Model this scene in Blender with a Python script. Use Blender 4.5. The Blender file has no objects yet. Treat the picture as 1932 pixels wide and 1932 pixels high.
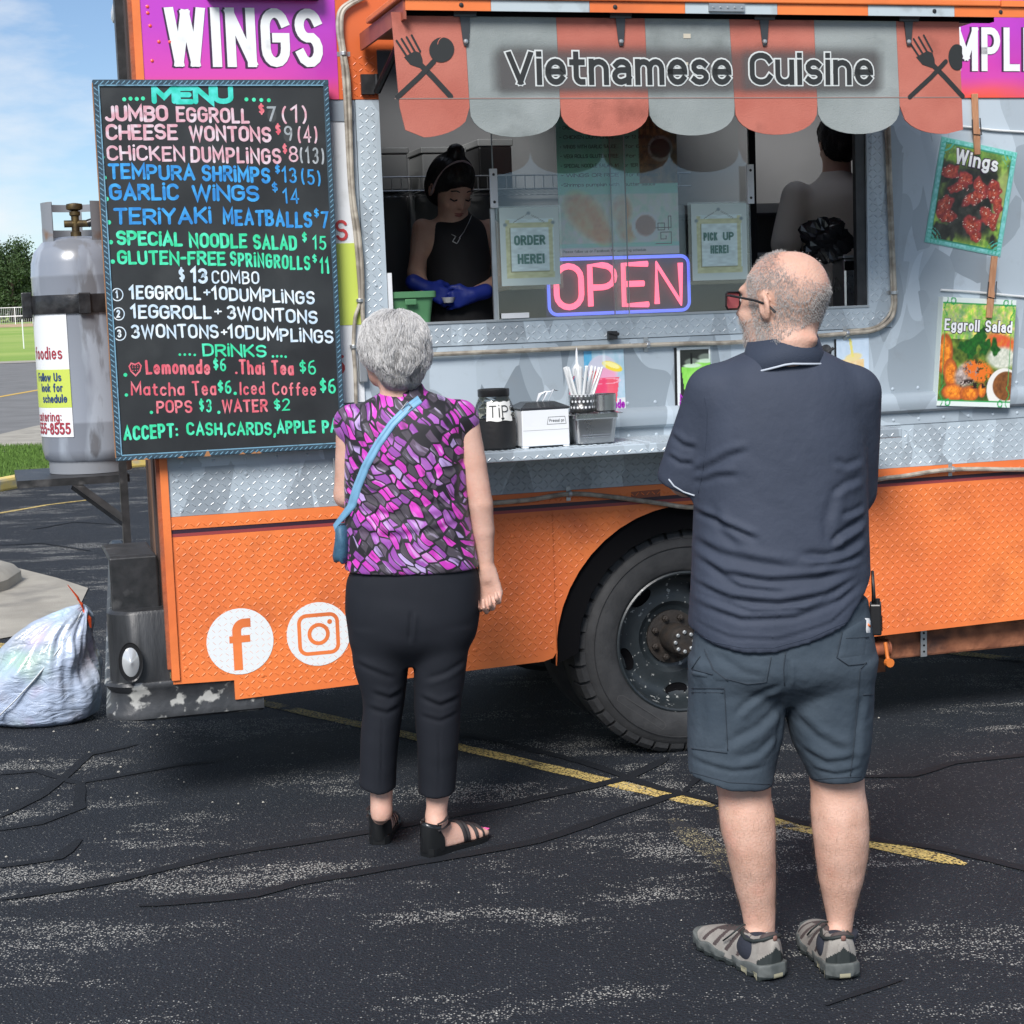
import bpy, bmesh, math, random
import numpy as np
from mathutils import Vector, Matrix
random.seed(7)
RNG = np.random.default_rng(11)
SC = bpy.context.scene
COL = SC.collection
PI = math.pi
R = math.radians

# ------------------------------------------------------------------ camera
H = 1.66
pitch, roll = R(6.6), R(2.12)
Fv = Vector((0, math.cos(pitch), -math.sin(pitch)))
R0 = Vector((1, 0, 0)); U0 = Vector((0, math.sin(pitch), math.cos(pitch)))
Rv = math.cos(roll) * R0 - math.sin(roll) * U0
Uv = math.cos(roll) * U0 + math.sin(roll) * R0
cd = bpy.data.cameras.new('camera')
cam = bpy.data.objects.new('camera', cd); COL.objects.link(cam)
cam.matrix_world = Matrix(((Rv.x, Uv.x, -Fv.x, 0), (Rv.y, Uv.y, -Fv.y, 0), (Rv.z, Uv.z, -Fv.z, H), (0, 0, 0, 1)))
cd.sensor_width = 36; cd.lens = 36 * 3337 / 1932
cd.clip_start = 0.05; cd.clip_end = 2000
SC.camera = cam

# ------------------------------------------------------------------ world, sun, exposure
SUN_EL, SUN_AZ = R(42), R(196)          # azimuth the light comes from, clockwise from +Y
w = bpy.data.worlds.new('World'); SC.world = w; w.use_nodes = True
nt = w.node_tree; nt.nodes.clear()
N = nt.nodes.new; L = nt.links.new
out = N('ShaderNodeOutputWorld'); bg = N('ShaderNodeBackground')
sky = N('ShaderNodeTexSky'); sky.sky_type = 'NISHITA'; sky.sun_disc = False
sky.sun_elevation = SUN_EL; sky.sun_rotation = SUN_AZ
sky.dust_density = .25; sky.air_density = .8; sky.ozone_density = 3
tc = N('ShaderNodeTexCoord'); mp = N('ShaderNodeMapping'); mp.inputs['Scale'].default_value = (1.6, 1.6, 5.0)
mp.inputs['Location'].default_value = (3.1, 0.4, 0.35)
no = N('ShaderNodeTexNoise'); no.inputs['Scale'].default_value = 2.6; no.inputs['Detail'].default_value = 7; no.inputs['Roughness'].default_value = .55
cr = N('ShaderNodeValToRGB'); cr.color_ramp.elements[0].position = .45; cr.color_ramp.elements[1].position = .62
cr.color_ramp.elements[0].color = (0, 0, 0, 1); cr.color_ramp.elements[1].color = (.92, .92, .92, 1)
mx = N('ShaderNodeMix'); mx.data_type = 'RGBA'; mx.inputs['B'].default_value = (7.6, 7.8, 8.1, 1)
L(tc.outputs['Generated'], mp.inputs['Vector']); L(mp.outputs[0], no.inputs['Vector']); L(no.outputs['Fac'], cr.inputs[0])
L(cr.outputs[0], mx.inputs['Factor']); L(sky.outputs[0], mx.inputs['A']); L(mx.outputs['Result'], bg.inputs[0])
bg.inputs[1].default_value = .068; L(bg.outputs[0], out.inputs[0])
sd = bpy.data.lights.new('sun', 'SUN'); sd.energy = 2.7; sd.angle = R(24); sd.color = (1, .965, .93)
sun = bpy.data.objects.new('sun', sd); COL.objects.link(sun)
sdir = Vector((math.sin(SUN_AZ) * math.cos(SUN_EL), math.cos(SUN_AZ) * math.cos(SUN_EL), math.sin(SUN_EL)))
sun.rotation_euler = sdir.to_track_quat('Z', 'Y').to_euler()
SC.view_settings.view_transform = 'Standard'; SC.view_settings.look = 'None'
SC.view_settings.exposure = 0.85; SC.view_settings.gamma = 1; SC.view_settings.use_curve_mapping = False
SC.cycles.max_bounces = 6; SC.cycles.transparent_max_bounces = 16
SC.cycles.sample_clamp_indirect = 6

# ------------------------------------------------------------------ measuring helpers
def ray(x, y): return Fv + Rv * ((x - 966) / 3337) - Uv * ((y - 966) / 3337)
def ground(x, y, z=0.0):
    d = ray(x, y); return Vector((0, 0, H)) + d * ((z - H) / d.z)
def atY(x, y, Y):
    d = ray(x, y); return Vector((0, 0, H)) + d * (Y / d.y)
TA = R(16.4)
TO = Vector((-1.15354, 5.81938, 0))                     # truck's near rear corner on the ground
Tu = Vector((math.cos(TA), math.sin(TA), 0)); Tn = Vector((math.sin(TA), -math.cos(TA), 0))
def T(x, y, n=0.0):
    """the spot (along, up) that lies n metres in front of the truck's side"""
    d = ray(x, y); o = TO + Tn * n; t = (o - Vector((0, 0, H))).dot(Tn) / d.dot(Tn)
    q = Vector((0, 0, H)) + d * t - TO
    return q.dot(Tu), q.z

# ------------------------------------------------------------------ scene helpers
def tag(o, label=None, cat=None, group=None, kind=None):
    if label: o['label'] = label
    if cat: o['category'] = cat
    if group: o['group'] = group
    if kind: o['kind'] = kind
    return o
def empty(name, loc=(0, 0, 0), rz=0.0, label=None, cat=None, group=None):
    o = bpy.data.objects.new(name, None); COL.objects.link(o); o.location = loc; o.rotation_euler = (0, 0, rz)
    o.empty_display_size = .1
    return tag(o, label, cat, group)
def link_mesh(name, me, mats, parent=None, smooth=False):
    o = bpy.data.objects.new(name, me); COL.objects.link(o)
    if parent: o.parent = parent
    for m in (mats if isinstance(mats, (list, tuple)) else [mats]): me.materials.append(m)
    if smooth:
        me.polygons.foreach_set('use_smooth', [True] * len(me.polygons))
        if smooth != 'all':
            try: me.set_sharp_from_angle(angle=R(38))
            except Exception: pass
    return o
class MB:
    def __init__(s): s.v = []; s.f = []; s.m = []; s.cur = 0
    def add(s, vs, fs):
        b = len(s.v); s.v += [tuple(p) for p in vs]
        for f in fs: s.f.append(tuple(i + b for i in f)); s.m.append(s.cur)
        return s
    def box(s, x0, x1, y0, y1, z0, z1, M=None):
        vs = [(x, y, z) for z in (z0, z1) for y in (y0, y1) for x in (x0, x1)]
        if M: vs = [M @ Vector(p) for p in vs]
        return s.add(vs, [(0, 2, 3, 1), (4, 5, 7, 6), (0, 1, 5, 4), (2, 6, 7, 3), (0, 4, 6, 2), (1, 3, 7, 5)])
    def prism(s, poly, y0, y1, M=None):
        """polygon in (x,z), extruded along y"""
        n = len(poly); vs = [(p[0], y0, p[1]) for p in poly] + [(p[0], y1, p[1]) for p in poly]
        if M: vs = [M @ Vector(p) for p in vs]
        a = sum(poly[i][0] * poly[(i + 1) % n][1] - poly[(i + 1) % n][0] * poly[i][1] for i in range(n))
        fr = list(range(n)); bk = list(range(2 * n - 1, n - 1, -1))
        sd = [(i, i + n, (i + 1) % n + n, (i + 1) % n) for i in range(n)]
        if a < 0: fr = fr[::-1]; bk = bk[::-1]; sd = [f[::-1] for f in sd]
        return s.add(vs, [fr, bk] + sd)
    def prismz(s, poly, z0, z1):
        n = len(poly); vs = [(p[0], p[1], z0) for p in poly] + [(p[0], p[1], z1) for p in poly]
        a = sum(poly[i][0] * poly[(i + 1) % n][1] - poly[(i + 1) % n][0] * poly[i][1] for i in range(n))
        fs = [list(range(n - 1, -1, -1)), list(range(n, 2 * n))] + [(i, (i + 1) % n, (i + 1) % n + n, i + n) for i in range(n)]
        if a < 0: fs = [f[::-1] for f in fs]
        return s.add(vs, fs)
    def tube(s, path, r, n=8, cap=True, flat=1.0):
        path = [Vector(p) for p in path]; k = len(path)
        rs = r if isinstance(r, (list, tuple)) else [r] * k
        t0 = (path[1] - path[0]).normalized()
        up = Vector((0, 0, 1)) if abs(t0.z) < .9 else Vector((1, 0, 0))
        a = t0.cross(up).normalized(); vs = []
        for i in range(k):
            t = (path[min(i + 1, k - 1)] - path[max(i - 1, 0)]).normalized()
            a = (a - t * a.dot(t)).normalized(); b = t.cross(a)
            for j in range(n):
                w = 2 * PI * j / n; vs.append(path[i] + (a * math.cos(w) + b * math.sin(w) * flat) * rs[i])
        fs = [(i * n + j, i * n + (j + 1) % n, (i + 1) * n + (j + 1) % n, (i + 1) * n + j) for i in range(k - 1) for j in range(n)]
        if cap: fs += [list(range(n - 1, -1, -1)), [(k - 1) * n + j for j in range(n)]]
        return s.add(vs, fs)
    def lathe(s, prof, n=32, c=(0, 0, 0), axis='z', flip=False, cap=True):
        """prof: (radius, along) pairs"""
        vs = []
        for r, h in prof:
            for j in range(n):
                w = 2 * PI * j / n; x, y = r * math.cos(w), r * math.sin(w)
                p = (x, y, h) if axis == 'z' else ((x, h, y) if axis == 'y' else (h, x, y))
                vs.append((p[0] + c[0], p[1] + c[1], p[2] + c[2]))
        fs = [(i * n + j, i * n + (j + 1) % n, (i + 1) * n + (j + 1) % n, (i + 1) * n + j) for i in range(len(prof) - 1) for j in range(n)]
        if cap and prof[0][0] > 1e-5: fs.append(list(range(n - 1, -1, -1)))
        if cap and prof[-1][0] > 1e-5: fs.append([(len(prof) - 1) * n + j for j in range(n)])
        if axis == 'y' or flip: fs = [tuple(f)[::-1] for f in fs]
        return s.add(vs, fs)
    def build(s, name, mats, parent=None, smooth=False, bevel=0, seg=2):
        me = bpy.data.meshes.new(name); me.from_pydata(s.v, [], s.f)
        if any(s.m): me.polygons.foreach_set('material_index', s.m)
        me.update()
        o = link_mesh(name, me, mats, parent, smooth)
        if bevel:
            b = o.modifiers.new('edge', 'BEVEL'); b.width = bevel; b.segments = seg; b.limit_method = 'ANGLE'; b.angle_limit = R(40)
            b.harden_normals = False
        return o

# ------------------------------------------------------------------ materials
_m = {}
def M(name, col, rough=.6, metal=0.0, col2=None, vs=4.0, lo=.35, hi=.65, bump=0.0, bs=60.0, spec=.5, coat=0.0, emit=None, es=1.0,
      dirt=None, ds=1.5, dlo=.55, dhi=.75, stretch=(1, 1, 1), sheen=0.0, sss=0.0, det=5.0, trans=0.0, rvar=0.0):
    if name in _m: return _m[name]
    m = bpy.data.materials.new(name); m.use_nodes = True; nt = m.node_tree; b = nt.nodes['Principled BSDF']
    def I(k, v):
        if k in b.inputs: b.inputs[k].default_value = v
    c4 = lambda c: (c[0], c[1], c[2], 1)
    I('Base Color', c4(col)); I('Roughness', rough); I('Metallic', metal); I('Specular IOR Level', spec); I('Coat Weight', coat); I('Coat Roughness', .15)
    if sheen: I('Sheen Weight', sheen); I('Sheen Roughness', .5)
    if sss: I('Subsurface Weight', sss); I('Subsurface Radius', (.012, .005, .003)); I('Subsurface Scale', 1.0)
    if trans: I('Transmission Weight', trans)
    if emit: I('Emission Color', c4(emit)); I('Emission Strength', es)
    tc = nt.nodes.new('ShaderNodeTexCoord'); mp = nt.nodes.new('ShaderNodeMapping'); mp.inputs['Scale'].default_value = stretch
    nt.links.new(tc.outputs['Object'], mp.inputs['Vector'])
    last = None
    def noise(sc, d=det, off=0.0):
        n = nt.nodes.new('ShaderNodeTexNoise'); n.inputs['Scale'].default_value = sc; n.inputs['Detail'].default_value = d
        nt.links.new(mp.outputs[0], n.inputs['Vector']); return n
    def ramp(n, a, c):
        r = nt.nodes.new('ShaderNodeMapRange'); r.inputs['From Min'].default_value = a; r.inputs['From Max'].default_value = c
        nt.links.new(n.outputs['Fac'], r.inputs['Value']); return r
    def mix(f, a, c):
        x = nt.nodes.new('ShaderNodeMix'); x.data_type = 'RGBA'; nt.links.new(f, x.inputs['Factor'])
        if a is None: x.inputs['A'].default_value = c4(col)
        else: nt.links.new(a, x.inputs['A'])
        x.inputs['B'].default_value = c4(c); return x.outputs['Result']
    if col2 is not None: last = mix(ramp(noise(vs), lo, hi).outputs[0], last, col2)
    if dirt is not None: last = mix(ramp(noise(ds, 9), dlo, dhi).outputs[0], last, dirt)
    if last is not None: nt.links.new(last, b.inputs['Base Color'])
    if rvar:
        r = nt.nodes.new('ShaderNodeMapRange'); r.inputs['To Min'].default_value = max(0, rough - rvar); r.inputs['To Max'].default_value = min(1, rough + rvar)
        nt.links.new(noise(vs * 2.3).outputs['Fac'], r.inputs['Value']); nt.links.new(r.outputs[0], b.inputs['Roughness'])
    if bump:
        bp = nt.nodes.new('ShaderNodeBump'); bp.inputs['Strength'].default_value = 1; bp.inputs['Distance'].default_value = bump
        nt.links.new(noise(bs, 4).outputs['Fac'], bp.inputs['Height']); nt.links.new(bp.outputs[0], b.inputs['Normal'])
    _m[name] = m; return m
def vcol_mat(name, rough=.6, spec=.5, bump=0, bs=200, coat=0.0):
    if name in _m: return _m[name]
    m = bpy.data.materials.new(name); m.use_nodes = True; nt = m.node_tree; b = nt.nodes['Principled BSDF']
    a = nt.nodes.new('ShaderNodeAttribute'); a.attribute_name = 'Col'; nt.links.new(a.outputs['Color'], b.inputs['Base Color'])
    b.inputs['Roughness'].default_value = rough; b.inputs['Specular IOR Level'].default_value = spec; b.inputs['Coat Weight'].default_value = coat
    if bump:
        n = nt.nodes.new('ShaderNodeTexNoise'); n.inputs['Scale'].default_value = bs
        tc = nt.nodes.new('ShaderNodeTexCoord'); nt.links.new(tc.outputs['Object'], n.inputs['Vector'])
        bp = nt.nodes.new('ShaderNodeBump'); bp.inputs['Distance'].default_value = bump; nt.links.new(n.outputs['Fac'], bp.inputs['Height'])
        nt.links.new(bp.outputs[0], b.inputs['Normal'])
    _m[name] = m; return m

# ------------------------------------------------------------------ stroke lettering
def arc(cx, cy, rx, ry, a0, a1, n=8):
    return [(cx + rx * math.cos(R(a0 + (a1 - a0) * i / n)), cy + ry * math.sin(R(a0 + (a1 - a0) * i / n))) for i in range(n + 1)]
_dot = lambda x, y: [(x, y - .001), (x, y + .001)]
G = {
 'A': (.62, [[(0, 0), (.31, 1), (.62, 0)], [(.11, .33), (.51, .33)]]),
 'B': (.56, [[(0, 0), (0, 1), (.28, 1)] + arc(.28, .76, .24, .24, 90, -90) + [(0, .52)], [(.28, .52)] + arc(.28, .26, .28, .26, 90, -90) + [(0, 0)]]),
 'C': (.55, [arc(.28, .72, .28, .28, 20, 180) + arc(.28, .28, .28, .28, 180, 340)]),
 'D': (.56, [[(0, 0), (0, 1), (.24, 1)] + arc(.24, .68, .32, .32, 90, 0) + arc(.24, .32, .32, .32, 0, -90) + [(0, 0)]]),
 'E': (.48, [[(.48, 1), (0, 1), (0, 0), (.48, 0)], [(0, .52), (.4, .52)]]),
 'F': (.46, [[(.46, 1), (0, 1), (0, 0)], [(0, .52), (.38, .52)]]),
 'G': (.56, [arc(.28, .72, .28, .28, 20, 180) + arc(.28, .28, .28, .28, 180, 360) + [(.56, .5), (.32, .5)]]),
 'H': (.56, [[(0, 0), (0, 1)], [(.56, 0), (.56, 1)], [(0, .52), (.56, .52)]]),
 'I': (.0, [[(0, 0), (0, 1)]]),
 'J': (.42, [[(.42, 1)] + arc(.2, .22, .22, .22, 0, -160)]),
 'K': (.54, [[(0, 0), (0, 1)], [(.52, 1), (.02, .42)], [(.16, .58), (.54, 0)]]),
 'L': (.44, [[(0, 1), (0, 0), (.44, 0)]]),
 'M': (.72, [[(0, 0), (0, 1), (.36, .3), (.72, 1), (.72, 0)]]),
 'N': (.58, [[(0, 0), (0, 1), (.58, 0), (.58, 1)]]),
 'O': (.58, [arc(.29, .7, .29, .3, 0, 180) + arc(.29, .3, .29, .3, 180, 360) + [(.58, .7)]]),
 'P': (.54, [[(0, 0), (0, 1), (.27, 1)] + arc(.27, .73, .27, .27, 90, -90) + [(0, .46)]]),
 'R': (.56, [[(0, 0), (0, 1), (.28, 1)] + arc(.28, .75, .26, .25, 90, -90) + [(0, .5)], [(.26, .5), (.56, 0)]]),
 'S': (.54, [arc(.27, .76, .26, .24, 20, 180) + arc(.27, .76, .26, .26, 180, 260, 4)[1:] + arc(.28, .26, .26, .26, 70, -160)]),
 'T': (.56, [[(0, 1), (.56, 1)], [(.28, 1), (.28, 0)]]),
 'U': (.56, [[(0, 1), (0, .3)] + arc(.28, .29, .28, .29, 180, 360) + [(.56, 1)]]),
 'V': (.6, [[(0, 1), (.3, 0), (.6, 1)]]),
 'W': (.86, [[(0, 1), (.2, 0), (.43, .95), (.66, 0), (.86, 1)]]),
 'X': (.56, [[(0, 1), (.56, 0)], [(.56, 1), (0, 0)]]),
 'Y': (.58, [[(0, 1), (.29, .5), (.58, 1)], [(.29, .5), (.29, 0)]]),
 'Z': (.5, [[(0, 1), (.5, 1), (0, 0), (.5, 0)]]),
 '0': (.52, [arc(.26, .7, .26, .3, 0, 180) + arc(.26, .3, .26, .3, 180, 360) + [(.52, .7)]]),
 '1': (.3, [[(0, .78), (.22, 1), (.22, 0)]]),
 '2': (.5, [arc(.25, .74, .25, .26, 165, -30) + [(0, 0), (.5, 0)]]),
 '3': (.5, [arc(.23, .76, .24, .24, 150, -80) + arc(.23, .27, .27, .27, 80, -150)]),
 '4': (.54, [[(.4, 0), (.4, 1), (0, .3), (.54, .3)]]),
 '5': (.5, [[(.46, 1), (.08, 1), (.04, .56)] + arc(.23, .31, .27, .31, 120, -150)]),
 '6': (.5, [[(.42, 1)] + arc(.26, .5, .25, .45, 110, 180, 4) + arc(.25, .28, .25, .28, 180, 520, 14)]),
 '7': (.48, [[(0, 1), (.48, 1), (.14, 0)]]),
 '8': (.5, [arc(.25, .76, .21, .24, -90, 270, 14), arc(.25, .26, .25, .26, -90, 270, 14)]),
 '9': (.5, [arc(.25, .72, .25, .28, 0, 360, 14) + [(.5, .4), (.4, 0)]]),
 '$': (.44, [arc(.22, .7, .2, .18, 30, 260) + arc(.22, .34, .2, .18, 80, -150), [(.22, 1.02), (.22, .02)]]),
 '(': (.18, [arc(.3, .5, .28, .62, 125, 235)]),
 ')': (.18, [arc(-.12, .5, .28, .62, 55, -55)]),
 '+': (.4, [[(0, .5), (.4, .5)], [(.2, .3), (.2, .7)]]),
 '-': (.28, [[(0, .45), (.28, .45)]]),
 '.': (.04, [_dot(.02, .03)]), ':': (.04, [_dot(.02, .12), _dot(.02, .6)]), ',': (.1, [[(.08, .06), (0, -.2)]]),
 '!': (.04, [[(.02, 1), (.02, .32)], _dot(.02, .03)]), "'": (.06, [[(.04, 1), (.02, .8)]]),
 'a': (.44, [arc(.22, .44, .2, .2, 150, 0, 6) + [(.42, .18), (.42, 0)], [(.42, .38)] + arc(.2, .19, .2, .19, 90, 270) + [(.36, .06), (.42, .14)]]),
 '@': (.46, [[(.44, .62), (.44, 0)], arc(.22, .31, .22, .31, 40, 320)]),
 'b': (.46, [[(0, 1), (0, 0)], arc(.23, .31, .23, .31, 140, -140)]),
 'c': (.42, [arc(.23, .31, .23, .31, 40, 320)]),
 'd': (.46, [[(.46, 1), (.46, 0)], arc(.23, .31, .23, .31, 40, 320)]),
 'e': (.46, [[(.02, .33), (.45, .33)] + arc(.23, .36, .22, .28, 0, 180) + arc(.23, .28, .22, .28, 180, 325)]),
 'f': (.32, [[(.12, 0), (.12, .78)] + arc(.27, .8, .15, .2, 180, 80, 5), [(0, .62), (.3, .62)]]),
 'g': (.46, [[(.46, .64), (.46, -.06)] + arc(.24, -.06, .22, .2, 0, -150), arc(.23, .33, .23, .3, 40, 320)]),
 'h': (.44, [[(0, 1), (0, 0)], [(0, .36)] + arc(.22, .4, .22, .24, 170, 0) + [(.44, 0)]]),
 'i': (.0, [[(0, .64), (0, 0)], _dot(0, .88)]),
 'k': (.42, [[(0, 1), (0, 0)], [(.4, .64), (.02, .26)], [(.14, .38), (.42, 0)]]),
 'l': (.0, [[(0, 1), (0, 0)]]),
 'm': (.72, [[(0, .64), (0, 0)], [(0, .36)] + arc(.18, .42, .18, .22, 170, 0) + [(.36, 0)], [(.36, .38)] + arc(.54, .42, .18, .22, 170, 0) + [(.72, 0)]]),
 'n': (.44, [[(0, .64), (0, 0)], [(0, .36)] + arc(.22, .4, .22, .24, 170, 0) + [(.44, 0)]]),
 'o': (.46, [arc(.23, .32, .23, .32, 0, 360, 14)]),
 'p': (.46, [[(0, .64), (0, -.28)], arc(.23, .32, .23, .31, 140, -140)]),
 'r': (.28, [[(0, .64), (0, 0)], [(0, .36)] + arc(.22, .4, .22, .24, 170, 75, 5)]),
 's': (.4, [arc(.2, .48, .18, .16, 30, 250) + arc(.2, .17, .2, .17, 70, -150)]),
 't': (.32, [[(.12, .86), (.12, .18)] + arc(.28, .18, .16, .18, 180, 280, 5), [(0, .62), (.3, .62)]]),
 'u': (.44, [[(0, .64), (0, .25)] + arc(.22, .24, .22, .24, 180, 360) + [(.44, .64)], [(.44, .3), (.44, 0)]]),
 'v': (.44, [[(0, .64), (.22, 0), (.44, .64)]]),
 'w': (.64, [[(0, .64), (.16, 0), (.32, .6), (.48, 0), (.64, .64)]]),
 'y': (.44, [[(0, .64), (.22, .02)], [(.44, .64), (.12, -.28)]]),
 ' ': (.22, []),
}
G['j'] = (.0, [[(0, .64), (0, -.2)], _dot(0, .88)])
G['|'] = (.0, [[(0, .8), (0, 0)], _dot(0, 1.06)])        # dotted capital I of the hand-lettered board
def ribbon(mb, pts, w, fr, cap, z, sq=0, ylim=None):
    """flat stroke; fr maps (x, y, lift) to space"""
    P = [Vector((p[0], p[1])) for p in pts]; Q = [P[0]]
    for p in P[1:]:
        if (p - Q[-1]).length > 1e-5: Q.append(p)
    if len(Q) < 2: Q = [P[0], P[0] + Vector((1e-4, 0))]
    k = len(Q); h = w / 2; closed = (Q[0] - Q[-1]).length < 1e-4 and k > 3
    if sq and not closed:
        Q[0] = Q[0] + (Q[0] - Q[1]).normalized() * h * sq; Q[-1] = Q[-1] + (Q[-1] - Q[-2]).normalized() * h * sq
    Lf, Rt = [], []
    if closed: Q = Q[:-1]; k -= 1
    for i in range(k):
        a = Q[i - 1] if (i or closed) else None; c = Q[(i + 1) % k] if (i < k - 1 or closed) else None
        d0 = (Q[i] - a).normalized() if a is not None else None; d1 = (c - Q[i]).normalized() if c is not None else None
        if d0 is None: d0 = d1
        if d1 is None: d1 = d0
        t = d0 + d1
        if t.length < .3: t = d1
        t.normalize(); n = Vector((-t.y, t.x)); s = max(.42, abs(t.dot(d1)))
        off = n * (h / s); Lf.append(Q[i] + off); Rt.append(Q[i] - off)
    if ylim:
        for p in Lf + Rt: p.y = min(max(p.y, ylim[0]), ylim[1])
    base = len(mb.v); vs = [fr(p.x, p.y, z) for p in Lf] + [fr(p.x, p.y, z) for p in Rt]; fs = []
    for i in range(k if closed else k - 1):
        j = (i + 1) % k; fs.append((i, i + k, j + k, j))
    if cap and not closed:
        for e, s in ((0, -1), (k - 1, 1)):
            d = (Q[1] - Q[0]).normalized() if e == 0 else (Q[-1] - Q[-2]).normalized()
            n = Vector((-d.y, d.x)); b = len(vs)
            ar = [Q[e] + n * (h * math.cos(x)) + d * (s * h * math.sin(x)) for x in (PI / 5, 2 * PI / 5, 3 * PI / 5, 4 * PI / 5)]
            vs += [fr(p.x, p.y, z) for p in ar]
            f = [e] + list(range(b, b + 4)) + [e + k]
            fs.append(f if s < 0 else f[::-1])
    # face the reader: the frame's lift is toward the reader
    mb.add(vs, [tuple(f)[::-1] if False else tuple(f) for f in fs])
def text_width(s, h, ws, gap): return sum((G[c][0] * ws + gap) * h for c in s) - gap * h
def _split(st):
    out = [[st[0]]]
    for a, b, c in zip(st, st[1:], st[2:]):
        out[-1].append(b); u = Vector((b[0] - a[0], b[1] - a[1])); v = Vector((c[0] - b[0], c[1] - b[1]))
        if u.length > .15 and v.length > .15 and u.normalized().dot(v.normalized()) < -.15: out.append([b])
    out[-1].append(st[-1]); return out
def text(mb, s, x, y, h, frame, weight=.14, ws=1.0, gap=.24, cap=True, lift=.0004, jit=0.0, rng=None, fit=None, slope=0.0, step=.00012, baseline=None, xh=1.0):
    """draws s with its baseline starting at (x, y); frame maps (x, y, lift) to 3-D"""
    if fit: # solve the width scale
        fit = fit - weight * h; x += weight * h / 2
        base = sum(G[c][0] for c in s); gaps = gap * (len(s) - 1)
        ws = (fit / h - gaps) / base
        if ws < .35: gap = gap * .6; ws = (fit / h - gap * (len(s) - 1)) / base
    k = 0; x0 = x
    for c in s:
        gw, strokes = G[c]; jx = jy = 0; js = 1; sh = 0
        if jit and rng: jy = rng.uniform(-1, 1) * jit * h; js = 1 + rng.uniform(-1, 1) * jit; sh = rng.uniform(-1, 1) * jit * .9
        if xh != 1 and c.islower(): strokes = [[(p[0], p[1] * xh if p[1] <= .66 else p[1] + (xh - 1) * .9) for p in st] for st in strokes]
        if not cap: strokes = [q for st in strokes for q in (_split(st) if len(st) > 2 else [st])]
        for st in strokes:
            yb = y + (x - x0) * slope + (baseline(x) if baseline else 0)
            pts = [(x + (p[0] * ws + sh * p[1]) * h, yb + jy + p[1] * h * js) for p in st]
            k += 1
            ribbon(mb, pts, weight * h, frame, cap, lift + (k % 9) * step, 0 if cap else 1, None if cap else (yb - weight * h / 2, yb + h * (1 + weight / 2)) if c not in 'gpyj,' else None)
        x += (gw * ws + gap) * h
    return x
def sideframe(n):                       # lettering on the truck's side: (along, up, lift)
    return lambda x, y, z: (x, -(n + z), y)

# ------------------------------------------------------------------ painted print on a fine grid
def paint_grid(name, w, h, nx, ny, fn, parent=None, mat=None, thick=.0015, world=None):
    """upright sheet in its own (x, z); fn(U, V) -> rgb arrays in 0..1 (display values)"""
    U, V = np.meshgrid(np.linspace(0, 1, nx), np.linspace(0, 1, ny))
    c = np.clip(fn(U, V), 0, 1); c = np.where(c < .04045, c / 12.92, ((c + .055) / 1.055) ** 2.4)
    vs = np.stack([U * w, np.zeros_like(U), V * h], -1).reshape(-1, 3)
    idx = np.arange(nx * ny).reshape(ny, nx)
    q = np.stack([idx[:-1, :-1], idx[:-1, 1:], idx[1:, 1:], idx[1:, :-1]], -1).reshape(-1, 4)
    b = len(vs); rim = np.array([(0, thick, 0), (w, thick, 0), (w, thick, h), (0, thick, h)])
    vs2 = np.vstack([vs, rim]); cor = [int(idx[0, 0]), int(idx[0, -1]), int(idx[-1, -1]), int(idx[-1, 0])]
    fs = q.tolist() + [[b + 3, b + 2, b + 1, b]]
    bot = idx[0, :].tolist(); top = idx[-1, :].tolist(); lf = idx[:, 0].tolist(); rt = idx[:, -1].tolist()
    fs += [bot[::-1] + [b, b + 1], top + [b + 2, b + 3], lf + [b + 3, b], rt[::-1] + [b + 1, b + 2]]
    me = bpy.data.meshes.new(name); me.from_pydata(vs2.tolist(), [], fs); me.update()
    a = me.color_attributes.new('Col', 'FLOAT_COLOR', 'POINT')
    cc = np.ones((len(vs2), 4), np.float32); cc[:b, :3] = c.reshape(-1, 3); cc[b:, :3] = c.reshape(-1, 3)[cor]
    a.data.foreach_set('color', cc.ravel())
    return link_mesh(name, me, mat or vcol_mat('printed sheet', .45), parent)
def vnoise(U, V, s, seed=0):
    r = np.random.default_rng(seed); n = int(s) + 3; g = r.random((n, n))
    x = U * s; y = V * s; i = np.clip(x.astype(int), 0, n - 2); j = np.clip(y.astype(int), 0, n - 2); fx = x - i; fy = y - j
    fx = fx * fx * (3 - 2 * fx); fy = fy * fy * (3 - 2 * fy)
    return (g[j, i] * (1 - fx) + g[j, i + 1] * fx) * (1 - fy) + (g[j + 1, i] * (1 - fx) + g[j + 1, i + 1] * fx) * fy
def fbm(U, V, s, seed=0): return .5 * vnoise(U, V, s, seed) + .3 * vnoise(U, V, s * 2.1, seed + 1) + .2 * vnoise(U, V, s * 4.3, seed + 2)
def lay(img, mask, col):
    m = np.clip(mask, 0, 1)[..., None]; return img * (1 - m) + np.array(col) * m if np.ndim(col) < 3 else img * (1 - m) + col * m
def ell(U, V, cx, cy, rx, ry, rot=0, soft=.06):
    c, s = math.cos(rot), math.sin(rot); x = (U - cx) * c + (V - cy) * s; y = -(U - cx) * s + (V - cy) * c
    return np.clip((1 - np.sqrt((x / rx) ** 2 + (y / ry) ** 2)) / soft, 0, 1)
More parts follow.
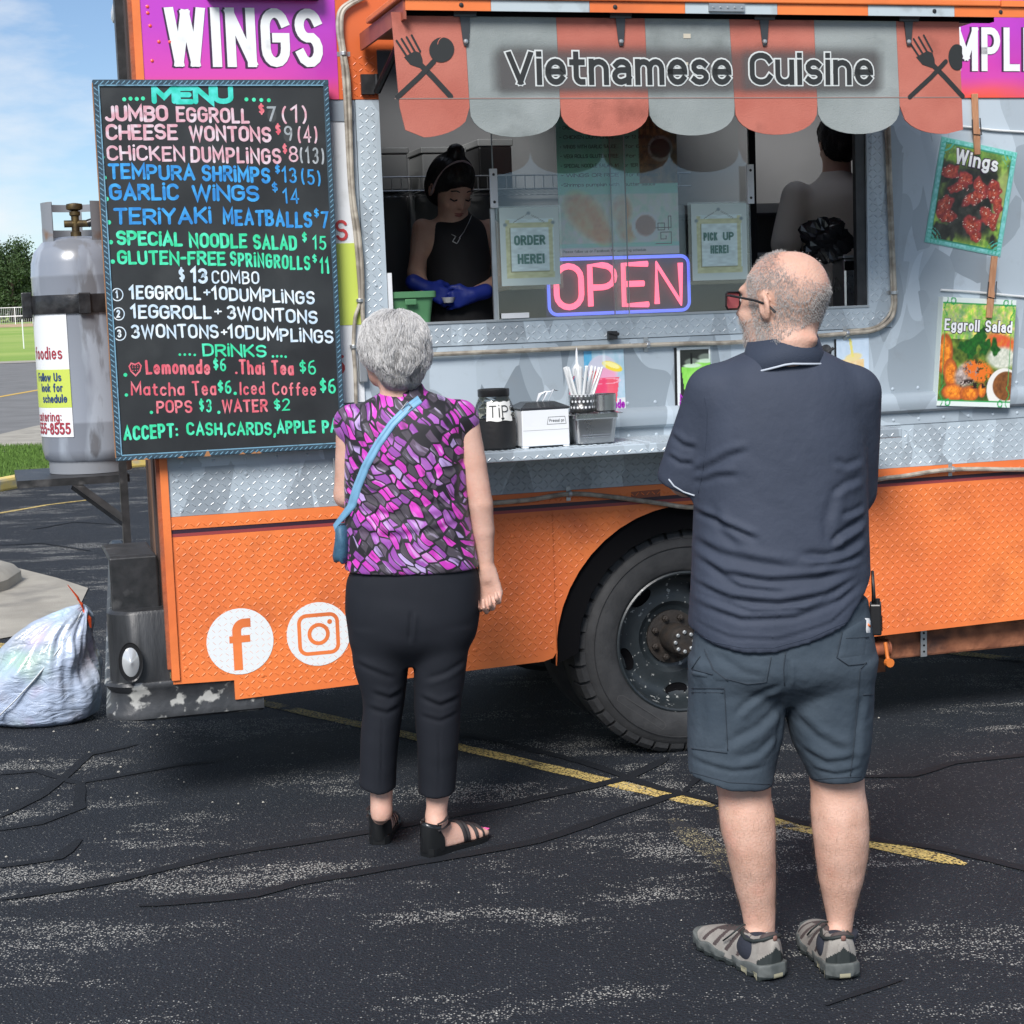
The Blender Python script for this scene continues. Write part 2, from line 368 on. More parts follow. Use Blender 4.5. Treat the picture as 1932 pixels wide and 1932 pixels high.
# ================================================================== THE PLACE
def asphalt(name, base, fleck, yellow=False, amt=1.0):
    m = bpy.data.materials.new(name); m.use_nodes = True; nt = m.node_tree; b = nt.nodes['Principled BSDF']; N = nt.nodes.new; L = nt.links.new
    tc = N('ShaderNodeTexCoord')
    def noise(s, d=5, sc=(1, 1, 1), rough=.6):
        mp = N('ShaderNodeMapping'); mp.inputs['Scale'].default_value = sc; L(tc.outputs['Object'], mp.inputs[0])
        n = N('ShaderNodeTexNoise'); n.inputs['Scale'].default_value = s; n.inputs['Detail'].default_value = d; n.inputs['Roughness'].default_value = rough; L(mp.outputs[0], n.inputs[0]); return n.outputs['Fac']
    def rng(x, a, c, lo=0, hi=1):
        r = N('ShaderNodeMapRange'); r.inputs['From Min'].default_value = a; r.inputs['From Max'].default_value = c
        r.inputs['To Min'].default_value = lo; r.inputs['To Max'].default_value = hi; L(x, r.inputs['Value']); return r.outputs[0]
    def mul(a, c):
        x = N('ShaderNodeMath'); x.operation = 'MULTIPLY'; L(a, x.inputs[0])
        if isinstance(c, float): x.inputs[1].default_value = c
        else: L(c, x.inputs[1])
        return x.outputs[0]
    def mixc(f, a, c):
        x = N('ShaderNodeMix'); x.data_type = 'RGBA'; L(f, x.inputs['Factor'])
        for k, v in (('A', a), ('B', c)):
            if isinstance(v, tuple): x.inputs[k].default_value = (*v, 1)
            else: L(v, x.inputs[k])
        return x.outputs['Result']
    # stones where the sealcoat has worn off: two sizes of cells, picked at random, in ragged drifts
    wear = rng(noise(2.1, 11, (.5, 1.25, 1), .74), .515, .62)
    wear2 = rng(noise(.5, 3), .35, .62, .15, 1)
    flecks = None
    for s, k, t in ((92, .34, .60), (150, .38, .50)):
        v = N('ShaderNodeTexVoronoi'); v.inputs['Scale'].default_value = s; L(tc.outputs['Object'], v.inputs[0])
        sep = N('ShaderNodeSeparateColor'); L(v.outputs['Color'], sep.inputs[0])
        near = rng(v.outputs['Distance'], k, k - .12)
        # wear lowers the threshold
        th = N('ShaderNodeMath'); th.operation = 'ADD'; L(mul(wear, wear2), th.inputs[0]); L(rng(sep.outputs[0], 0, 1, -.06, .42), th.inputs[1])
        pick = rng(th.outputs[0], t - .18 * 1, t + .02)
        f = mul(near, pick)
        if flecks is None: flecks = f
        else:
            mxn = N('ShaderNodeMath'); mxn.operation = 'MAXIMUM'; L(flecks, mxn.inputs[0]); L(f, mxn.inputs[1]); flecks = mxn.outputs[0]
    tone = mixc(rng(noise(2.5, 6), .3, .7), tuple(c * .8 for c in base), tuple(c * 1.35 for c in base))
    tone = mixc(rng(noise(170, 3), .42, .66, 0, .9), tone, tuple(c * 2.3 for c in base))
    col = mixc(mul(flecks, float(amt)), tone, fleck)
    if yellow:
        keep = mul(rng(noise(110, 4), .42, .50), rng(noise(3.3, 7), .38, .47))
        col = mixc(keep, col, mixc(rng(noise(30, 4), .3, .7), (.62, .44, .13), (.82, .62, .22)))
    L(col, b.inputs['Base Color']); b.inputs['Roughness'].default_value = .82; b.inputs['Specular IOR Level'].default_value = .35
    bp = N('ShaderNodeBump'); bp.inputs['Distance'].default_value = .006; bp.inputs['Strength'].default_value = .9
    v = N('ShaderNodeTexVoronoi'); v.inputs['Scale'].default_value = 130; L(tc.outputs['Object'], v.inputs[0])
    L(v.outputs['Distance'], bp.inputs['Height']); L(bp.outputs[0], b.inputs['Normal'])
    return m
ASPH = asphalt('worn sealcoated asphalt', (.0092, .0118, .0165), (.46, .455, .42))
YEL = asphalt('worn yellow paint', (.0092, .0118, .0165), (.46, .455, .42), yellow=True)
def sheet(name, pts, z, mat, thick=0.0, kind='structure', label=None):
    mb = MB()
    if thick: mb.prismz(pts, z - thick, z)
    else:
        n = len(pts); a = sum(pts[i][0] * pts[(i + 1) % n][1] - pts[(i + 1) % n][0] * pts[i][1] for i in range(n))
        f = list(range(n)); mb.add([(p[0], p[1], z) for p in pts], [f if a > 0 else f[::-1]])
    o = mb.build(name, mat); return tag(o, label, kind=kind)
m_grass = M('mown grass', (.075, .15, .025), .9, col2=(.13, .24, .04), vs=9, bump=.02, bs=60, dirt=(.16, .2, .07), ds=1.1)
m_field = M('sunlit outfield grass', (.20, .33, .05), .9, col2=(.33, .43, .10), vs=.045, stretch=(.3, 2.2, 1), bump=.02, bs=9, dirt=(.38, .40, .14), ds=.5)
m_conc = M('weathered concrete', (.30, .28, .24), .85, col2=(.40, .375, .32), vs=3, bump=.004, bs=120, dirt=(.2, .19, .17), ds=2.5)
m_road = M('grey road asphalt', (.145, .145, .145), .85, col2=(.19, .19, .19), vs=1.2, bump=.003, bs=90)
m_ycurb = M('yellow curb paint', (.66, .48, .12), .7, col2=(.78, .60, .20), vs=3, dirt=(.42, .38, .3), ds=6)
m_yline = M('road line paint', (.62, .40, .08), .8)
m_dirt = M('infield dirt', (.46, .33, .2), .95)
sheet('ground', [(-900, -300), (900, -300), (900, 1400), (-900, 1400)], -.02, M('far ground grass', (.10, .17, .04), .95, col2=(.14, .2, .06), vs=.05))
CURB = [(-14, -30), (-9.2, 6), (-5.16, 17.78), (-4.85, 18.9), (-4.5, 20.0), (-2.5, 21.6), (2, 23), (30, 33)]
sheet('parking_lot', [(-14, -30), (40, -30), (40, 36.6)] + CURB[::-1][:-1], 0.0, ASPH)
sheet('road', [(-60, -30), (-14.2, -30), (-9.6, 6), (-6.6, 20), (-5.2, 24), (30, 37), (60, 50), (60, 84), (-80, 84), (-80, -30)], -.008, m_road)
verge = [(-9.35, 6), (-5.31, 17.84), (-4.99, 18.95), (-4.6, 20.12), (-2.55, 21.76), (2, 23.16), (30, 33.2), (30, 35.2), (4, 27.5), (-5.7, 22.9), (-6.6, 21.6), (-10.6, 6)]
sheet('grass_verge', verge, .10, m_grass, .11)
sheet('sidewalk', [(-12.0, 6), (-10.62, 6), (-6.62, 21.62), (-5.7, 22.92), (4, 27.52), (4, 31), (-7.4, 28.6), (-7.5, 25.4)], .085, m_conc, .09)
mb = MB()
for (a, c) in zip(CURB[1:-1], CURB[2:]):
    a = Vector(a); c = Vector(c); d = (c - a).normalized(); n = Vector((-d.y, d.x)); ln = (c - a).length
    Mx = Matrix(((d.x, n.x, 0, a.x), (d.y, n.y, 0, a.y), (0, 0, 1, 0), (0, 0, 0, 1)))
    mb.box(-.02, ln + .02, .0, .155, -.01, .125, Mx)
tag(mb.build('yellow_curb', m_ycurb, bevel=.03), kind='structure')
sheet('road_line', [(-12.2, 14), (-12.0, 14), (-11.95, 48), (-13, 76), (-13.4, 76), (-12.15, 48)], -.003, m_yline)
# far field rises gently
mb = MB(); mb.add([(-190, 84, .0), (80, 84, .0), (120, 200, 1.9), (-260, 200, 1.9), (160, 420, 4.2), (-400, 420, 4.2)], [(0, 1, 2, 3), (3, 2, 4, 5)])
tag(mb.build('sports_field', m_field), kind='structure')
mb = MB(); mb.add([(-190, 176, 1.52), (0, 176, 1.52), (0, 196, 1.85), (-190, 196, 1.85)], [(0, 1, 2, 3)])
tag(mb.build('infield_dirt', m_dirt), kind='structure')
sheet('far_path', [(-90, 79), (40, 79), (40, 83.5), (-90, 83.5)], .01, m_conc)
# painted stripes on the lot
def gline(name, pts, wd, z, mat, label=None, jitter=0.0):
    """a strip on the ground through points in the photograph"""
    P = [ground(*p) for p in pts]; Q = []
    for a, c in zip(P, P[1:]):
        k = max(2, int((c - a).length / .05)); Q += [a.lerp(c, i / k) for i in range(k)]
    Q.append(P[-1]); r = random.Random(len(pts) * 7 + int(pts[0][0])); vs = []; fs = []
    wob = lambda i, s: math.sin(i * .37 + s) * .35 + math.sin(i * .91 + 2 * s) * .3 + r.uniform(-.3, .3)
    for i, q in enumerate(Q):
        d = (Q[min(i + 1, len(Q) - 1)] - Q[max(i - 1, 0)]); d.z = 0; d.normalize(); n = Vector((-d.y, d.x, 0))
        e = min(1, i / 2 + .3, (len(Q) - 1 - i) / 2 + .3) if jitter > .002 else 1
        a = q + n * (wd / 2 * e + jitter * wob(i, 1)); c = q - n * (wd / 2 * e + jitter * wob(i, 5)); vs += [(a.x, a.y, z), (c.x, c.y, z)]
    for i in range(len(Q) - 1): fs.append((2 * i, 2 * i + 1, 2 * i + 3, 2 * i + 2))
    o = MB().add(vs, fs).build(name, mat); return tag(o, label, kind='structure')
gline('parking_line', [(300, 1268), (490, 1325), (700, 1372), (860, 1408), (1345, 1522)], .072, 0.0018, YEL, jitter=.006)
gline('parking_line', [(1352, 1525), (1560, 1572), (1822, 1632)], .082, 0.0021, YEL, jitter=.006)
gline('parking_line', [(1740, 1222), (1800, 1232), (1990, 1252)], .082, 0.0024, YEL, jitter=.006)
gline('parking_line', [(-30, 1213), (20, 1221), (75, 1228)], .082, 0.0027, YEL, jitter=.01)
gline('parking_line', [(-20, 972), (90, 953), (180, 942)], .07, .0036, YEL, jitter=.01)
gline('worn_paint_patch', [(1262, 1546), (1310, 1580), (1372, 1625), (1400, 1665)], .085, .0010, asphalt('faded yellow drift', (.02, .022, .026), (.5, .44, .26), amt=1.0), jitter=.02)
m_seal = M('crack sealant', (.0105, .0128, .017), .78, spec=.3, bump=.003, bs=60, rvar=.1)
for wd, pts in ((.05, [(-10, 1570), (75, 1555), (150, 1525), (150, 1480), (70, 1455), (0, 1462)]), (.05, [(0, 1545), (80, 1500), (170, 1425), (260, 1405)]),
                (.055, [(-10, 1640), (110, 1620), (150, 1585)]), (.04, [(150, 1480), (330, 1445), (430, 1432)]),
                (.06, [(0, 1700), (230, 1660), (400, 1618), (700, 1570), (960, 1520), (1180, 1470), (1262, 1430)]),
                (.06, [(260, 1712), (480, 1690), (560, 1668), (820, 1625), (1010, 1590), (1260, 1505), (1290, 1500)]),
                (.05, [(760, 1375), (900, 1390), (1100, 1440), (1250, 1490), (1400, 1525), (1640, 1585), (1760, 1600), (1932, 1640), (1990, 1655)]),
                (.045, [(1600, 1468), (1720, 1465), (1800, 1440), (1990, 1420)]), (.03, [(1290, 1500), (1350, 1430), (1420, 1395)]),
                (.04, [(-10, 1030), (80, 1025), (170, 1040)]), (.04, [(60, 1000), (140, 985), (220, 990)]), (.03, [(1560, 1900), (1640, 1870), (1700, 1850)])):
    crk = globals().get('crk', 0) + 1; gline('crack_sealant', pts, wd * .8, .0038 + .00009 * crk, m_seal, jitter=.008)
# kerbed concrete island
def ring2(pts, s, c): return [(c[0] + (p[0] - c[0]) * s, c[1] + (p[1] - c[1]) * s) for p in pts]
isl = [(-9, 13.2), (-3.9, 12.0), (-3.42, 11.75), (-3.22, 11.45), (-3.2, 11.05), (-3.32, 10.6), (-3.5, 10.3), (-9, 9.4)]
mb = MB(); c0 = (-6.2, 11.2); lv = [(1.0, -.01), (1.0, .07), (.985, .115), (.955, .14), (.9, .145)]
vs = []; n = len(isl)
for s, z in lv: vs += [(p[0], p[1], z) for p in ring2(isl, s, c0)]
fs = [(i * n + j, (i + 1) * n + j, (i + 1) * n + (j + 1) % n, i * n + (j + 1) % n) for i in range(len(lv) - 1) for j in range(n)] + [[(len(lv) - 1) * n + j for j in range(n)][::-1]]
tag(mb.add(vs, fs).build('curbed_island', m_conc, smooth=True), kind='structure')
sheet('concrete_gutter', [(-9, 13.8), (-3.6, 12.3), (-3.0, 11.5), (-2.68, 11.0), (-2.55, 10.2), (-2.62, 9.45), (-2.95, 9.1), (-9, 8.4)], .006, m_conc)
# stray stones
mb = MB(); rs = random.Random(5)
for i in range(150):
    x, y = rs.uniform(-3.4, 3.6), rs.uniform(3.3, 7.5); s = rs.uniform(.002, .006)
    if i % 3: x = rs.uniform(-2.6, -1.2) + rs.gauss(0, .3); y = rs.uniform(5.2, 7.2)
    mb.add([(x + s * rs.uniform(.6, 1.3), y, .001), (x, y + s, .001), (x - s, y - s * .3, .001), (x + s * .2, y - s, .001), (x, y, .001 + s * .9)], [(0, 1, 4), (1, 2, 4), (2, 3, 4), (3, 0, 4)])
tag(mb.build('loose_gravel', M('pale gravel', (.42, .4, .35), .9)), kind='stuff')
# grass blades on the verge
vs = []; fs = []; r2 = np.random.default_rng(3)
for i in range(15000):
    t = r2.random(); yv = 15 + 8 * t; x = np.interp(yv, [6, 17.84, 18.95, 20.1, 23], [-9.3, -5.3, -5, -4.6, -5.6]) - .03 - r2.random() * 1.5
    a = r2.random() * PI; hh = .03 + .035 * r2.random(); k = len(vs); ca, sa = .008 * math.cos(a), .008 * math.sin(a)
    vs += [(x - ca, yv - sa, .1), (x + ca, yv + sa, .1), (x + r2.normal() * .012, yv + r2.normal() * .012, .1 + hh)]; fs.append((k, k + 1, k + 2))
tag(MB().add(vs, fs).build('grass_blades', m_grass), kind='stuff')

# trees behind the field
m_leaf = M('dark tree leaves', (.028, .058, .018), .8, col2=(.05, .09, .025), vs=.5)
m_bark = M('tree bark', (.10, .075, .055), .9)
def tree(x, y, z, h, rad, label, seed):
    r = np.random.default_rng(seed); t = empty('tree', (x, y, z), 0, label, 'tree', 'trees beyond the sports field')
    mb = MB(); mb.tube([(0, 0, 0), (.1, 0, h * .35), (-.1, .1, h * .8)], [.28, .2, .06], 7)
    for k in range(7):
        a = k * 2.4; z0 = h * (.25 + .07 * k); mb.tube([(0, 0, z0), (rad * .6 * math.cos(a), rad * .6 * math.sin(a), z0 + h * .14)], [.1, .03], 5)
    mb.build('trunk', m_bark, t)
    vs = []; fs = []
    for k in range(60):
        th = r.random() * 2 * PI; u = r.random(); zz = h * (.12 + .84 * u); rr = rad * math.sqrt(max(.05, 1 - (abs(u - .42) / .62) ** 2)) * (.45 + .6 * r.random())
        cx, cy = rr * math.cos(th) * .8, rr * math.sin(th) * .8; cs = rad * (.2 + .16 * r.random())
        n = 150; p = r.normal(size=(n, 3)) * cs * .55 + (cx, cy, zz); e1 = r.normal(size=(n, 3)); e1 /= np.linalg.norm(e1, axis=1)[:, None]; e2 = np.cross(e1, r.normal(size=(n, 3))); e2 /= np.linalg.norm(e2, axis=1)[:, None]
        s = (.09 + .12 * r.random(n))[:, None]; q = np.stack([p - e1 * s, p + e2 * s * .6, p + e1 * s, p - e2 * s * .6], 1).reshape(-1, 3)
        b = len(vs); vs += q.tolist(); fs += [(b + 4 * i, b + 4 * i + 1, b + 4 * i + 2, b + 4 * i + 3) for i in range(n)]
    MB().add(vs, fs).build('crown', m_leaf, t)
for i, (px, yy, h, rad, lb) in enumerate(((-8, 216, 9.6, 4.6, 'dark leafy tree furthest left behind the ball field backstop'), (26, 214, 10.4, 4.2, 'tallest dark tree behind the white field fence'),
        (56, 220, 8.6, 3.4, 'shorter dark tree just left of the grey gas cylinder'), (95, 224, 8.0, 4.4, 'dark tree mostly hidden behind the gas cylinder'), (150, 224, 7.4, 4.6, 'dark low tree hidden between gas cylinder and menu board'))):
    q = atY(px, 600, yy); tree(q.x, yy, 1.9, h * .93, rad * .92, lb, 20 + i)
# white field fence and ball field backstop
m_wht = M('white painted rail', (.75, .76, .76), .5)
fn = empty('field_fence', (0, 0, 0), 0, 'long low white railed fence in front of the far trees', 'fence')
mb = MB(); mb.box(-76, -30, 190, 190.1, 2.62, 2.72); mb.build('rail', m_wht, fn); mb = MB(); mb.box(-76, -30, 190, 190.06, 3.55, 3.62); mb.build('rail', m_wht, fn)
p0 = MB(); p0.box(-.04, .04, -.04, .04, 0, 1.85); po = p0.build('post', m_wht, fn); po.location = (-75, 190.05, 1.78)
for i in range(1, 24):
    c = po.copy(); COL.objects.link(c); c.location = (-75 + i * 1.9, 190.05, 1.78)
mb = MB()
for k in range(0, 230): mb.box(-76 + k * .2, -76 + k * .2 + .03, 190.02, 190.04, 1.85, 3.6)
tag(mb.build('wire_mesh', M('galvanised wire', (.45, .47, .48), .5, .5), fn), kind='stuff')
bs = empty('backstop', (-53.0, 178, 1.6), 0, 'grey wire ball field backstop cage at the far left', 'backstop')
for nm, pa in (('post', [(1.9, 0, 0), (1.9, 0, 3.3)]), ('post', [(-1.8, 0, 0), (-1.8, 0, 4.1)]), ('rail', [(-1.8, 0, 4.1), (1.4, 0, 4.1), (1.9, 0, 3.3)]), ('rail', [(-1.8, 0, 2.1), (1.9, 0, 2.1)])):
    MB().tube(pa, .06, 6).build(nm, M('galvanised pipe', (.42, .44, .45), .5, .5), bs)
mb = MB()
for k in range(24): mb.box(-1.8 + k * .155, -1.78 + k * .155, 0, .02, 0, 4.0 - max(0, (k - 20)) * .2)
for k in range(20): mb.box(-1.8, 1.85, 0, .02, k * .16, k * .16 + .02)
tag(mb.build('wire_mesh', _m['galvanised wire'], bs), kind='stuff')
for px, zt in ((96 * .4545 * 1.0, 5.0),):
    q = ground(46, 668); MB().tube([(0, 0, 0), (0, 0, 1.9)], .035, 6).build('marker_pole', m_wht)
    tag(bpy.data.objects['marker_pole'], 'thin pale pole standing alone on the field grass', 'pole'); bpy.data.objects['marker_pole'].location = (q.x, q.y, .1)

# ================================================================== THE TRUCK
truck = empty('food_truck', TO, TA, 'orange and grey food truck with open serving hatch and striped scalloped valance', 'food truck')
def camo(name, base, dark, sc=3.0, rough=.35, coat=.3, dirt=(.25, .27, .28)):
    m = bpy.data.materials.new(name); m.use_nodes = True; nt = m.node_tree; b = nt.nodes['Principled BSDF']; N = nt.nodes.new; L = nt.links.new
    tc = N('ShaderNodeTexCoord'); mp = N('ShaderNodeMapping'); mp.inputs['Scale'].default_value = (2.3, .05, .85); mp.inputs['Rotation'].default_value = (0, .35, 0); L(tc.outputs['Object'], mp.inputs[0])
    nz = N('ShaderNodeTexNoise'); nz.inputs['Scale'].default_value = 2.0; nz.inputs['Detail'].default_value = 1; L(mp.outputs[0], nz.inputs[0])
    ad = N('ShaderNodeMix'); ad.data_type = 'RGBA'; ad.blend_type = 'ADD'; ad.inputs['Factor'].default_value = .35; L(mp.outputs[0], ad.inputs['A']); L(nz.outputs['Color'], ad.inputs['B'])
    fac = None
    for s, t0, k in ((sc, .52, 1.0), (sc * 1.9, .66, .75), (sc * .7, .36, .4)):
        v = N('ShaderNodeTexVoronoi'); v.inputs['Scale'].default_value = s; v.inputs['Randomness'].default_value = 1; L(ad.outputs['Result'], v.inputs[0])
        sp = N('ShaderNodeSeparateColor'); L(v.outputs['Color'], sp.inputs[0])
        r = N('ShaderNodeMapRange'); r.inputs['From Min'].default_value = t0; r.inputs['From Max'].default_value = t0 + .03; r.inputs['To Max'].default_value = k; L(sp.outputs[0], r.inputs['Value'])
        r2 = N('ShaderNodeMath'); r2.operation = 'MULTIPLY'; L(r.outputs[0], r2.inputs[0]); L(sp.outputs[1], r2.inputs[1])
        if fac is None: fac = r2.outputs[0]
        else:
            a = N('ShaderNodeMath'); a.operation = 'MAXIMUM'; L(fac, a.inputs[0]); L(r2.outputs[0], a.inputs[1]); fac = a.outputs[0]
    mx = N('ShaderNodeMix'); mx.data_type = 'RGBA'; L(fac, mx.inputs['Factor']); mx.inputs['A'].default_value = (*base, 1); mx.inputs['B'].default_value = (*dark, 1)
    n2 = N('ShaderNodeTexNoise'); n2.inputs['Scale'].default_value = 9; n2.inputs['Detail'].default_value = 9; n2.inputs['Roughness'].default_value = .7; L(tc.outputs['Object'], n2.inputs[0])
    r3 = N('ShaderNodeMapRange'); r3.inputs['From Min'].default_value = .55; r3.inputs['From Max'].default_value = .75; r3.inputs['To Max'].default_value = .45; L(n2.outputs['Fac'], r3.inputs['Value'])
    m2 = N('ShaderNodeMix'); m2.data_type = 'RGBA'; L(r3.outputs[0], m2.inputs['Factor']); L(mx.outputs['Result'], m2.inputs['A']); m2.inputs['B'].default_value = (*dirt, 1)
    L(m2.outputs['Result'], b.inputs['Base Color']); b.inputs['Roughness'].default_value = rough; b.inputs['Coat Weight'].default_value = coat; b.inputs['Coat Roughness'].default_value = .25
    n3 = N('ShaderNodeTexNoise'); n3.inputs['Scale'].default_value = 3.5; L(tc.outputs['Object'], n3.inputs[0])
    bp = N('ShaderNodeBump'); bp.inputs['Distance'].default_value = .006; L(n3.outputs['Fac'], bp.inputs['Height']); L(bp.outputs[0], b.inputs['Normal'])
    return m
m_wrap = camo('grey torn paper wrap', (.48, .555, .615), (.21, .25, .285))
m_wrapp = camo('grey wrapped tread plate', (.45, .525, .58), (.26, .30, .335), 4.0, .3, .2)
m_orange = M('orange wrap', (.72, .165, .045), .5, col2=(.86, .23, .055), vs=2.0, dirt=(.45, .10, .035), ds=4, dlo=.52, dhi=.8, bump=.005, bs=5, rvar=.1)
m_rust = M('rusty brown metal', (.17, .06, .03), .85, col2=(.36, .14, .07), vs=14, bump=.004, bs=60, dirt=(.06, .035, .03), ds=8)
m_oxide = M('orange painted rusty steel', (.42, .10, .03), .7, col2=(.25, .08, .04), vs=12, bump=.003, bs=50)
m_black = M('black painted steel', (.012, .013, .014), .45, col2=(.03, .03, .032), vs=20, bump=.001, bs=40, dirt=(.10, .10, .10), ds=9, dlo=.6, dhi=.75)
m_dark = M('dark void', (.006, .006, .007), .95, spec=.05)
m_alu = M('dull aluminium', (.52, .54, .55), .4, .75, col2=(.4, .42, .43), vs=8, rvar=.12, bump=.0004, bs=80)
m_steel = M('brushed stainless steel', (.55, .55, .54), .28, 1.0, col2=(.48, .48, .48), vs=5, rvar=.05)
m_plast = M('white plastic', (.70, .72, .74), .35, dirt=(.45, .46, .46), ds=9, dlo=.6, dhi=.8)
m_bplast = M('black plastic', (.012, .012, .013), .35)
m_cable = M('dirty cream cable', (.44, .40, .33), .5, col2=(.24, .21, .17), vs=22, lo=.4, hi=.6)

def front_poly(name, poly, n, mat, depth=.012, parent=truck, bevel=0): return MB().prism(poly, -n, -n + depth).build(name, mat, parent, bevel=bevel)
def rect(u0, u1, z0, z1): return [(u0, z0), (u1, z0), (u1, z1), (u0, z1)]
WR = .418; WU, WZ = 1.857, .418; AR = .51
# orange skirt with the wheel arch
arch = [(WU + AR * math.cos(R(a)), .42 + AR * math.sin(R(a))) for a in range(184, -5, -8)]
ZT = .968
mb = MB(); bot = [(0, .448), (.203, .443), (.2035, .376), (.75, .3905), (1.30, .405), (1.335, .415), (1.352, .44)] + [p for p in arch if WU - AR + .001 < p[0] < WU + AR - .001] + [(2.374, .44), (2.39, .405), (2.42, .376)] + [(2.42 + k * .8, .376 + k * .0135) for k in range(1, 6)]
n = len(bot); vs = [(p[0], y, z) for y in (0, .012) for p in bot for z in (p[1], ZT)]
fs = [(2 * i, 2 * i + 2, 2 * i + 3, 2 * i + 1) for i in range(n - 1)] + [(2 * (n + i) + 1, 2 * (n + i) + 3, 2 * (n + i) + 2, 2 * (n + i)) for i in range(n - 1)] + [(2 * i, 2 * (n + i), 2 * (n + i) + 2, 2 * i + 2) for i in range(n - 1)] + [(0, 1, 2 * n + 1, 2 * n), (2 * n - 2, 4 * n - 2, 4 * n - 1, 2 * n - 1)]
mb.add(vs, fs).build('skirt_panel', m_orange, truck)
front_poly('trim_strip', rect(0, 6.4, .968, 1.010), .003, m_orange, .015)
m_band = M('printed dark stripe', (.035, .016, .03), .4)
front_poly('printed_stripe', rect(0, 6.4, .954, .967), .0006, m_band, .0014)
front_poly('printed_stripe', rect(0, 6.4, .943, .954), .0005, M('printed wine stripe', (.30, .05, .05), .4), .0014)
front_poly('wheel_arch_liner', [(p[0], p[1]) for p in arch] + [(WU + .42 * math.cos(R(a)), .42 + .42 * math.sin(R(a))) for a in range(0, 181, 15)], -.02, m_dark, .05)
# grey tread plate band, rivet strip and belt
front_poly('tread_plate', rect(0.0, 6.4, 1.011, 1.174), .0, m_wrapp)
front_poly('rivet_strip', rect(0.0, 6.4, 1.172, 1.216), .003, m_wrap, .015)
belt = [(0, 1.214), (-.012, 1.216), (-.026, 1.226), (-.032, 1.25), (-.026, 1.276), (-.012, 1.288), (0, 1.290)]
mb = MB(); n = len(belt); vs = [(0, p[0], p[1]) for p in belt] + [(6.4, p[0], p[1]) for p in belt]
mb.add(vs, [(i, i + n, i + n + 1, i + 1)[::-1] for i in range(n - 1)] + [list(range(n)), list(range(2 * n - 1, n - 1, -1))]); mb.build('belt_moulding', m_wrap, truck, smooth=True)
front_poly('side_wall', rect(0.0, 6.4, 1.288, 1.534), .0, m_wrap, .03)
front_poly('side_wall', rect(0.0, .708, 1.534, 2.366), .0, m_wrap, .03)
front_poly('side_wall', rect(2.694, 6.4, 1.534, 2.366), .0, m_wrap, .03)
# window surround of tread plate
OL, OR_, OB, OT = .79, 2.598, 1.618, 2.53
front_poly('window_frame_plate', [(.655, 1.536), (2.693, 1.536), (2.693, OB), (.655, OB)], .004, m_wrapp, .034)
front_poly('window_frame_plate', rect(.71, OL, OB, 2.365), .004, m_wrapp, .034)
front_poly('window_frame_plate', rect(OR_, 2.693, OB, OT), .004, m_wrapp, .034)
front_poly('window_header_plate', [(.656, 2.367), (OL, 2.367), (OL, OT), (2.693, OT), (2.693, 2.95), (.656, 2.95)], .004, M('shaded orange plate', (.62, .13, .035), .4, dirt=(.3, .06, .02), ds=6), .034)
front_poly('corner_guard', rect(.792, .806, 1.66, 1.79), .012, m_plast, .03)
front_poly('sill_strip', rect(OL, OR_, OB - .006, OB + .002), .008, m_alu, .05)
# magenta sign panels (printed fade from magenta to coral)
def fade(name, z0, z1):
    m = bpy.data.materials.new(name); m.use_nodes = True; nt = m.node_tree; b = nt.nodes['Principled BSDF']; N = nt.nodes.new; L = nt.links.new
    tc = N('ShaderNodeTexCoord'); sp = N('ShaderNodeSeparateXYZ'); L(tc.outputs['Object'], sp.inputs[0])
    r = N('ShaderNodeMapRange'); r.inputs['From Min'].default_value = z0; r.inputs['From Max'].default_value = z1; L(sp.outputs[2], r.inputs['Value'])
    c = N('ShaderNodeValToRGB'); L(r.outputs[0], c.inputs[0]); e = c.color_ramp.elements
    e[0].position = 0; e[0].color = (.82, .09, .045, 1); e[1].position = 1; e[1].color = (.50, .045, .52, 1)
    k = e.new(.30); k.color = (.66, .06, .40, 1); k = e.new(.12); k.color = (.80, .09, .12, 1)
    n = N('ShaderNodeTexNoise'); n.inputs['Scale'].default_value = 2.2; L(tc.outputs['Object'], n.inputs[0])
    h = N('ShaderNodeMix'); h.data_type = 'RGBA'; h.inputs['B'].default_value = (.32, .03, .40, 1)
    rr = N('ShaderNodeMapRange'); rr.inputs['From Min'].default_value = .5; rr.inputs['From Max'].default_value = .7; rr.inputs['To Max'].default_value = .6; L(n.outputs['Fac'], rr.inputs['Value'])
    L(rr.outputs[0], h.inputs['Factor']); L(c.outputs[0], h.inputs['A']); L(h.outputs['Result'], b.inputs['Base Color']); b.inputs['Roughness'].default_value = .35; b.inputs['Coat Weight'].default_value = .3
    return m
m_mag = fade('magenta sign print', 2.366, 2.62)
front_poly('sign_panel', rect(.022, .655, 2.367, 2.95), .006, m_mag, .036)
front_poly('sign_panel', rect(2.694, 6.4, 2.367, 2.95), .006, m_mag, .036)
front_poly('corner_strip', rect(-.004, .0215, .462, 2.95), .009, m_orange, .04)
m_shadow = M('dark print edge', (.05, .02, .06), .4); m_wlet = M('white vinyl lettering', (.80, .82, .82), .4, dirt=(.5, .5, .5), ds=12, dlo=.62, dhi=.8)
zb, zt = T(334, 128, .008)[1], T(318, 10, .008)[1]; ua, ub = T(313, 70, .008)[0], T(611, 70, .008)[0]; hh = zt - zb
for s0, mat_, dx, lf in (('shadow', m_shadow, -.006, .0004), ('main', m_wlet, 0, .0022)):
    for wd, st, u0, u1, zz in (('WINGS', 'lettering', ua, ub, zb),):
        mb = MB(); text(mb, wd, u0 + dx, zz + .018 + (dx * .3), hh - .038, sideframe(.006), weight=.19 + (.03 if dx else 0), gap=.30, cap=False, lift=lf, fit=u1 - u0 - .005); mb.build(st, mat_, truck)
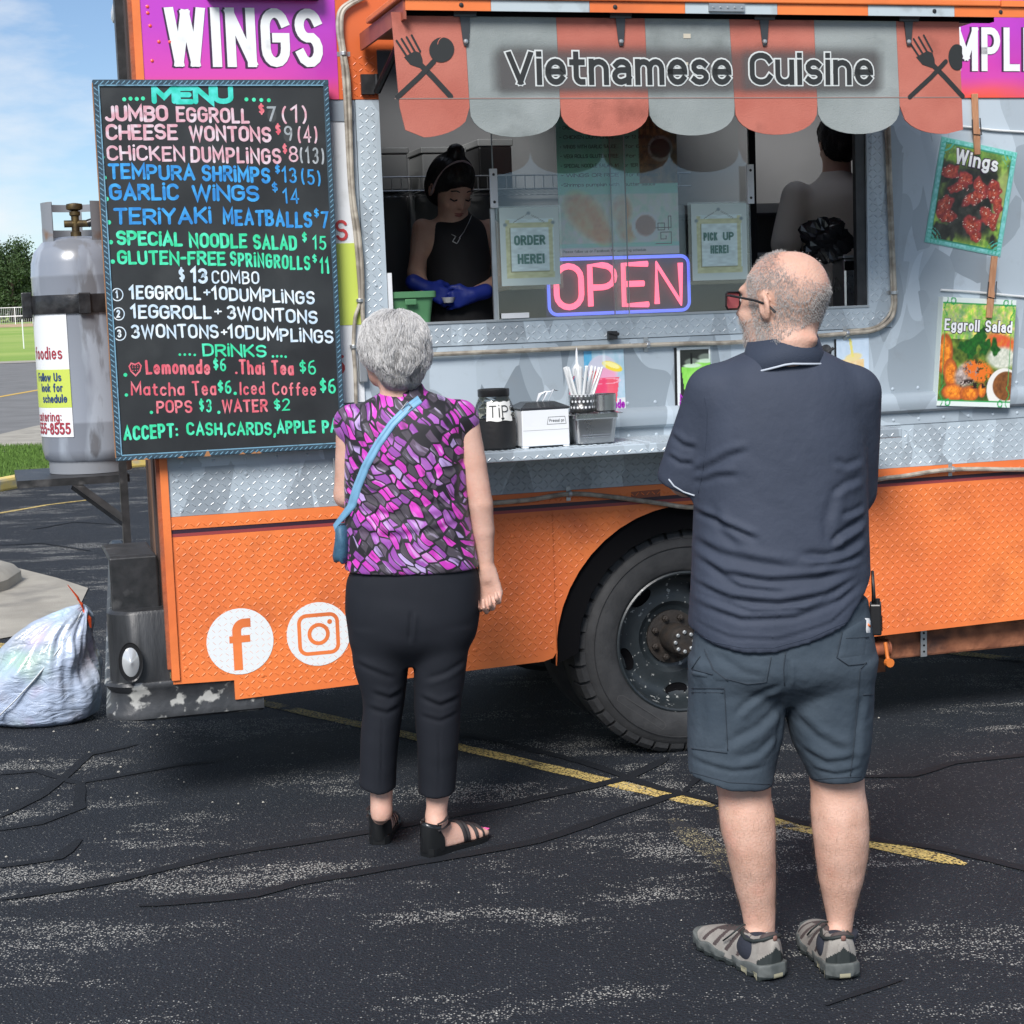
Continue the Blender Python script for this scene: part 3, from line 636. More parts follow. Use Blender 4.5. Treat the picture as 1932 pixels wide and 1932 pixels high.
zb2 = T(1880, 136, .008)[1]; zt2 = T(1880, 50, .008)[1]; um, ur = T(1855, 90, .008)[0], T(1912, 90, .008)[0]
for dx, mat_, lf in ((-.006, m_shadow, .0004), (0, m_wlet, .0022)):
    mb = MB(); text(mb, 'MPLINGS', um - .106 + dx, zb2 + .016, zt2 - zb2 - .032, sideframe(.006), weight=.19 + (.03 if dx else 0), gap=.30, cap=False, lift=lf, ws=.74); mb.build('lettering', mat_, truck)
MB().box(.235, .60, -.06, -.007, 2.685, 2.74).build('marker_bar', m_bplast, truck)
# body box: rear end, far side, front, roof, underbody
W_ = 2.15
m_end = M('brown weathered rear door', (.19, .10, .06), .8, col2=(.30, .15, .09), vs=9, stretch=(1, 3, .6), bump=.003, bs=50, dirt=(.08, .06, .05), ds=6)
mb = MB(); mb.prismz([(0, .031), (.035, .031), (.165, W_), (.13, W_)], .46, 2.95); mb.build('rear_end', m_end, truck)
mb = MB(); mb.box(.167, 6.4, W_ - .04, W_, .46, 2.95); mb.build('far_side_wall', m_orange, truck)
mb = MB(); mb.box(6.36, 6.4, .05, W_ - .05, .46, 2.95); mb.build('front_wall', m_orange, truck)
mb = MB(); mb.prismz([(-.03, -.03), (6.43, -.03), (6.43, .50), (.0, .50)], 2.951, 3.02); mb.prismz([(.07, 1.2), (6.43, 1.2), (6.43, W_ + .03), (.10, W_ + .03)], 2.951, 3.02); mb.box(.0, .7, .5005, 1.1995, 2.951, 3.02); mb.box(1.6, 2.2, .5005, 1.1995, 2.951, 3.02); mb.box(3.2, 6.43, .5005, 1.1995, 2.951, 3.02); mb.build('roof', m_plast, truck, bevel=.02)  # gaps between the roof pieces are added openings, letting sky light into the galley
mb = MB(); mb.box(-.014, .012, .12, .20, .7, 2.94); mb.build('rear_corner_angle', M('dark rust', (.05, .03, .025), .8), truck)
mb = MB(); mb.box(-.016, .0, .0, .028, .50, 2.94); mb.build('rear_corner_angle', m_oxide, truck)
mb = MB(); mb.box(-.03, .02, .34, .4, 1.5, 2.94); mb.build('rear_post', m_black, truck)
mb = MB(); mb.box(.3, 6.2, .25, .35, .42, .60); mb.box(.3, 6.2, 1.75, 1.85, .42, .60); mb.box(.3, 1.0, .4, 1.7, .5, .6); mb.box(1.75, 1.95, .2, 1.9, .33, .5); mb.build('chassis_frame', m_dark, truck)
mb = MB(); mb.box(.18, 6.35, .62, W_ - .05, .66, .70); mb.box(.18, 6.35, .58, .62, .70, .99); mb.box(.18, 6.35, .035, .62, .95, .99); mb.build('cabin_floor', M('cabin floor', (.1, .1, .1), .6), truck)
mb = MB(); mb.box(.036, 1.35, .02, .05, .47, .99); mb.box(2.4, 6.3, .02, .05, .41, .99); mb.build('inner_skirt', m_dark, truck)

# tread bars: raised lozenges
def bars(name, regions, mat, n, p=.0205, ln=.0098, wd=.0026, hgt=.0017, test=None, frame=None):
    vs = []; fs = []
    for (u0, u1, z0, z1) in regions:
        for i in range(int((u1 - u0) / p)):
            for j in range(int((z1 - z0) / p)):
                u = u0 + (i + .5) * p; z = z0 + (j + .5) * p
                if test and not test(u, z): continue
                a = R(40 + 5 * math.sin(i * 12.9 + j * 78.2)) if (i + j) % 2 else R(-43 + 5 * math.sin(i * 3.7 + j * 9.1)); c, s = math.cos(a), math.sin(a); b = len(vs)
                for x, y, h in ((-ln, 0, 0), (-ln * .6, wd, 0), (ln * .6, wd, 0), (ln, 0, 0), (ln * .6, -wd, 0), (-ln * .6, -wd, 0), (-ln * .6, 0, hgt), (ln * .6, 0, hgt)):
                    q = (u + x * c - y * s, -(n + h), z + x * s + y * c); vs.append(frame(*q) if frame else q)
                fs += [(b, b + 6, b + 1), (b + 1, b + 6, b + 7, b + 2), (b + 2, b + 7, b + 3), (b + 3, b + 7, b + 4), (b + 4, b + 7, b + 6, b + 5), (b + 5, b + 6, b)]
    o = MB().add(vs, fs).build(name, mat, truck); return tag(o, kind='stuff')
def sk_test(u, z):
    if u < .215 and z < .462: return False
    if (u - WU) ** 2 + (z - .42) ** 2 < (AR + .015) ** 2: return False
    if abs(u - WU) < AR + .02 and z < .44: return False
    return z > (.388 + (u - .204) * .0265 if u < 1.6 else .388 + (u - 2.42) * .0169) + (.03 if 1.28 < u < 1.4 else 0)
bars('tread_bars', [(.03, 3.5, .38, .946)], m_orange, .0003, test=sk_test)
bars('tread_bars', [(.0, 3.5, .970, 1.009)], m_orange, .003)
bars('tread_bars', [(.03, 3.5, 1.015, 1.172)], m_wrapp, .0)
bars('tread_bars', [(.72, 2.69, 1.54, 1.612), (.716, .785, 1.63, 2.36), (2.602, 2.69, 1.625, 2.5)], m_wrapp, .004)
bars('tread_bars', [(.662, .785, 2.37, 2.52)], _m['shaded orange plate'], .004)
# rivets
def rivet_row(pts, mat, n, r=.0065):
    mb = MB(); mb.lathe([(r, 0), (r * .85, -.0018), (r * .4, -.003), (1e-6, -.0034)], 8, axis='y')
    first = None
    for (u, z) in pts:
        if first is None: first = mb.build('rivet', mat, truck, smooth=True); o = first
        else: o = first.copy(); COL.objects.link(o)
        o.location = (u, -n, z)
rivet_row([(.07 + .105 * k, 1.19) for k in range(33)], m_wrap, .003)
rivet_row([(.07 + .105 * k, 1.306) for k in range(33)], m_wrap, .0)
rivet_row([(.04, .55), (.045, .50), (.62, .80), (1.2, .86), (1.05, .47), (2.5, .42), (2.75, .43), (2.95, .8), (3.1, .44), (2.62, .72), (.30, .45)], m_orange, .0, .008)
rivet_row([(.045, 2.66), (.045, 2.64), (.05, 2.6), (.075, 2.55), (.05, 2.49), (.11, 2.55)], m_mag, .006, .006)
rivet_row([(.05, 1.13), (.28, 1.14), (.45, 1.14), (.06, 1.03), (2.75, 1.1), (2.9, 1.12), (3.1, 1.1)], m_wrapp, .0, .007)
rivet_row([(.74, 1.58), (1.02, 1.575), (1.36, 1.58), (1.72, 1.575), (2.05, 1.58), (2.4, 1.578), (2.65, 1.58), (2.65, 1.8), (2.65, 2.05), (.75, 2.0), (.752, 1.75)], m_wrapp, .004, .006)
# scuffs: social media logos
m_white = M('white vinyl', (.74, .78, .79), .4)
def disc(mb, cx, cz, r, fr, z, n=36, rx=None): mb.add([fr(cx + (rx or r) * math.cos(2 * PI * i / n), cz + r * math.sin(2 * PI * i / n), z) for i in range(n)], [list(range(n))])
fr = sideframe(.0)
uf, zf = T(453, 1210); ui, zi = T(601, 1196)
mb = MB(); disc(mb, uf, zf, .113, fr, .0017); mb.build('logo_disc', m_white, truck)
mb = MB(); disc(mb, ui, zi, .110, fr, .0017); mb.build('logo_disc', m_white, truck)
mb = MB(); ribbon(mb, [(uf + .038, zf + .062), (uf + .016, zf + .062)] + arc(uf + .016, zf + .036, .026, .026, 90, 180, 6)[1:] + [(uf - .010, zf - .098)], .030, fr, False, .0021)
ribbon(mb, [(uf - .036, zf + .008), (uf + .034, zf + .008)], .024, fr, False, .0023); mb.build('logo_mark', m_orange, truck)
mb = MB(); q = .066; c_ = .026; sq = arc(ui + q - c_, zi + q - c_, c_, c_, 0, 90, 5) + arc(ui - q + c_, zi + q - c_, c_, c_, 90, 180, 5) + arc(ui - q + c_, zi - q + c_, c_, c_, 180, 270, 5) + arc(ui + q - c_, zi - q + c_, c_, c_, 270, 360, 5)
ribbon(mb, sq + [sq[0]], .013, fr, False, .0021); ribbon(mb, arc(ui, zi, .032, .032, 0, 360, 24), .013, fr, False, .0023); disc(mb, ui + .040, zi + .040, .0085, fr, .0023, 12); mb.build('logo_mark', m_orange, truck)
# side hinge latch, jamb hinge, cable clamps
mb = MB(); mb.box(.575, .615, -.012, -.001, 1.03, 1.175); mb.box(.583, .607, -.022, -.012, 1.07, 1.15); mb.build('hasp_plate', m_alu, truck, bevel=.003)
mb = MB(); uh, zh = T(693, 158, .01); mb.box(uh - .022, uh + .022, -.02, -.005, zh - .035, zh + .03); mb.tube([(uh + .03, -.02, zh - .03), (uh + .03, -.02, zh + .03)], .008, 8); mb.build('hatch_hinge', m_black, truck)
def cable(pts, n, r, name='cable', mat=None):
    P = [T(x, y, n) for x, y in pts]; Q = []
    for i in range(len(P) - 1):
        p0 = P[max(i - 1, 0)]; p1, p2 = P[i], P[i + 1]; p3 = P[min(i + 2, len(P) - 1)]
        for k in range(6):
            t = k / 6; f = lambda a, b, c, d: .5 * ((2 * b) + (-a + c) * t + (2 * a - 5 * b + 4 * c - d) * t * t + (-a + 3 * b - 3 * c + d) * t ** 3)
            Q.append((f(p0[0], p1[0], p2[0], p3[0]), -n, f(p0[1], p1[1], p2[1], p3[1])))
    Q.append((P[-1][0], -n, P[-1][1])); return MB().tube(Q, r, 8).build(name, mat or m_cable, truck, smooth=True)
cable([(679, -6), (644, 16), (637, 50), (644, 101), (650, 164), (660, 350), (670, 440), (676, 509), (679, 567), (670, 600), (667, 654), (670, 700), (672, 765)], .02, .0065)
cable([(690, -6), (650, 18), (644, 55), (650, 103), (658, 164), (665, 350), (677, 440), (683, 509), (684, 567), (686, 610), (700, 650), (760, 668), (808, 669), (900, 665), (1000, 661), (1100, 656), (1222, 651), (1300, 648), (1383, 646), (1500, 637), (1598, 629), (1650, 623), (1680, 603), (1689, 576), (1688, 540), (1684, 450), (1680, 350), (1677, 245), (1675, 170)], .02, .0078)
cable([(1671, 245), (1675, 350), (1679, 450), (1682, 540), (1683, 576), (1673, 600), (1648, 618), (1598, 624)], .014, .005)
cable([(880, 952), (930, 949), (1000, 943), (1075, 932), (1150, 937), (1240, 949), (1330, 957), (1500, 935), (1655, 905), (1700, 899), (1797, 886), (1932, 886), (2010, 884)], .02, .0085)
def clamp(x, y, vert, mat=m_alu):
    u, z = T(x, y, .02); mb = MB(); a, b = (.011, .022) if vert else (.022, .011)
    mb.box(u - (.026 if vert else .008), u + (.026 if vert else .008), -.005, -.0008, z - (.008 if vert else .026), z + (.008 if vert else .026))
    ax = [(u, -.02, z - .006), (u, -.02, z + .006)] if vert else [(u - .006, -.02, z), (u + .006, -.02, z)]
    mb.tube(ax, .0125, 10); mb.build('cable_clamp', mat, truck, bevel=.001)
for x, y, v in ((648, 101, 1), (679, 567, 1), (667, 654, 1), (1222, 650, 0), (1598, 629, 0), (1687, 552, 1), (1075, 932, 0), (1797, 886, 0)): clamp(x, y, v)
u, z = T(1187 - 35, 633); mb = MB(); mb.box(u - .016, u + .016, -.03, -.005, z - .014, z + .016); mb.tube([(u - .02, -.03, z + .012), (u + .02, -.034, z + .004)], .006, 8); mb.build('latch_catch', m_black, truck, bevel=.003)
# dark wrap patches
for a, c in (((1085, 1), 0),): pass
front_poly('wrap_patch', [T(855, 946), T(912, 941), T(912, 951), T(855, 956)], .0036, M('brown patch', (.30, .08, .035), .5), .0016)
front_poly('wrap_patch', [T(1190, 928), T(1245, 923), T(1245, 936), T(1190, 941)], .0036, _m['brown patch'], .0016)

# serving shelf
SN = .33; sz = T(830, 860, SN)[1]
mb = MB(); mb.prism([(0, sz), (0, sz - .012), (-SN + .01, sz - .034), (-SN, sz - .034), (-SN, sz)], 0, 1.72, Matrix(((0, 1, 0, .83), (1, 0, 0, 0), (0, 0, 1, 0), (0, 0, 0, 1)))); mb.build('serving_shelf', m_wrapp, truck, bevel=.004)
bars('tread_bars', [(-SN + .01, -.01, .0, 1.7)], m_wrapp, 0, frame=lambda a, h, c: (.84 + c, a, sz - h))
bars('tread_bars', [(.84, 2.54, sz - .033, sz - .002)], m_wrapp, SN)
mb = MB()
for ux in (): mb.prism([(0, sz - .015), (-.2, sz - .03), (0, sz - .16)], ux, ux + .008, Matrix(((0, 1, 0, 0), (1, 0, 0, 0), (0, 0, 1, 0), (0, 0, 0, 1))))


# left hand signboard beside the window
front_poly('side_sign', rect(.30, .695, 1.36, 2.30), .008, m_plast, .006)
front_poly('side_sign_band', rect(.30, .694, T(690, 612, .01)[1], T(690, 458, .01)[1]), .0098, M('lime print', (.52, .62, .10), .5), .0015)
m_redl = M('red print', (.55, .05, .05), .5)
mb = MB(); fr8 = sideframe(.0102); us, zs = T(636, 452, .01); text(mb, 'S', us, zs, .06, fr8, .16)
us, zs = T(636, 704, .01); text(mb, '5', us - .005, zs, .055, fr8, .2, 1.0); mb.build('lettering', m_redl, truck)
front_poly('side_sign_frame', rect(.29, .70, 2.295, 2.36), .012, M('grey roller', (.25, .29, .33), .4), .03)
mb = MB(); us, zs = T(682, 693); mb.box(us - .014, us + .014, -.03, -.008, zs - .05, zs + .05); mb.build('roller_catch', m_alu, truck, bevel=.003)

# hatch: flap standing out over the window
HN = .66; hu0, hu1, hz0, hz1 = .735, 2.74, 2.552, 2.577
MB().box(hu0 + .004, hu1, -HN + .004, -.04, hz0 + .004, hz1).build('hatch_panel', M('hatch underside', (.34, .15, .08), .6, col2=(.2, .12, .09), vs=3), truck)
ed = [(771, 926, 1), (926, 1112, 0), (1112, 1292, 1), (1292, 1466, 0), (1466, 1637, 1), (1637, 1800, 0), (1800, 2060, 1)]
for i, (x0, x1, o_) in enumerate(ed):
    a, c = T(x0, 20, HN)[0], T(x1, 20, HN)[0]
    if i == 0: a = hu0
    MB().box(a + .0006, c - .0006, -HN - .003, -HN + .004, hz0 - .004, hz1 + .003).build('edge_block', m_orange if o_ else M('pale grey vinyl', (.48, .55, .58), .4, dirt=(.3, .33, .34), ds=14), truck)
MB().box(hu1, 4.2, -HN + .004, -HN + .05, hz0 + .004, hz1).build('drip_rail', m_orange, truck); MB().box(hu1 + .002, 4.2, -HN - .012, -HN + .05, hz1 + .004, hz1 + .024).build('drip_rail', m_orange, truck)
MB().box(hu0 - .02, hu1, -HN - .012, -.2, hz1 + .004, hz1 + .024).build('hatch_top_lip', m_orange, truck, bevel=.004)
MB().box(hu0 - .006, hu0 + .003, -HN, -.03, hz0 - .03, hz1).build('hatch_side_flange', M('rust red flange', (.34, .09, .05), .5, col2=(.25, .06, .04), vs=12), truck)
MB().box(hu0 + .01, hu1, -HN + .03, -HN + .06, hz0 - .014, hz0 + .003).build('hatch_rib', m_dark, truck)
u_, z_ = T(1352, 15, HN)
mb = MB(); mb.box(u_ - .03, u_ + .09, -HN - .012, -HN - .003, z_ - .012, z_ + .012)
for k in range(5): mb.lathe([(.004, 0), (.003, -.003)], 8, (u_ - .015 + k * .024, -HN - .012, z_), 'y')
mb.build('hinge_bracket', m_alu, truck)
for x in (878, 1168, 1372, 1770, 1895): 
    u_, z_ = T(x - 8, 14, HN); MB().lathe([(.0075, 0), (.006, -.003), (.002, -.004)], 10, (u_, -HN - .003, (hz0 + hz1) / 2), 'y').build('screw', m_black, truck)
# scalloped valance
VN = .625; vt = hz0 - .004
bx = [.6995, .9265, 1.218, 1.508, 1.793, 2.0875, 2.381, 2.612]; bb = [.714, .932, 1.222, 1.514, 1.806, 2.095, 2.391, 2.626]
m_coral = M('coral canvas', (.44, .125, .09), .85, col2=(.52, .17, .125), vs=5, bump=.0015, bs=420, dirt=(.24, .07, .05), ds=7, dlo=.58, dhi=.8)
m_gcan = M('grey canvas', (.235, .265, .26), .85, col2=(.31, .34, .335), vs=5, bump=.0015, bs=420, dirt=(.15, .17, .165), ds=7, dlo=.55, dhi=.8)
zc, zb_ = 2.268, 2.178
for i in range(7):
    a0, a1, c0, c1 = bx[i], bx[i + 1], bb[i], bb[i + 1]; poly = [(a0 + .0005, vt), (c0 + .0005, zc)]
    if i == 0: cx0, cx1 = c0, c1; k = 1.0
    mid = (c0 + c1) / 2; half = (c1 - c0) / 2
    if i == 0: pts = [(c0 + .004, zc - .06)] + [(c0 + .004 + (c1 - c0) * t, zc - (.092 * math.sqrt(max(0, 1 - (t * 1.0) ** 2.6)) if t > .35 else .062 + .030 * t / .35)) for t in np.linspace(.05, 1, 12)]
    elif i == 6: pts = [(c0 + (c1 - c0 - .002) * t, zc - .092 * math.sqrt(max(0, 1 - abs(1 - t * 1.35) ** 2.4)) if t < .74 else zc - .092 + (t - .74) * .05) for t in np.linspace(0, 1, 13)]
    else: pts = [(mid - half * math.cos(R(w_)), zc - .09 * math.sin(R(w_)) ** .75) for w_ in range(0, 181, 12)]
    poly += pts[1:-1] if i != 6 else pts[1:]
    if i != 6: poly.append((c1 - .0005, zc))
    poly.append((a1 - .0005, vt))
    MB().prism(poly, -VN, -VN + .005).build('canvas_stripe', m_coral if i % 2 == 0 else m_gcan, truck)
fv = sideframe(VN)
MB().box(bx[0], bx[-1], -VN - .0012, -VN - .0002, 2.293, 2.296).build('seam', M('seam thread', (.28, .2, .18), .9), truck)
# halo, outline, fill of the lettering
m_out = M('pale outline print', (.60, .63, .62), .6); m_blk = M('charcoal print', (.022, .024, .024), .55)
m_halo = M('soft dark halo print', (.10, .095, .095), .8)
nt_ = m_halo.node_tree; b_ = nt_.nodes['Principled BSDF']; at_ = nt_.nodes.new('ShaderNodeAttribute'); at_.attribute_name = 'Col'; nt_.links.new(at_.outputs['Fac'], b_.inputs['Alpha'])
zb3 = T(965, 166, VN)[1]; zt3 = T(965, 92, VN)[1]; tu0 = T(951, 130, VN)[0]; tu1 = T(1651, 130, VN)[0]; hv = zt3 - zb3
# halo as soft-edged sheets
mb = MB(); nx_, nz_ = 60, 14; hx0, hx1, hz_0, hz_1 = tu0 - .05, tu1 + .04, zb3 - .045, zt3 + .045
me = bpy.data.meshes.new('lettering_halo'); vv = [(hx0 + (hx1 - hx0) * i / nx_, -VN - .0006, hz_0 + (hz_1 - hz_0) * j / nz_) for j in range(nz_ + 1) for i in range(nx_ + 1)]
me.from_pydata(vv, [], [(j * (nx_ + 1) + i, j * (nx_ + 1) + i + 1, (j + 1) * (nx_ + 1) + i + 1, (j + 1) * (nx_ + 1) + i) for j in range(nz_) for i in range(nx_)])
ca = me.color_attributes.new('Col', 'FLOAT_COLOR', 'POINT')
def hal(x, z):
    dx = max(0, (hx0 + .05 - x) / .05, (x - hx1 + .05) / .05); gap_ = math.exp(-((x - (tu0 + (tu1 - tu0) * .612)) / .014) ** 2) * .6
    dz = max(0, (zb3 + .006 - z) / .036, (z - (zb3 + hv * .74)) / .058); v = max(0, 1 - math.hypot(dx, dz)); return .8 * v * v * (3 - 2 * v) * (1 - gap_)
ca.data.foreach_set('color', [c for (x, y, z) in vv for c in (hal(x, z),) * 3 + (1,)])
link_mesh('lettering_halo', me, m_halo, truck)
for wgt, mt, lf in ((.325, m_out, .0012), (.205, m_blk, .0028)):
    mb = MB(); text(mb, 'Vietnamese Cuisine', tu0 + .017 - wgt * (hv - .034) / 2, zb3 + .018, hv - .034, fv, xh=1.16, weight=wgt, gap=.33, cap=wgt < .2 and False, lift=lf, fit=tu1 - tu0 - .033 + wgt * (hv - .034)); mb.build('lettering', mt, truck)
# crossed fork and spoon
def emblem(ax, clip):
    mb = MB()
    def pt(x, y): return T(x, y, VN)
    rb = lambda P, w, z: ribbon(mb, [pt(x, y) for x, y in P], w, fv, True, z)
    rb([(ax + 47, 122), (ax + 70, 145), (ax + 104, 182)], .017, .0008)
    mb.add([fv(*pt(ax + x, y), .0011) for x, y in ((28, 122), (42, 127), (52, 130), (51, 112), (47, 100), (37, 96), (16, 108))], [(0, 1, 2, 3, 4, 5, 6)])
    for k in range(4): rb([(ax + 2 + k * 9.5, 77 - k * 3.4), (ax + 21 + k * 8.5, 106 - k * 3.0)], .0065, .0014)
    s = [(ax + 4, 183), (ax + 45, 145), (ax + 72, 116)]
    rb(s, .015, .0017)
    if not clip:
        c = pt(ax + 87, 94); n = 26; w_ = .040; h2 = .036
        mb.add([fv(c[0] + w_ * math.cos(t) * math.cos(.5) - h2 * math.sin(t) * math.sin(.5), c[1] + w_ * math.cos(t) * math.sin(.5) + h2 * math.sin(t) * math.cos(.5), .0021) for t in [2 * PI * i / n for i in range(n)]], [list(range(n))])
    else:
        c = pt(ax + 93, 108); n = 26; pts = [(c[0] + .032 * math.cos(t), c[1] + .042 * math.sin(t)) for t in [2 * PI * i / n for i in range(n)]]
        pts = [(min(x, bb[-1] - .004), z) for x, z in pts]; mb.add([fv(x, z, .0021) for x, z in pts], [list(range(n))])
    mb.build('fork_and_spoon_print', m_blk, truck)
emblem(746, False); emblem(1712, True)
c = T(840, 85, VN); mb = MB(); ribbon(mb, arc(c[0], c[1], .024, .024, 95, 175, 6), .0022, fv, True, .0026); mb.build('spoon_highlight_print', m_coral, truck)
# strap hinges
for x in (877, 1170, 1441, 1713):
    u_, _ = T(x, 50, VN); zt_ = T(x, 30, VN)[1]; zb_2 = T(x, 84, VN)[1]; mb = MB()
    mb.prism([(u_ - .017, vt + .0), (u_ - .009, zb_2 + .01), (u_ - .006, zb_2 - .004), (u_ + .006, zb_2 - .004), (u_ + .009, zb_2 + .01), (u_ + .017, vt)], -VN - .006, -VN - .0022)
    mb.box(u_ - .035, u_ + .035, -VN - .009, -VN - .002, vt - .012, vt + .004); mb.tube([(u_ - .035, -VN - .01, vt + .002), (u_ + .035, -VN - .01, vt + .002)], .006, 8)
    h_ = mb.build('strap_hinge', M('dark zinc', (.07, .075, .08), .45, .5), truck)
    MB().lathe([(.008, 0), (.006, -.004), (.001, -.005)], 10, (u_, -VN - .006, zb_2 + .008), 'y').build('hinge_bolt', m_alu, h_)
u_, z_ = T(1296, 68, VN); mb = MB(); mb.box(u_ - .012, u_ + .012, -VN - .0015, -VN - .0004, z_ - .007, z_ + .007); u_, z_ = T(1293, 120, VN); mb.box(u_ - .009, u_ + .009, -VN - .0015, -VN - .0004, z_ - .005, z_ + .004)
mb.build('sticker_remnant', M('old sticker', (.55, .5, .4), .8), truck)
# gas strut at the left of the opening
a = T(752, 95, .5); mb = MB(); c2 = T(706, 172, .02); mb.tube([(a[0], -.5, a[1]), (c2[0] + .05, -.2, c2[1] + .13)], .009, 8); mb.tube([(c2[0] + .05, -.2, c2[1] + .13), (c2[0] + .01, -.02, c2[1])], .013, 8); mb.build('gas_strut', m_bplast, truck)

# wheel
wh = MB(); prof = [(.255, .025), (.262, .008), (.275, .0), (.31, -.006), (.345, -.004), (.372, .004), (.388, .018), (.402, .035), (.412, .05), (.412, .20), (.395, .225), (.34, .235), (.27, .23)]
mbt = MB(); mbt.lathe([(r, y) for r, y in prof], 72, (WU, .045, WZ), 'y', cap=False)
tyre_root = mbt.build('wheel', M('tyre rubber', (.022, .023, .025), .75, col2=(.035, .036, .038), vs=18, dirt=(.07, .068, .065), ds=6, bump=.0012, bs=70), truck, smooth=True)
mb = MB()
for k in range(40):   # shoulder lugs with notches between them
    a0 = 2 * PI * (k + .06) / 40; a1 = 2 * PI * (k + .86) / 40; ring = []
    for a in (a0, (a0 + a1) / 2, a1):
        for rr, yy in ((.383, .010), (.402, .016), (.418, .034), (.419, .12), (.40, .12), (.385, .04)): ring.append((WU + rr * math.cos(a), .045 + yy, WZ + rr * math.sin(a)))
    f = []
    for s in range(2):
        for j in range(6): f.append((s * 6 + j, s * 6 + (j + 1) % 6, (s + 1) * 6 + (j + 1) % 6, (s + 1) * 6 + j))
    f += [tuple(range(5, -1, -1)), tuple(range(12, 18))]; mb.add(ring, f)
mb.build('tread_block_ring', _m['tyre rubber'], tyre_root)
mb = MB(); mb.lathe([(.352, -.0065), (.3535, -.0085), (.355, -.006)], 72, (WU, .045, WZ), 'y', cap=False); mb.build('sidewall_rib', _m['tyre rubber'], tyre_root)
# raised letters low on the sidewall
m_tl = M('worn raised rubber', (.05, .05, .052), .7)
mb = MB(); wd = 'ALLGRIP'
def polar(x, y, z, a0=R(215), rad=.318): 
    a = a0 + x / rad; rr = rad - y; return (WU + rr * math.cos(a), .045 - .0045 - z, WZ + rr * math.sin(a))
ribbon(mb, [(.0, -.014), (.21, -.014), (.22, 0), (.21, .014), (0, .014), (-.01, 0), (0, -.014)], .003, lambda x, y, z: polar(x, y, z), False, .0018)
mb.build('sidewall_relief', m_tl, tyre_root)
mrim = M('dark grey wheel paint', (.014, .020, .024), .4, col2=(.024, .030, .034), vs=10, dirt=(.32, .33, .32), ds=48, dlo=.63, dhi=.67, bump=.0008, bs=40, spec=.6)
mb = MB(); mb.lathe([(.262, .006), (.256, .002), (.250, .006), (.246, .03), (.24, .075), (.232, .10), (.215, .118), (.19, .128), (.16, .120), (.135, .118), (.12, .13), (.112, .135), (.02, .135)], 64, (WU, .045, WZ), 'y', cap=False)
rim = mb.build('rim', mrim, tyre_root, smooth=True)
for k in range(5):
    a = R(200 + 72 * k); n = 16; cx, cz = WU + .198 * math.cos(a), WZ + .198 * math.sin(a); pr = []
    mb = MB()
    for lay_, (rx_, ry_, dy) in enumerate(((.045, .024, -.002), (.041, .02, .002), (.001, .001, .006))):
        for i in range(n):
            t = 2 * PI * i / n; x_, z_2 = rx_ * math.cos(t), ry_ * math.sin(t); pr.append((cx - x_ * math.sin(a) + z_2 * math.cos(a), .045 + .117 + dy, cz + x_ * math.cos(a) + z_2 * math.sin(a)))
    mb.add(pr, [(l * n + i, l * n + (i + 1) % n, (l + 1) * n + (i + 1) % n, (l + 1) * n + i) for l in range(2) for i in range(n)])
    mb.build('hand_hole', m_dark, tyre_root)
m_hub = M('rusty hub iron', (.020, .018, .017), .65, .2, col2=(.034, .026, .021), vs=25, bump=.002, bs=60)
mb = MB(); mb.lathe([(.10, .132), (.10, .122), (.092, .12), (.054, .118), (.056, .02), (.05, .012), (.047, .004), (.0, .002)], 32, (WU, .045, WZ), 'y'); hub = mb.build('hub', m_hub, tyre_root, smooth=True)
nut = MB(); nut.lathe([(.013, 0), (.013, -.014), (.008, -.016), (.008, -.024), (.001, -.026)], 6, axis='y'); nut0 = None
for k in range(8):
    a = R(22 + 45 * k)
    o = nut.build('lug_nut', m_hub, tyre_root) if k == 0 else nut0.copy()
    if k == 0: nut0 = o
    else: COL.objects.link(o)
    o.location = (WU + .078 * math.cos(a), .045 + .12, WZ + .078 * math.sin(a))
bolt = MB(); bolt.lathe([(.0075, 0), (.0075, -.006), (.005, -.008), (.0005, -.008)], 8, axis='y'); b0 = None
for k in range(8):
    a = R(45 * k)
    o = bolt.build('hub_bolt', m_alu if k % 3 == 0 else m_hub, tyre_root) if k == 0 else b0.copy()
    if k == 0: b0 = o
    else: COL.objects.link(o)
    o.location = (WU + .036 * math.cos(a), .045 + .003, WZ + .036 * math.sin(a))
mb = MB(); mb.lathe([(.25, .30), (.30, .28), (.38, .29), (.41, .33), (.41, .50), (.38, .54), (.27, .53)], 56, (WU, .045, WZ), 'y', cap=False); mb.build('inner_tyre', _m['tyre rubber'], truck, smooth=True)
mb = MB()
for uu, yy in ((WU, 1.6), (4.9, .06), (4.9, 1.8)): mb.lathe([(.0, .0), (.25, .01), (.27, .0), (.38, .01), (.41, .05), (.41, .22), (.38, .25), (0, .25)], 40, (uu, yy, WZ), 'y')
mb.build('other_wheels', _m['tyre rubber'], truck, smooth=True)
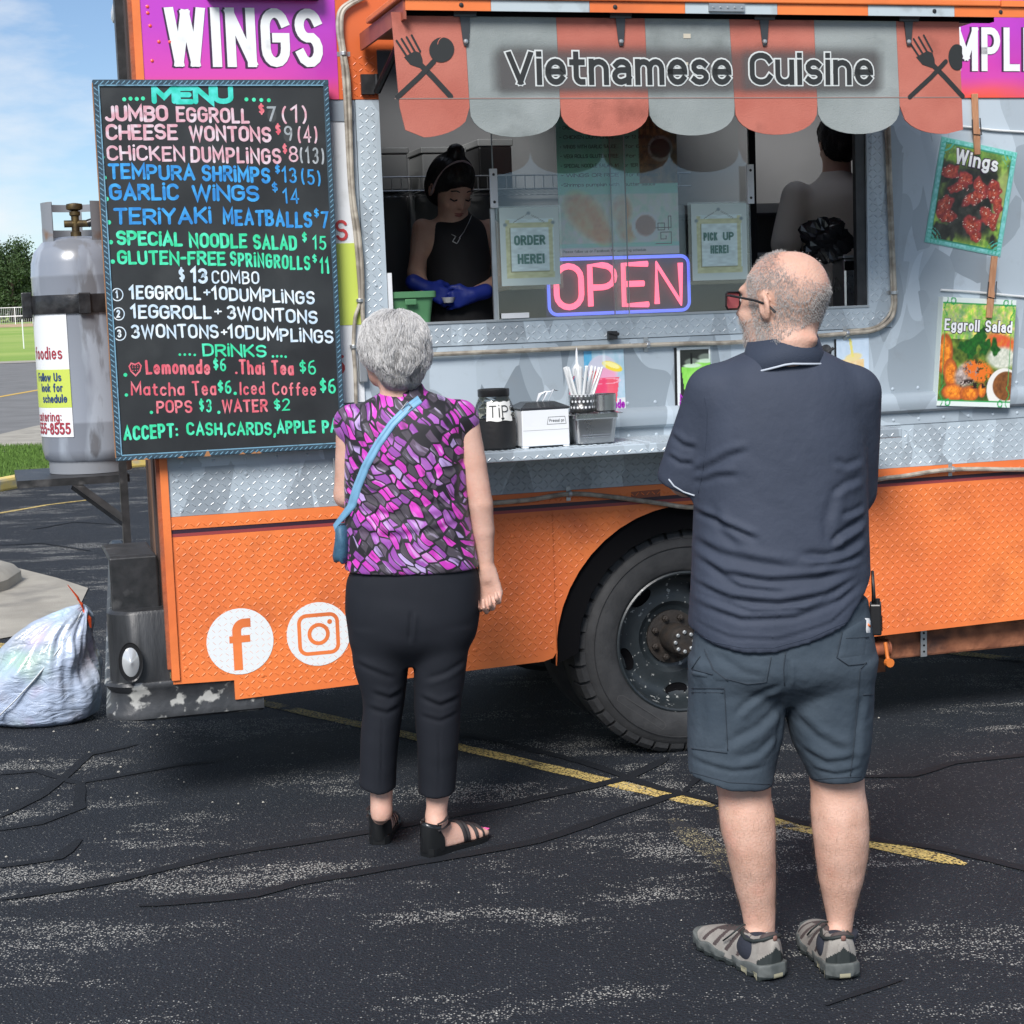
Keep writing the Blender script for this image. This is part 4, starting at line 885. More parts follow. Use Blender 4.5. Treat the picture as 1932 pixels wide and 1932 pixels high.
# rust beam, orange valve and hanger strap below the skirt on the right
MB().box(2.69, 6.0, .08, .26, .265, .375).build('exhaust_box', m_rust, truck, bevel=.01)
mb = MB(); uu, zz = T(1652, 1224, -.06); mb.tube([(uu - .25, .06, zz - .01), (uu + .045, .06, zz)], .03, 12); mb.tube([(uu + .045, .06, zz), (uu + .052, .06, zz)], .034, 12); mb.build('drain_pipe', m_oxide, truck, smooth=True)
mb = MB(); mb.tube([(uu + .02, .02, zz + .03), (uu + .022, .01, zz - .02), (uu + .024, .0, zz - .05)], .007, 8); mb.lathe([(.017, 0), (.017, -.02), (.002, -.02)], 12, (uu + .024, .01, zz - .045), 'y'); mb.build('valve_lever', M('orange valve paint', (.62, .17, .03), .5), truck)
mb = MB(); u_, _ = T(1757, 1220); mb.box(u_ - .013, u_ + .013, .055, .06, .27, .41); st = mb.build('hanger_strap', m_alu, truck)
for k in range(4): MB().lathe([(.0045, 0), (.0045, -.001), (.0, -.001)], 8, (u_, .0545, .29 + k * .024), 'y').build('strap_hole', m_dark, st)
mb = MB(); mb.box(2.86, 2.92, .5, .6, .12, .3); mb.build('mud_flap_bracket', m_rust, truck)
# bumper at the rear corner: wraps round the corner
def plan(off, r=.1):
    x0 = -.205 - off; y0 = .012 - off * .5
    return [(.30, y0)] + [(x0 + r + r * math.cos(R(a)), y0 + r + r * math.sin(R(a))) for a in range(270, 179, -15)] + [(x0 + .14, W_ - .1)]
def sweep(levels):   # levels: (outset, z)
    vs = []; k = len(plan(0))
    for o_, z in levels: vs += [(p[0], p[1], z) for p in plan(o_)]
    fs = [(i * k + j, i * k + j + 1, (i + 1) * k + j + 1, (i + 1) * k + j) for i in range(len(levels) - 1) for j in range(k - 1)]; return vs, fs
m_bump = M('scuffed black bumper', (.018, .019, .021), .42, col2=(.035, .037, .04), vs=12, stretch=(3, 3, .6), dirt=(.38, .38, .36), ds=6, dlo=.64, dhi=.70, bump=.0015, bs=30)
m_bump2 = M('scuffed bumper base', (.025, .027, .03), .4, col2=(.05, .052, .056), vs=12, dirt=(.36, .36, .34), ds=22, dlo=.56, dhi=.64, bump=.002, bs=40)
mb = MB(); mb.add(*sweep([(-.03, .462), (.006, .46), (.014, .45), (.006, .436), (-.004, .425), (-.002, .38), (.014, .358), (.014, .338), (-.04, .325)])); bump = mb.build('bumper', m_bump2, truck, smooth=True)
vs, fs = sweep([(-.006, .455), (-.008, .69), (-.02, .70)]); k = len(plan(0))
sel = lambda p: (min(p[0], -.008), p[1], p[2]); mb = MB(); mb.add([sel(p) for p in vs], fs); tp = [2 * k + j for j in range(k)]; mb.add([sel(vs[i]) for i in tp] + [(-.008, W_ - .1, .70)], [list(range(k + 1))[::-1]])
mb.build('bumper_step', m_bump, truck, smooth=True, bevel=0)
mb = MB(); mb.box(-.178, -.02, .10, .13, .69, .875); mb.box(-.178, -.02, .13, .5, .86, .875); mb.build('step_block', m_black, truck, bevel=.006)
ul, zl = T(245, 1246, -.02); m_lens = M('clear lamp lens', (.55, .57, .58), .15, .3, coat=.5)
mb = MB(); n = 28
lx = ul; mb.add([(lx + .036 * math.cos(2 * PI * i / n), -.0145, zl + .062 * math.sin(2 * PI * i / n)) for i in range(n)] + [(lx + .040 * math.cos(2 * PI * i / n), -.018, zl + .067 * math.sin(2 * PI * i / n)) for i in range(n)], [(i, (i + 1) % n, n + (i + 1) % n, n + i) for i in range(n)] + [list(range(n))]); lamp = mb.build('fog_lamp', m_bplast, truck)
mb = MB(); 
vs = []
for r_, d_ in ((.93, .001), (.8, .004), (.45, .009), (.2, .014), (.12, .016), (.01, .018)): vs += [(lx + .030 * r_ * math.cos(2 * PI * i / n), -.0145 - d_, zl + .053 * r_ * math.sin(2 * PI * i / n)) for i in range(n)]
mb.add(vs, [(l * n + i, l * n + (i + 1) % n, (l + 1) * n + (i + 1) % n, (l + 1) * n + i) for l in range(5) for i in range(n)]); mb.build('lens', m_lens, lamp, smooth=True)
# gas cylinder bracket
bz = 1.045; kk = Matrix.Identity(4)
mb = MB(); mb.box(-.44, .0, 1.38, 1.95, bz - .03, bz); mb.build('cylinder_shelf', m_black, truck)
mb = MB(); mb.box(-.045, -.015, 1.30, 1.34, .70, 1.25); mb.build('bracket_post', m_black, truck); 
mb = MB(); mb.tube([(-.22, 1.40, bz - .03), (-.03, 1.33, bz - .19)], .022, 4); mb.build('bracket_brace', m_black, truck)
# ================================================================== THINGS ON AND AROUND THE TRUCK
def child_frame(o): return o
def local(u, n, z): return TO + Tu * u + Tn * n + Vector((0, 0, z))
# ---------------- menu board
bn = .055; C1 = .4545
def c1(x, y): return T(x * C1, y * C1, bn + .012)
board = empty('menu_board', local(.24, bn, 1.2), TA, 'tall black menu board hand-lettered in chalk marker with blue rope border', 'menu board')
BO = (.24, 1.2)
tl, tr, br, bl = T(172, 150, bn), T(615, 152, bn), T(652, 852, bn), T(220, 862, bn)
bu0, bu1, bz0, bz1 = (tl[0] + bl[0]) / 2, (tr[0] + br[0]) / 2 + .003, (bl[1] + br[1]) / 2, (tl[1] + tr[1]) / 2
def bp(u, z): return (u - BO[0], z - BO[1])
m_chalk = M('black chalkboard', (.014, .016, .018), .5, col2=(.028, .032, .034), vs=5, dirt=(.055, .06, .06), ds=3.5, dlo=.55, dhi=.8)
x0, z0 = bp(bu0, bz0); x1, z1 = bp(bu1, bz1)
MB().box(x0 + .004, x1 - .004, -.008, .012, z0 + .004, z1 - .004).build('board', m_chalk, board)
fwd = .018; m_fr = M('dark blue rope frame', (.02, .045, .07), .6, col2=(.03, .07, .10), vs=30); m_dash = M('light blue dashes', (.16, .33, .45), .6, dirt=(.05, .1, .15), ds=40); m_raw = M('bare fibreboard', (.36, .17, .07), .9)
for a, b_, c_, d_ in ((x0, x1, z1 - fwd, z1), (x0, x1, z0, z0 + fwd * .8), (x0, x0 + fwd, z0 + fwd * .8 + .0005, z1 - fwd - .0005), (x1 - fwd, x1, z0 + fwd * .8 + .0005, z1 - fwd - .0005)):
    MB().box(a, b_, -.012, .014, c_, d_).build('frame_strip', m_fr, board, bevel=.002)
fB = lambda x, y, z: (x, -.012 - z, y)
mb = MB()
for k in range(int((x1 - x0) / .0165)):
    xx = x0 + .006 + k * .0165
    ribbon(mb, [(xx, z1 - fwd + .003), (xx + .012, z1 - .004)], .0028, fB, False, .0005); ribbon(mb, [(xx, z0 + .003), (xx + .010, z0 + fwd * .8 - .003)], .0026, fB, False, .0005)
for k in range(int((z1 - z0) / .0165) - 2):
    zz = z0 + .022 + k * .0165
    ribbon(mb, [(x0 + .003, zz + .010), (x0 + fwd - .004, zz)], .0028, fB, False, .0005); ribbon(mb, [(x1 - fwd + .004, zz), (x1 - .003, zz + .010)], .0028, fB, False, .0005)
for (a, b_) in (((x0 + fwd, z0 + .02), (x0 + fwd, z1 - fwd)), ((x0 + fwd, z1 - fwd), (x1 - fwd, z1 - fwd)), ((x0 + fwd, z0 + .018), (x1 - fwd, z0 + .018))): ribbon(mb, [a, b_], .004, fB, False, .0009)
tag(mb.build('rope_dashes', m_dash, board), kind='stuff')
mb = MB(); rr = random.Random(3)
for k in range(7):
    xx = x0 + .05 + rr.random() * (x1 - x0 - .1); mb.prism([(xx - .01, z0 - .001), (xx + .012, z0 - .001), (xx + .003, z0 + .006 + .016 * (k == 2))], -.0128, -.0115)
mb.box(x0 - .0012, x0 + .001, -.011, .013, z0 + .01, z1 - .01); mb.build('worn_edge', m_raw, board)
fL = lambda x, y, z: (x - BO[0], -.008 - z, y - BO[1])
def marker(name, col, col2, hot=0.0): return M(name, col, .6, col2=col2, vs=38, lo=.42, hi=.66)
CL = {'g': marker('green chalk marker', (.03, .62, .30), (.10, .80, .52)), 'p': marker('pale pink chalk marker', (.66, .34, .40), (.72, .62, .68)), 'b': marker('blue chalk marker', (.02, .22, .58), (.05, .38, .78)),
      'w': marker('white blue chalk marker', (.52, .66, .78), (.82, .88, .90)), 'r': marker('coral chalk marker', (.66, .10, .14), (.78, .24, .28)), 'y': marker('grey chalk marker', (.30, .34, .36), (.50, .52, .55)), 't': marker('teal chalk marker', (.02, .55, .42), (.08, .70, .62))}
LINES = [  # colour, text, x start, baseline start, x end, baseline end, cap height (px), weight
 ('t', 'MENU', 630, 420, 970, 421, 54, .32), ('g', '....', 500, 412, 610, 408, 34, .4), ('g', '....', 1005, 412, 1135, 418, 34, .4),
 ('p', 'JUMBO', 437, 498, 700, 498, 50, .22), ('p', 'EGGROLL', 732, 500, 1038, 508, 50, .19), ('r', '$', 1074, 472, 1100, 472, 40, .16), ('y', '7', 1110, 500, 1148, 500, 52, .15), ('p', '(1)', 1170, 508, 1278, 508, 62, .12),
 ('p', 'CHEESE', 440, 574, 740, 575, 50, .2), ('p', 'WONTONS', 786, 580, 1128, 585, 50, .2), ('r', '$', 1144, 556, 1168, 556, 38, .16), ('y', '9', 1180, 580, 1214, 580, 52, .13), ('p', '(4)', 1236, 590, 1320, 592, 58, .12),
 ('p', 'CH|CKEN', 445, 662, 770, 666, 50, .17), ('p', 'DUMPL|NGS', 792, 668, 1170, 678, 54, .17), ('r', '$', 1174, 636, 1194, 636, 36, .16), ('p', '8', 1200, 668, 1240, 668, 54, .12), ('y', '(13)', 1246, 674, 1348, 678, 56, .12),
 ('b', 'TEMPURA', 450, 738, 812, 744, 50, .2), ('b', 'SHR|MPS', 838, 746, 1124, 756, 52, .2), ('b', '$', 1142, 720, 1164, 720, 34, .16), ('b', '13', 1172, 756, 1234, 758, 54, .13), ('b', '(5)', 1252, 764, 1334, 768, 56, .12),
 ('b', 'GARL|C', 455, 826, 745, 826, 54, .2), ('b', 'W|NGS', 798, 828, 1078, 832, 52, .2), ('b', '$', 1130, 798, 1156, 798, 38, .14), ('b', '14', 1176, 840, 1244, 842, 54, .12),
 ('b', 'TER|YAK|', 472, 928, 880, 924, 54, .19), ('b', 'MEATBALLS', 926, 928, 1298, 942, 54, .19), ('b', '$', 1304, 902, 1326, 902, 34, .15), ('b', '7', 1334, 942, 1366, 942, 58, .15),
 ('g', 'SPEC|AL', 484, 1012, 760, 1018, 46, .22), ('g', 'NOODLE', 786, 1022, 1028, 1026, 48, .2), ('g', 'SALAD', 1052, 1030, 1235, 1036, 48, .2), ('g', '$', 1254, 1004, 1276, 1004, 38, .15), ('g', '15', 1298, 1034, 1356, 1038, 50, .13),
 ('g', 'GLUTEN-FREE', 488, 1092, 940, 1098, 46, .2), ('g', 'SPR|NGROLLS', 956, 1100, 1290, 1120, 48, .17), ('g', '$', 1298, 1090, 1318, 1090, 32, .15), ('g', '11', 1328, 1130, 1370, 1132, 56, .15),
 ('w', '$', 744, 1170, 770, 1170, 52, .14), ('w', '13', 790, 1170, 864, 1172, 50, .2), ('w', 'COMBO', 880, 1174, 1078, 1176, 46, .14),
 ('w', '1EGGROLL', 536, 1238, 836, 1242, 46, .18), ('w', '+', 846, 1240, 876, 1240, 46, .13), ('w', '10DUMPL|NGS', 880, 1242, 1308, 1262, 46, .17),
 ('w', '1EGGROLL', 542, 1318, 880, 1322, 46, .18), ('w', '+', 890, 1316, 922, 1316, 44, .13), ('w', '3WONTONS', 944, 1322, 1320, 1342, 46, .18),
 ('w', '3WONTONS', 546, 1400, 910, 1400, 46, .17), ('w', '+', 918, 1402, 946, 1402, 44, .13), ('w', '10DUMPL|NGS', 946, 1402, 1386, 1424, 46, .17),
 ('w', '1', 481, 1236, 492, 1236, 26, .2), ('w', '2', 484, 1316, 500, 1316, 26, .2), ('w', '3', 488, 1398, 505, 1398, 26, .2),
 ('g', 'DR|NKS', 842, 1476, 1108, 1480, 44, .17), ('g', '....', 736, 1474, 820, 1474, 30, .3), ('g', '....', 1124, 1480, 1196, 1482, 30, .3),
 ('r', 'Lemon@de', 606, 1550, 874, 1550, 50, .17), ('g', '$6', 886, 1536, 940, 1540, 44, .15), ('r', '.Th@i Te@', 976, 1550, 1222, 1554, 50, .17), ('g', '$6', 1244, 1552, 1314, 1556, 50, .12),
 ('r', 'M@tch@', 544, 1640, 768, 1640, 48, .15), ('g', '.', 524, 1640, 534, 1640, 48, .24), ('r', 'Te@', 800, 1638, 900, 1638, 50, .15), ('g', '$6', 904, 1628, 962, 1632, 46, .15), ('g', '.', 976, 1634, 984, 1634, 48, .24), ('r', 'Iced Coffee', 996, 1636, 1314, 1640, 48, .14), ('g', '$6', 1328, 1628, 1396, 1634, 52, .14),
 ('r', 'POPS', 650, 1712, 800, 1712, 44, .16), ('g', '.', 628, 1714, 638, 1714, 44, .26), ('g', '$3', 828, 1706, 880, 1712, 46, .14), ('g', '.', 908, 1712, 916, 1712, 44, .26), ('r', 'WATER', 922, 1710, 1113, 1706, 44, .17), ('g', '$2', 1138, 1702, 1205, 1704, 42, .14),
 ('g', 'ACCEPT:', 513, 1824, 742, 1812, 48, .19), ('g', 'CASH,CARDS,', 776, 1804, 1148, 1804, 44, .18), ('g', 'APPLE PAY', 1150, 1798, 1440, 1792, 44, .19),
]
for y in (490, 570, 655, 738, 826, 924, 1006, 1086): LINES.append(('g', '.', 408 + (y - 490) * .1, y, 420, y, 36, .42))
LINES.append(('g', '.', 520, 1558, 530, 1558, 44, .3))
by = {}; jr = random.Random(12)
for (c, s, xa, ya, xb, yb, hp, wt) in LINES:
    ua, za = c1(xa, ya); ub, zb = c1(xb, yb); h = hp * C1 / 562.0 * (1 if xa < 1100 else 1.02)
    mb = by.setdefault((c, s if s != '....' else 'dots', xa), MB())
    text(mb, s, ua, za, h, fL, weight=wt * (1.18 if wt > .155 else 1.1), gap=.30 if len(s) > 1 else .2, lift=.0006, jit=.035, rng=jr, fit=(ub - ua) if len(s.strip('.')) > 0 else (ub - ua if len(s) > 1 else None), slope=(zb - za) / max(.02, ub - ua))
for (c, s, xa), mb in by.items(): mb.build('lettering', CL[c], board)
mb = MB()
for x, y, r_ in ((487, 1223, 22), (493, 1303, 22), (497, 1385, 24)):
    a = c1(x, y); q = r_ * C1 / 562; ribbon(mb, arc(a[0], a[1], q, q * 1.1, 0, 360, 18), .0032, fL, False, .0006)
mb.build('lettering', CL['w'], board)
a = c1(562, 1530); mb = MB(); ribbon(mb, [(a[0] + x, a[1] + z) for x, z in ((0, -.023), (-.014, -.008), (-.019, .008), (-.012, .018), (0, .013), (.012, .018), (.019, .008), (.014, -.008), (0, -.023))], .0045, fL, False, .0006)
for i in range(9): disc(mb, a[0] + (-.008, 0, .008)[i % 3], a[1] + (-.006, .003, .009)[i // 3], .0018, fL, .0007, 6)
mb.build('strawberry_drawing', CL['r'], board)
a = c1(1145, 488)
m_smudge = M('chalk smudge', (.05, .055, .058), .8); 
for (x, y) in ((1130, 480), (1196, 562)):
    a = c1(x, y); disc(mb := MB(), a[0], a[1], .022, fL, .0003, 14, rx=.015); mb.build('smudge', m_smudge, board)

# ---------------- gas cylinder
tu_, tn_ = -.135, -1.66; tb = 1.047
cyl = empty('gas_cylinder', local(tu_, tn_, tb), TA, 'tall grey propane cylinder strapped upright on the rear rack', 'gas cylinder')
m_tank = M('grey wrapped cylinder paint', (.22, .245, .29), .3, col2=(.33, .37, .43), vs=1.2, stretch=(4, 4, 1), lo=.47, hi=.53, coat=.4, dirt=(.17, .18, .2), ds=2.2, dlo=.55, dhi=.6)
m_tank2 = M('plain grey steel', (.22, .235, .26), .45, dirt=(.2, .13, .09), ds=12, dlo=.62, dhi=.75)
mb = MB(); mb.lathe([(.0, .03), (.15, .035), (.182, .06), (.191, .10), (.191, .205), (.1925, .21), (.191, .215), (.191, .80), (.1925, .806), (.191, .812), (.188, .86), (.175, .905), (.14, .945), (.08, .965), (0, .97)], 48); mb.build('body', m_tank, cyl, smooth='all')
mb = MB(); mb.lathe([(.165, 0), (.168, 0), (.168, .07), (.165, .07)], 40, cap=False); mb.build('foot_ring', m_tank2, cyl, smooth=True)
mb = MB(); seg = [(a, 1) for a in range(150, 400, 10)]
vs = []; fs = []
AN = [R(a) for a in range(35, 326, 10)]
for rr in (.135, .131):
    for a in AN:
        for zz in (.925, 1.00, 1.075, 1.105): vs.append((rr * math.cos(a), rr * math.sin(a) , zz if zz != 1.105 or (math.sin(a) < .9) else 1.10))
nA = len(AN)
for s in range(2):
    for i in range(nA - 1):
        for j in range(3):
            if j == 1 and 4 <= i <= 24 and i not in (14,): continue
            b = s * nA * 4; f = (b + i * 4 + j, b + (i + 1) * 4 + j, b + (i + 1) * 4 + j + 1, b + i * 4 + j + 1); fs.append(f if s == 0 else f[::-1])
Mr = Matrix.Rotation(R(-100), 4, 'Z'); o = MB().add([Mr @ Vector(v) for v in vs], fs).build('collar', m_tank2, cyl, smooth=True)
m_brass = M('tarnished brass', (.16, .115, .045), .5, .7, col2=(.08, .06, .035), vs=40)
mb = MB(); mb.lathe([(.022, .955), (.022, .985), (.016, .99), (.016, 1.05), (.022, 1.055), (.022, 1.07)], 14); mb.tube([(-.045, 0, 1.02), (.055, 0, 1.02)], .015, 10); mb.build('valve', m_brass, cyl, smooth=True)
mb = MB(); mb.lathe([(.010, 1.07), (.032, 1.078), (.034, 1.09), (.032, 1.10), (.01, 1.104)], 14); mb.build('valve_handwheel', m_brass, cyl, smooth=True)
MB().tube([(.05, 0, 1.02), (.10, -.01, 1.035), (.14, -.02, 1.07), (.20, .0, 1.075), (.30, .1, 1.05), (.36, .2, .95)], .017, 10).build('gas_hose', m_bplast, cyl, smooth=True)
m_tape = M('black tape wrapped strap', (.012, .012, .014), .3, col2=(.03, .03, .032), vs=30, bump=.003, bs=25)
mb = MB(); mb.lathe([(.192, .655), (.2, .655), (.203, .67), (.203, .715), (.2, .73), (.192, .73)], 48, cap=False); st = mb.build('retaining_strap', m_tape, cyl, smooth=True)
MB().box(-.235, -.195, -.05, -.02, .64, .745).build('strap_buckle', m_tape, st, bevel=.004); MB().box(-.02, .03, -.215, -.2, .65, .735).build('strap_buckle', m_tape, st, bevel=.004)
# wrapped sign on cylinder
m_sheet = M('glossy white print', (.74, .76, .78), .3)
def cylp(a, z, r=.1945): return (r * math.cos(a), r * math.sin(a), z)
A0, A1 = R(170), R(249); PZ0, PZ1 = .155, .655
def cyl_sheet(name, mat, a0, a1, z0, z1, r, parent=cyl):
    n = 12; vs = []; fs = []
    for i in range(n + 1):
        a = a0 + (a1 - a0) * i / n; vs += [cylp(a, z0, r), cylp(a, z1, r)]
    fs = [(2 * i, 2 * i + 2, 2 * i + 3, 2 * i + 1) for i in range(n)]; return MB().add(vs, fs).build(name, mat, parent, smooth='all')
sg = cyl_sheet('wrapped_notice', m_sheet, A0, A1, PZ0, PZ1, .1940); cyl_sheet('lime_band', _m['lime print'], A0, A1, .275, .43, .1946, sg)
fc = lambda x, y, z: cylp(A1 - x / .195, y, .1952 + z)          # x measured leftwards from the sheet's edge
fcr = lambda W0: (lambda x, y, z: cylp(A1 - (W0 - x) / .195, y, .1952 + z))
def cline(s, z, h, col, mat_, wt=.16, right=.02): 
    w_ = text_width(s, h, .8, .26); mb = MB(); text(mb, s, -right, z, h, (lambda x, y, zz: cylp(A1 + (x - w_) / .195, y, .1952 + zz)), weight=wt, ws=.8, gap=.26); mb.build('lettering', mat_, sg)
m_navy = M('navy print', (.02, .05, .16), .5); cline('foodies', .475, .046, 0, M('dark red print', (.33, .03, .05), .5), .15, .03)
cline('Follow Us', .385, .030, 0, m_navy, .2, .04); cline('look for', .342, .030, 0, m_navy, .2, .036); cline('schedule', .298, .030, 0, m_navy, .2, .02)
cline('catering:', .222, .036, 0, _m['dark red print'], .16, .05); cline('555-8555', .170, .040, 0, _m['dark red print'], .2, .014)

# ---------------- trash bag
def bag():
    nu, nv = 110, 56; vs = []; zz = [0, .02, .08, .16, .24, .31, .37, .42, .455, .475]
    for j in range(nv + 1):
        z = .475 * j / nv; l = np.interp(z, zz, [.02, -.035, -.06, -.05, -.01, .05, .115, .19, .28, .37]); r_ = np.interp(z, zz, [.37, .415, .435, .44, .435, .43, .42, .425, .425, .40]); dp = np.interp(z, zz, [.14, .18, .20, .205, .195, .175, .15, .115, .07, .014])
        for i in range(nu):
            a = 2 * PI * i / nu; t = z / .475; fold = 1 + (.05 * math.sin(a * 3 + 2.2 * math.sin(t * 6)) + .03 * math.sin(a * 7 - t * 8) + .022 * math.sin(a * 13 + t * 11) + .018 * math.sin(a * 29 + t * 5) * (.4 + t)) * (.5 + 1.4 * t)
            c, q = math.cos(a), math.sin(a); c = math.copysign(abs(c) ** .85, c); q = math.copysign(abs(q) ** .85, q)
            vs.append([(l + r_) / 2 + (r_ - l) / 2 * c * fold, dp * q * fold, z + .012 * math.sin(a * 5 + t * 3) * t])
    fs = [(j * nu + i, j * nu + (i + 1) % nu, (j + 1) * nu + (i + 1) % nu, (j + 1) * nu + i) for j in range(nv) for i in range(nu)] + [list(range(nu))[::-1], [nv * nu + i for i in range(nu)]]
    return vs, fs
m_bag = bpy.data.materials.new('thin white bin liner'); m_bag.use_nodes = True; nt_ = m_bag.node_tree; b_ = nt_.nodes['Principled BSDF']; b_.inputs['Roughness'].default_value = .32; b_.inputs['Coat Weight'].default_value = .5
tc_ = nt_.nodes.new('ShaderNodeTexCoord'); v_ = nt_.nodes.new('ShaderNodeTexVoronoi'); v_.inputs['Scale'].default_value = 8; nt_.links.new(tc_.outputs['Object'], v_.inputs[0]); v_.feature = 'SMOOTH_F1'; v_.inputs['Smoothness'].default_value = 1
hs = nt_.nodes.new('ShaderNodeHueSaturation'); hs.inputs['Saturation'].default_value = .42; hs.inputs['Value'].default_value = .75; nt_.links.new(v_.outputs['Color'], hs.inputs['Color'])
mx_ = nt_.nodes.new('ShaderNodeMix'); mx_.data_type = 'RGBA'; mx_.inputs['B'].default_value = (.40, .48, .63, 1); n_ = nt_.nodes.new('ShaderNodeTexNoise'); n_.inputs['Scale'].default_value = 5; n_.inputs['Detail'].default_value = 5; nt_.links.new(tc_.outputs['Object'], n_.inputs[0])
mr_ = nt_.nodes.new('ShaderNodeMapRange'); mr_.inputs['From Min'].default_value = .3; mr_.inputs['From Max'].default_value = .6; mr_.inputs['To Min'].default_value = .18; mr_.inputs['To Max'].default_value = 1; nt_.links.new(n_.outputs['Fac'], mr_.inputs['Value']); nt_.links.new(mr_.outputs[0], mx_.inputs['Factor'])
nt_.links.new(hs.outputs[0], mx_.inputs['A']); nt_.links.new(mx_.outputs['Result'], b_.inputs['Base Color'])
n2_ = nt_.nodes.new('ShaderNodeTexNoise'); n2_.inputs['Scale'].default_value = 9; n2_.inputs['Detail'].default_value = 8; n2_.inputs['Distortion'].default_value = 1.6; mpp = nt_.nodes.new('ShaderNodeMapping'); mpp.inputs['Scale'].default_value = (1, 1, 2.4); mpp.inputs['Rotation'].default_value = (0, .8, 0); nt_.links.new(tc_.outputs['Object'], mpp.inputs[0]); nt_.links.new(mpp.outputs[0], n2_.inputs[0])
bp_ = nt_.nodes.new('ShaderNodeBump'); bp_.inputs['Distance'].default_value = .014; nt_.links.new(n2_.outputs['Fac'], bp_.inputs['Height']); nt_.links.new(bp_.outputs[0], b_.inputs['Normal'])
q = ground(30, 1348); trash = empty('trash_bag', (q.x - .045, q.y - .12, 0), R(0), 'full white see-through trash bag with orange tie leaning on bumper', 'trash bag')
vs, fs = bag(); MB().add(vs, fs).build('bag_body', m_bag, trash, smooth='all')
m_tie = M('orange plastic tie', (.75, .10, .03), .4)
mb = MB(); k0 = Vector((.40, -.02, .468))
for dx, dz, w_ in ((-.055, .11, .012), (-.02, .05, .010), (.03, -.075, .016)):
    p = [k0, k0 + Vector((dx * .5 + .008, -.01, dz * .5)), k0 + Vector((dx, -.02, dz))]; mb.tube(p, [w_ * .6, w_, w_ * .3], 6, flat=.25)
mb.build('tie', m_tie, trash)
mb = MB(); mb.tube([(.06, -.205, .06), (.14, -.212, .13), (.22, -.205, .21), (.30, -.175, .30), (.36, -.125, .38), (.40, -.05, .465)], .006, 6, flat=.5); mb.build('side_gusset', m_plast, trash)

# ---------------- things on the shelf
def shelf_thing(name, u, n, label, cat, rz=0): return empty(name, local(u, n, sz + .0005), TA + rz, label, cat)
jar = shelf_thing('tips_jar', 1.093, .205, 'black and clear tips jar with handwritten paper label at left of the shelf', 'tips jar')
m_glass = M('clear grey glass', (.85, .88, .88), .05, trans=1.0, spec=.5); m_paper = M('white paper', (.72, .72, .69), .8)
mb = MB(); mb.lathe([(.0, .0), (.062, .001), (.070, .008), (.072, .03), (.071, .10), (.066, .105)], 32); mb.build('black_base', M('black rubber sleeve', (.012, .012, .013), .5, bump=.001, bs=50), jar, smooth=True)
mb = MB(); mb.lathe([(.0705, .1055), (.069, .125), (.060, .155), (.052, .172), (.051, .185)], 32, cap=False); mb.build('glass_wall', m_glass, jar, smooth=True)
mb = MB(); mb.lathe([(.0525, .178), (.0535, .18), (.0535, .200), (.051, .203), (.044, .203), (.044, .198)], 32, cap=False); mb.lathe([(.044, .199), (0, .199)], 32, cap=False); mb.build('lid_ring', m_bplast, jar, smooth=True)
mb = MB(); rr = random.Random(9)
for k in range(26):
    a = rr.random() * 2 * PI; r_ = rr.uniform(.01, .045); z_ = rr.uniform(.105, .17); Mx = Matrix.Translation((r_ * math.cos(a), r_ * math.sin(a), z_)) @ Matrix.Rotation(rr.random() * 3, 4, 'Z') @ Matrix.Rotation(rr.uniform(-1, 1), 4, 'X'); s_ = min(1, .062 / (r_ + .03)); mb.box(-.022 * s_, .022 * s_, -.0006, .0006, -.01, .01, Mx)
tag(mb.build('banknotes', M('grey green banknote', (.35, .38, .30), .8, col2=(.5, .5, .42), vs=60), jar), kind='stuff')
vs = []; fs = []
for i in range(13):
    a = R(-128 + 76 * i / 12); rr_ = .0735; vs += [(rr_ * math.cos(a), rr_ * math.sin(a), .098 + .002 * math.sin(i)), ((rr_ - .0095) * math.cos(a), (rr_ - .0095) * math.sin(a), .162 + .002 * math.sin(i * 1.7))]
fs = [(2 * i, 2 * i + 2, 2 * i + 3, 2 * i + 1) for i in range(12)]; lb = MB().add(vs, fs).build('paper_label', m_paper, jar, smooth='all')
def fj(x, y, z): a = R(-90) + x / .07; r_ = .0745 - .0095 * (y - .098) / .064 + z; return (r_ * math.cos(a), r_ * math.sin(a), y)
mb = MB(); text(mb, 'T|PS', -.036, .112, .036, fj, .1, 1.1, .3); ribbon(mb, [(.006, .104), (.004, .107), (.006, .1085), (.008, .107), (.010, .1085), (.012, .107), (.006, .1015)], .003, fj, True, .0006); mb.build('lettering', m_blk, lb)
nap = shelf_thing('napkin_dispenser', 1.252, .20, 'white napkin dispenser box with dark sloped lid beside the tips jar', 'napkin dispenser')
mb = MB(); mb.prismz([(-.083, -.07), (.083, -.07), (.083, .07), (-.083, .07)], .006, .128); mb.box(-.083, -.06, -.07, -.05, 0, .006); mb.box(.06, .083, -.07, -.05, 0, .006); mb.box(-.083, -.06, .05, .07, 0, .006); mb.box(.06, .083, .05, .07, 0, .006); mb.build('box_body', M('glossy white plastic', (.76, .78, .80), .25, coat=.4), nap, bevel=.008, seg=3)
mb = MB(); vs = [(-.085, -.073, .1285), (.085, -.073, .1285), (.085, .073, .1285), (-.085, .073, .1285), (-.088, -.073, .134), (.088, -.073, .134), (.088, .073, .134), (-.088, .073, .134), (-.05, -.02, .152), (.05, -.02, .152), (.05, .05, .152), (-.05, .05, .152)]
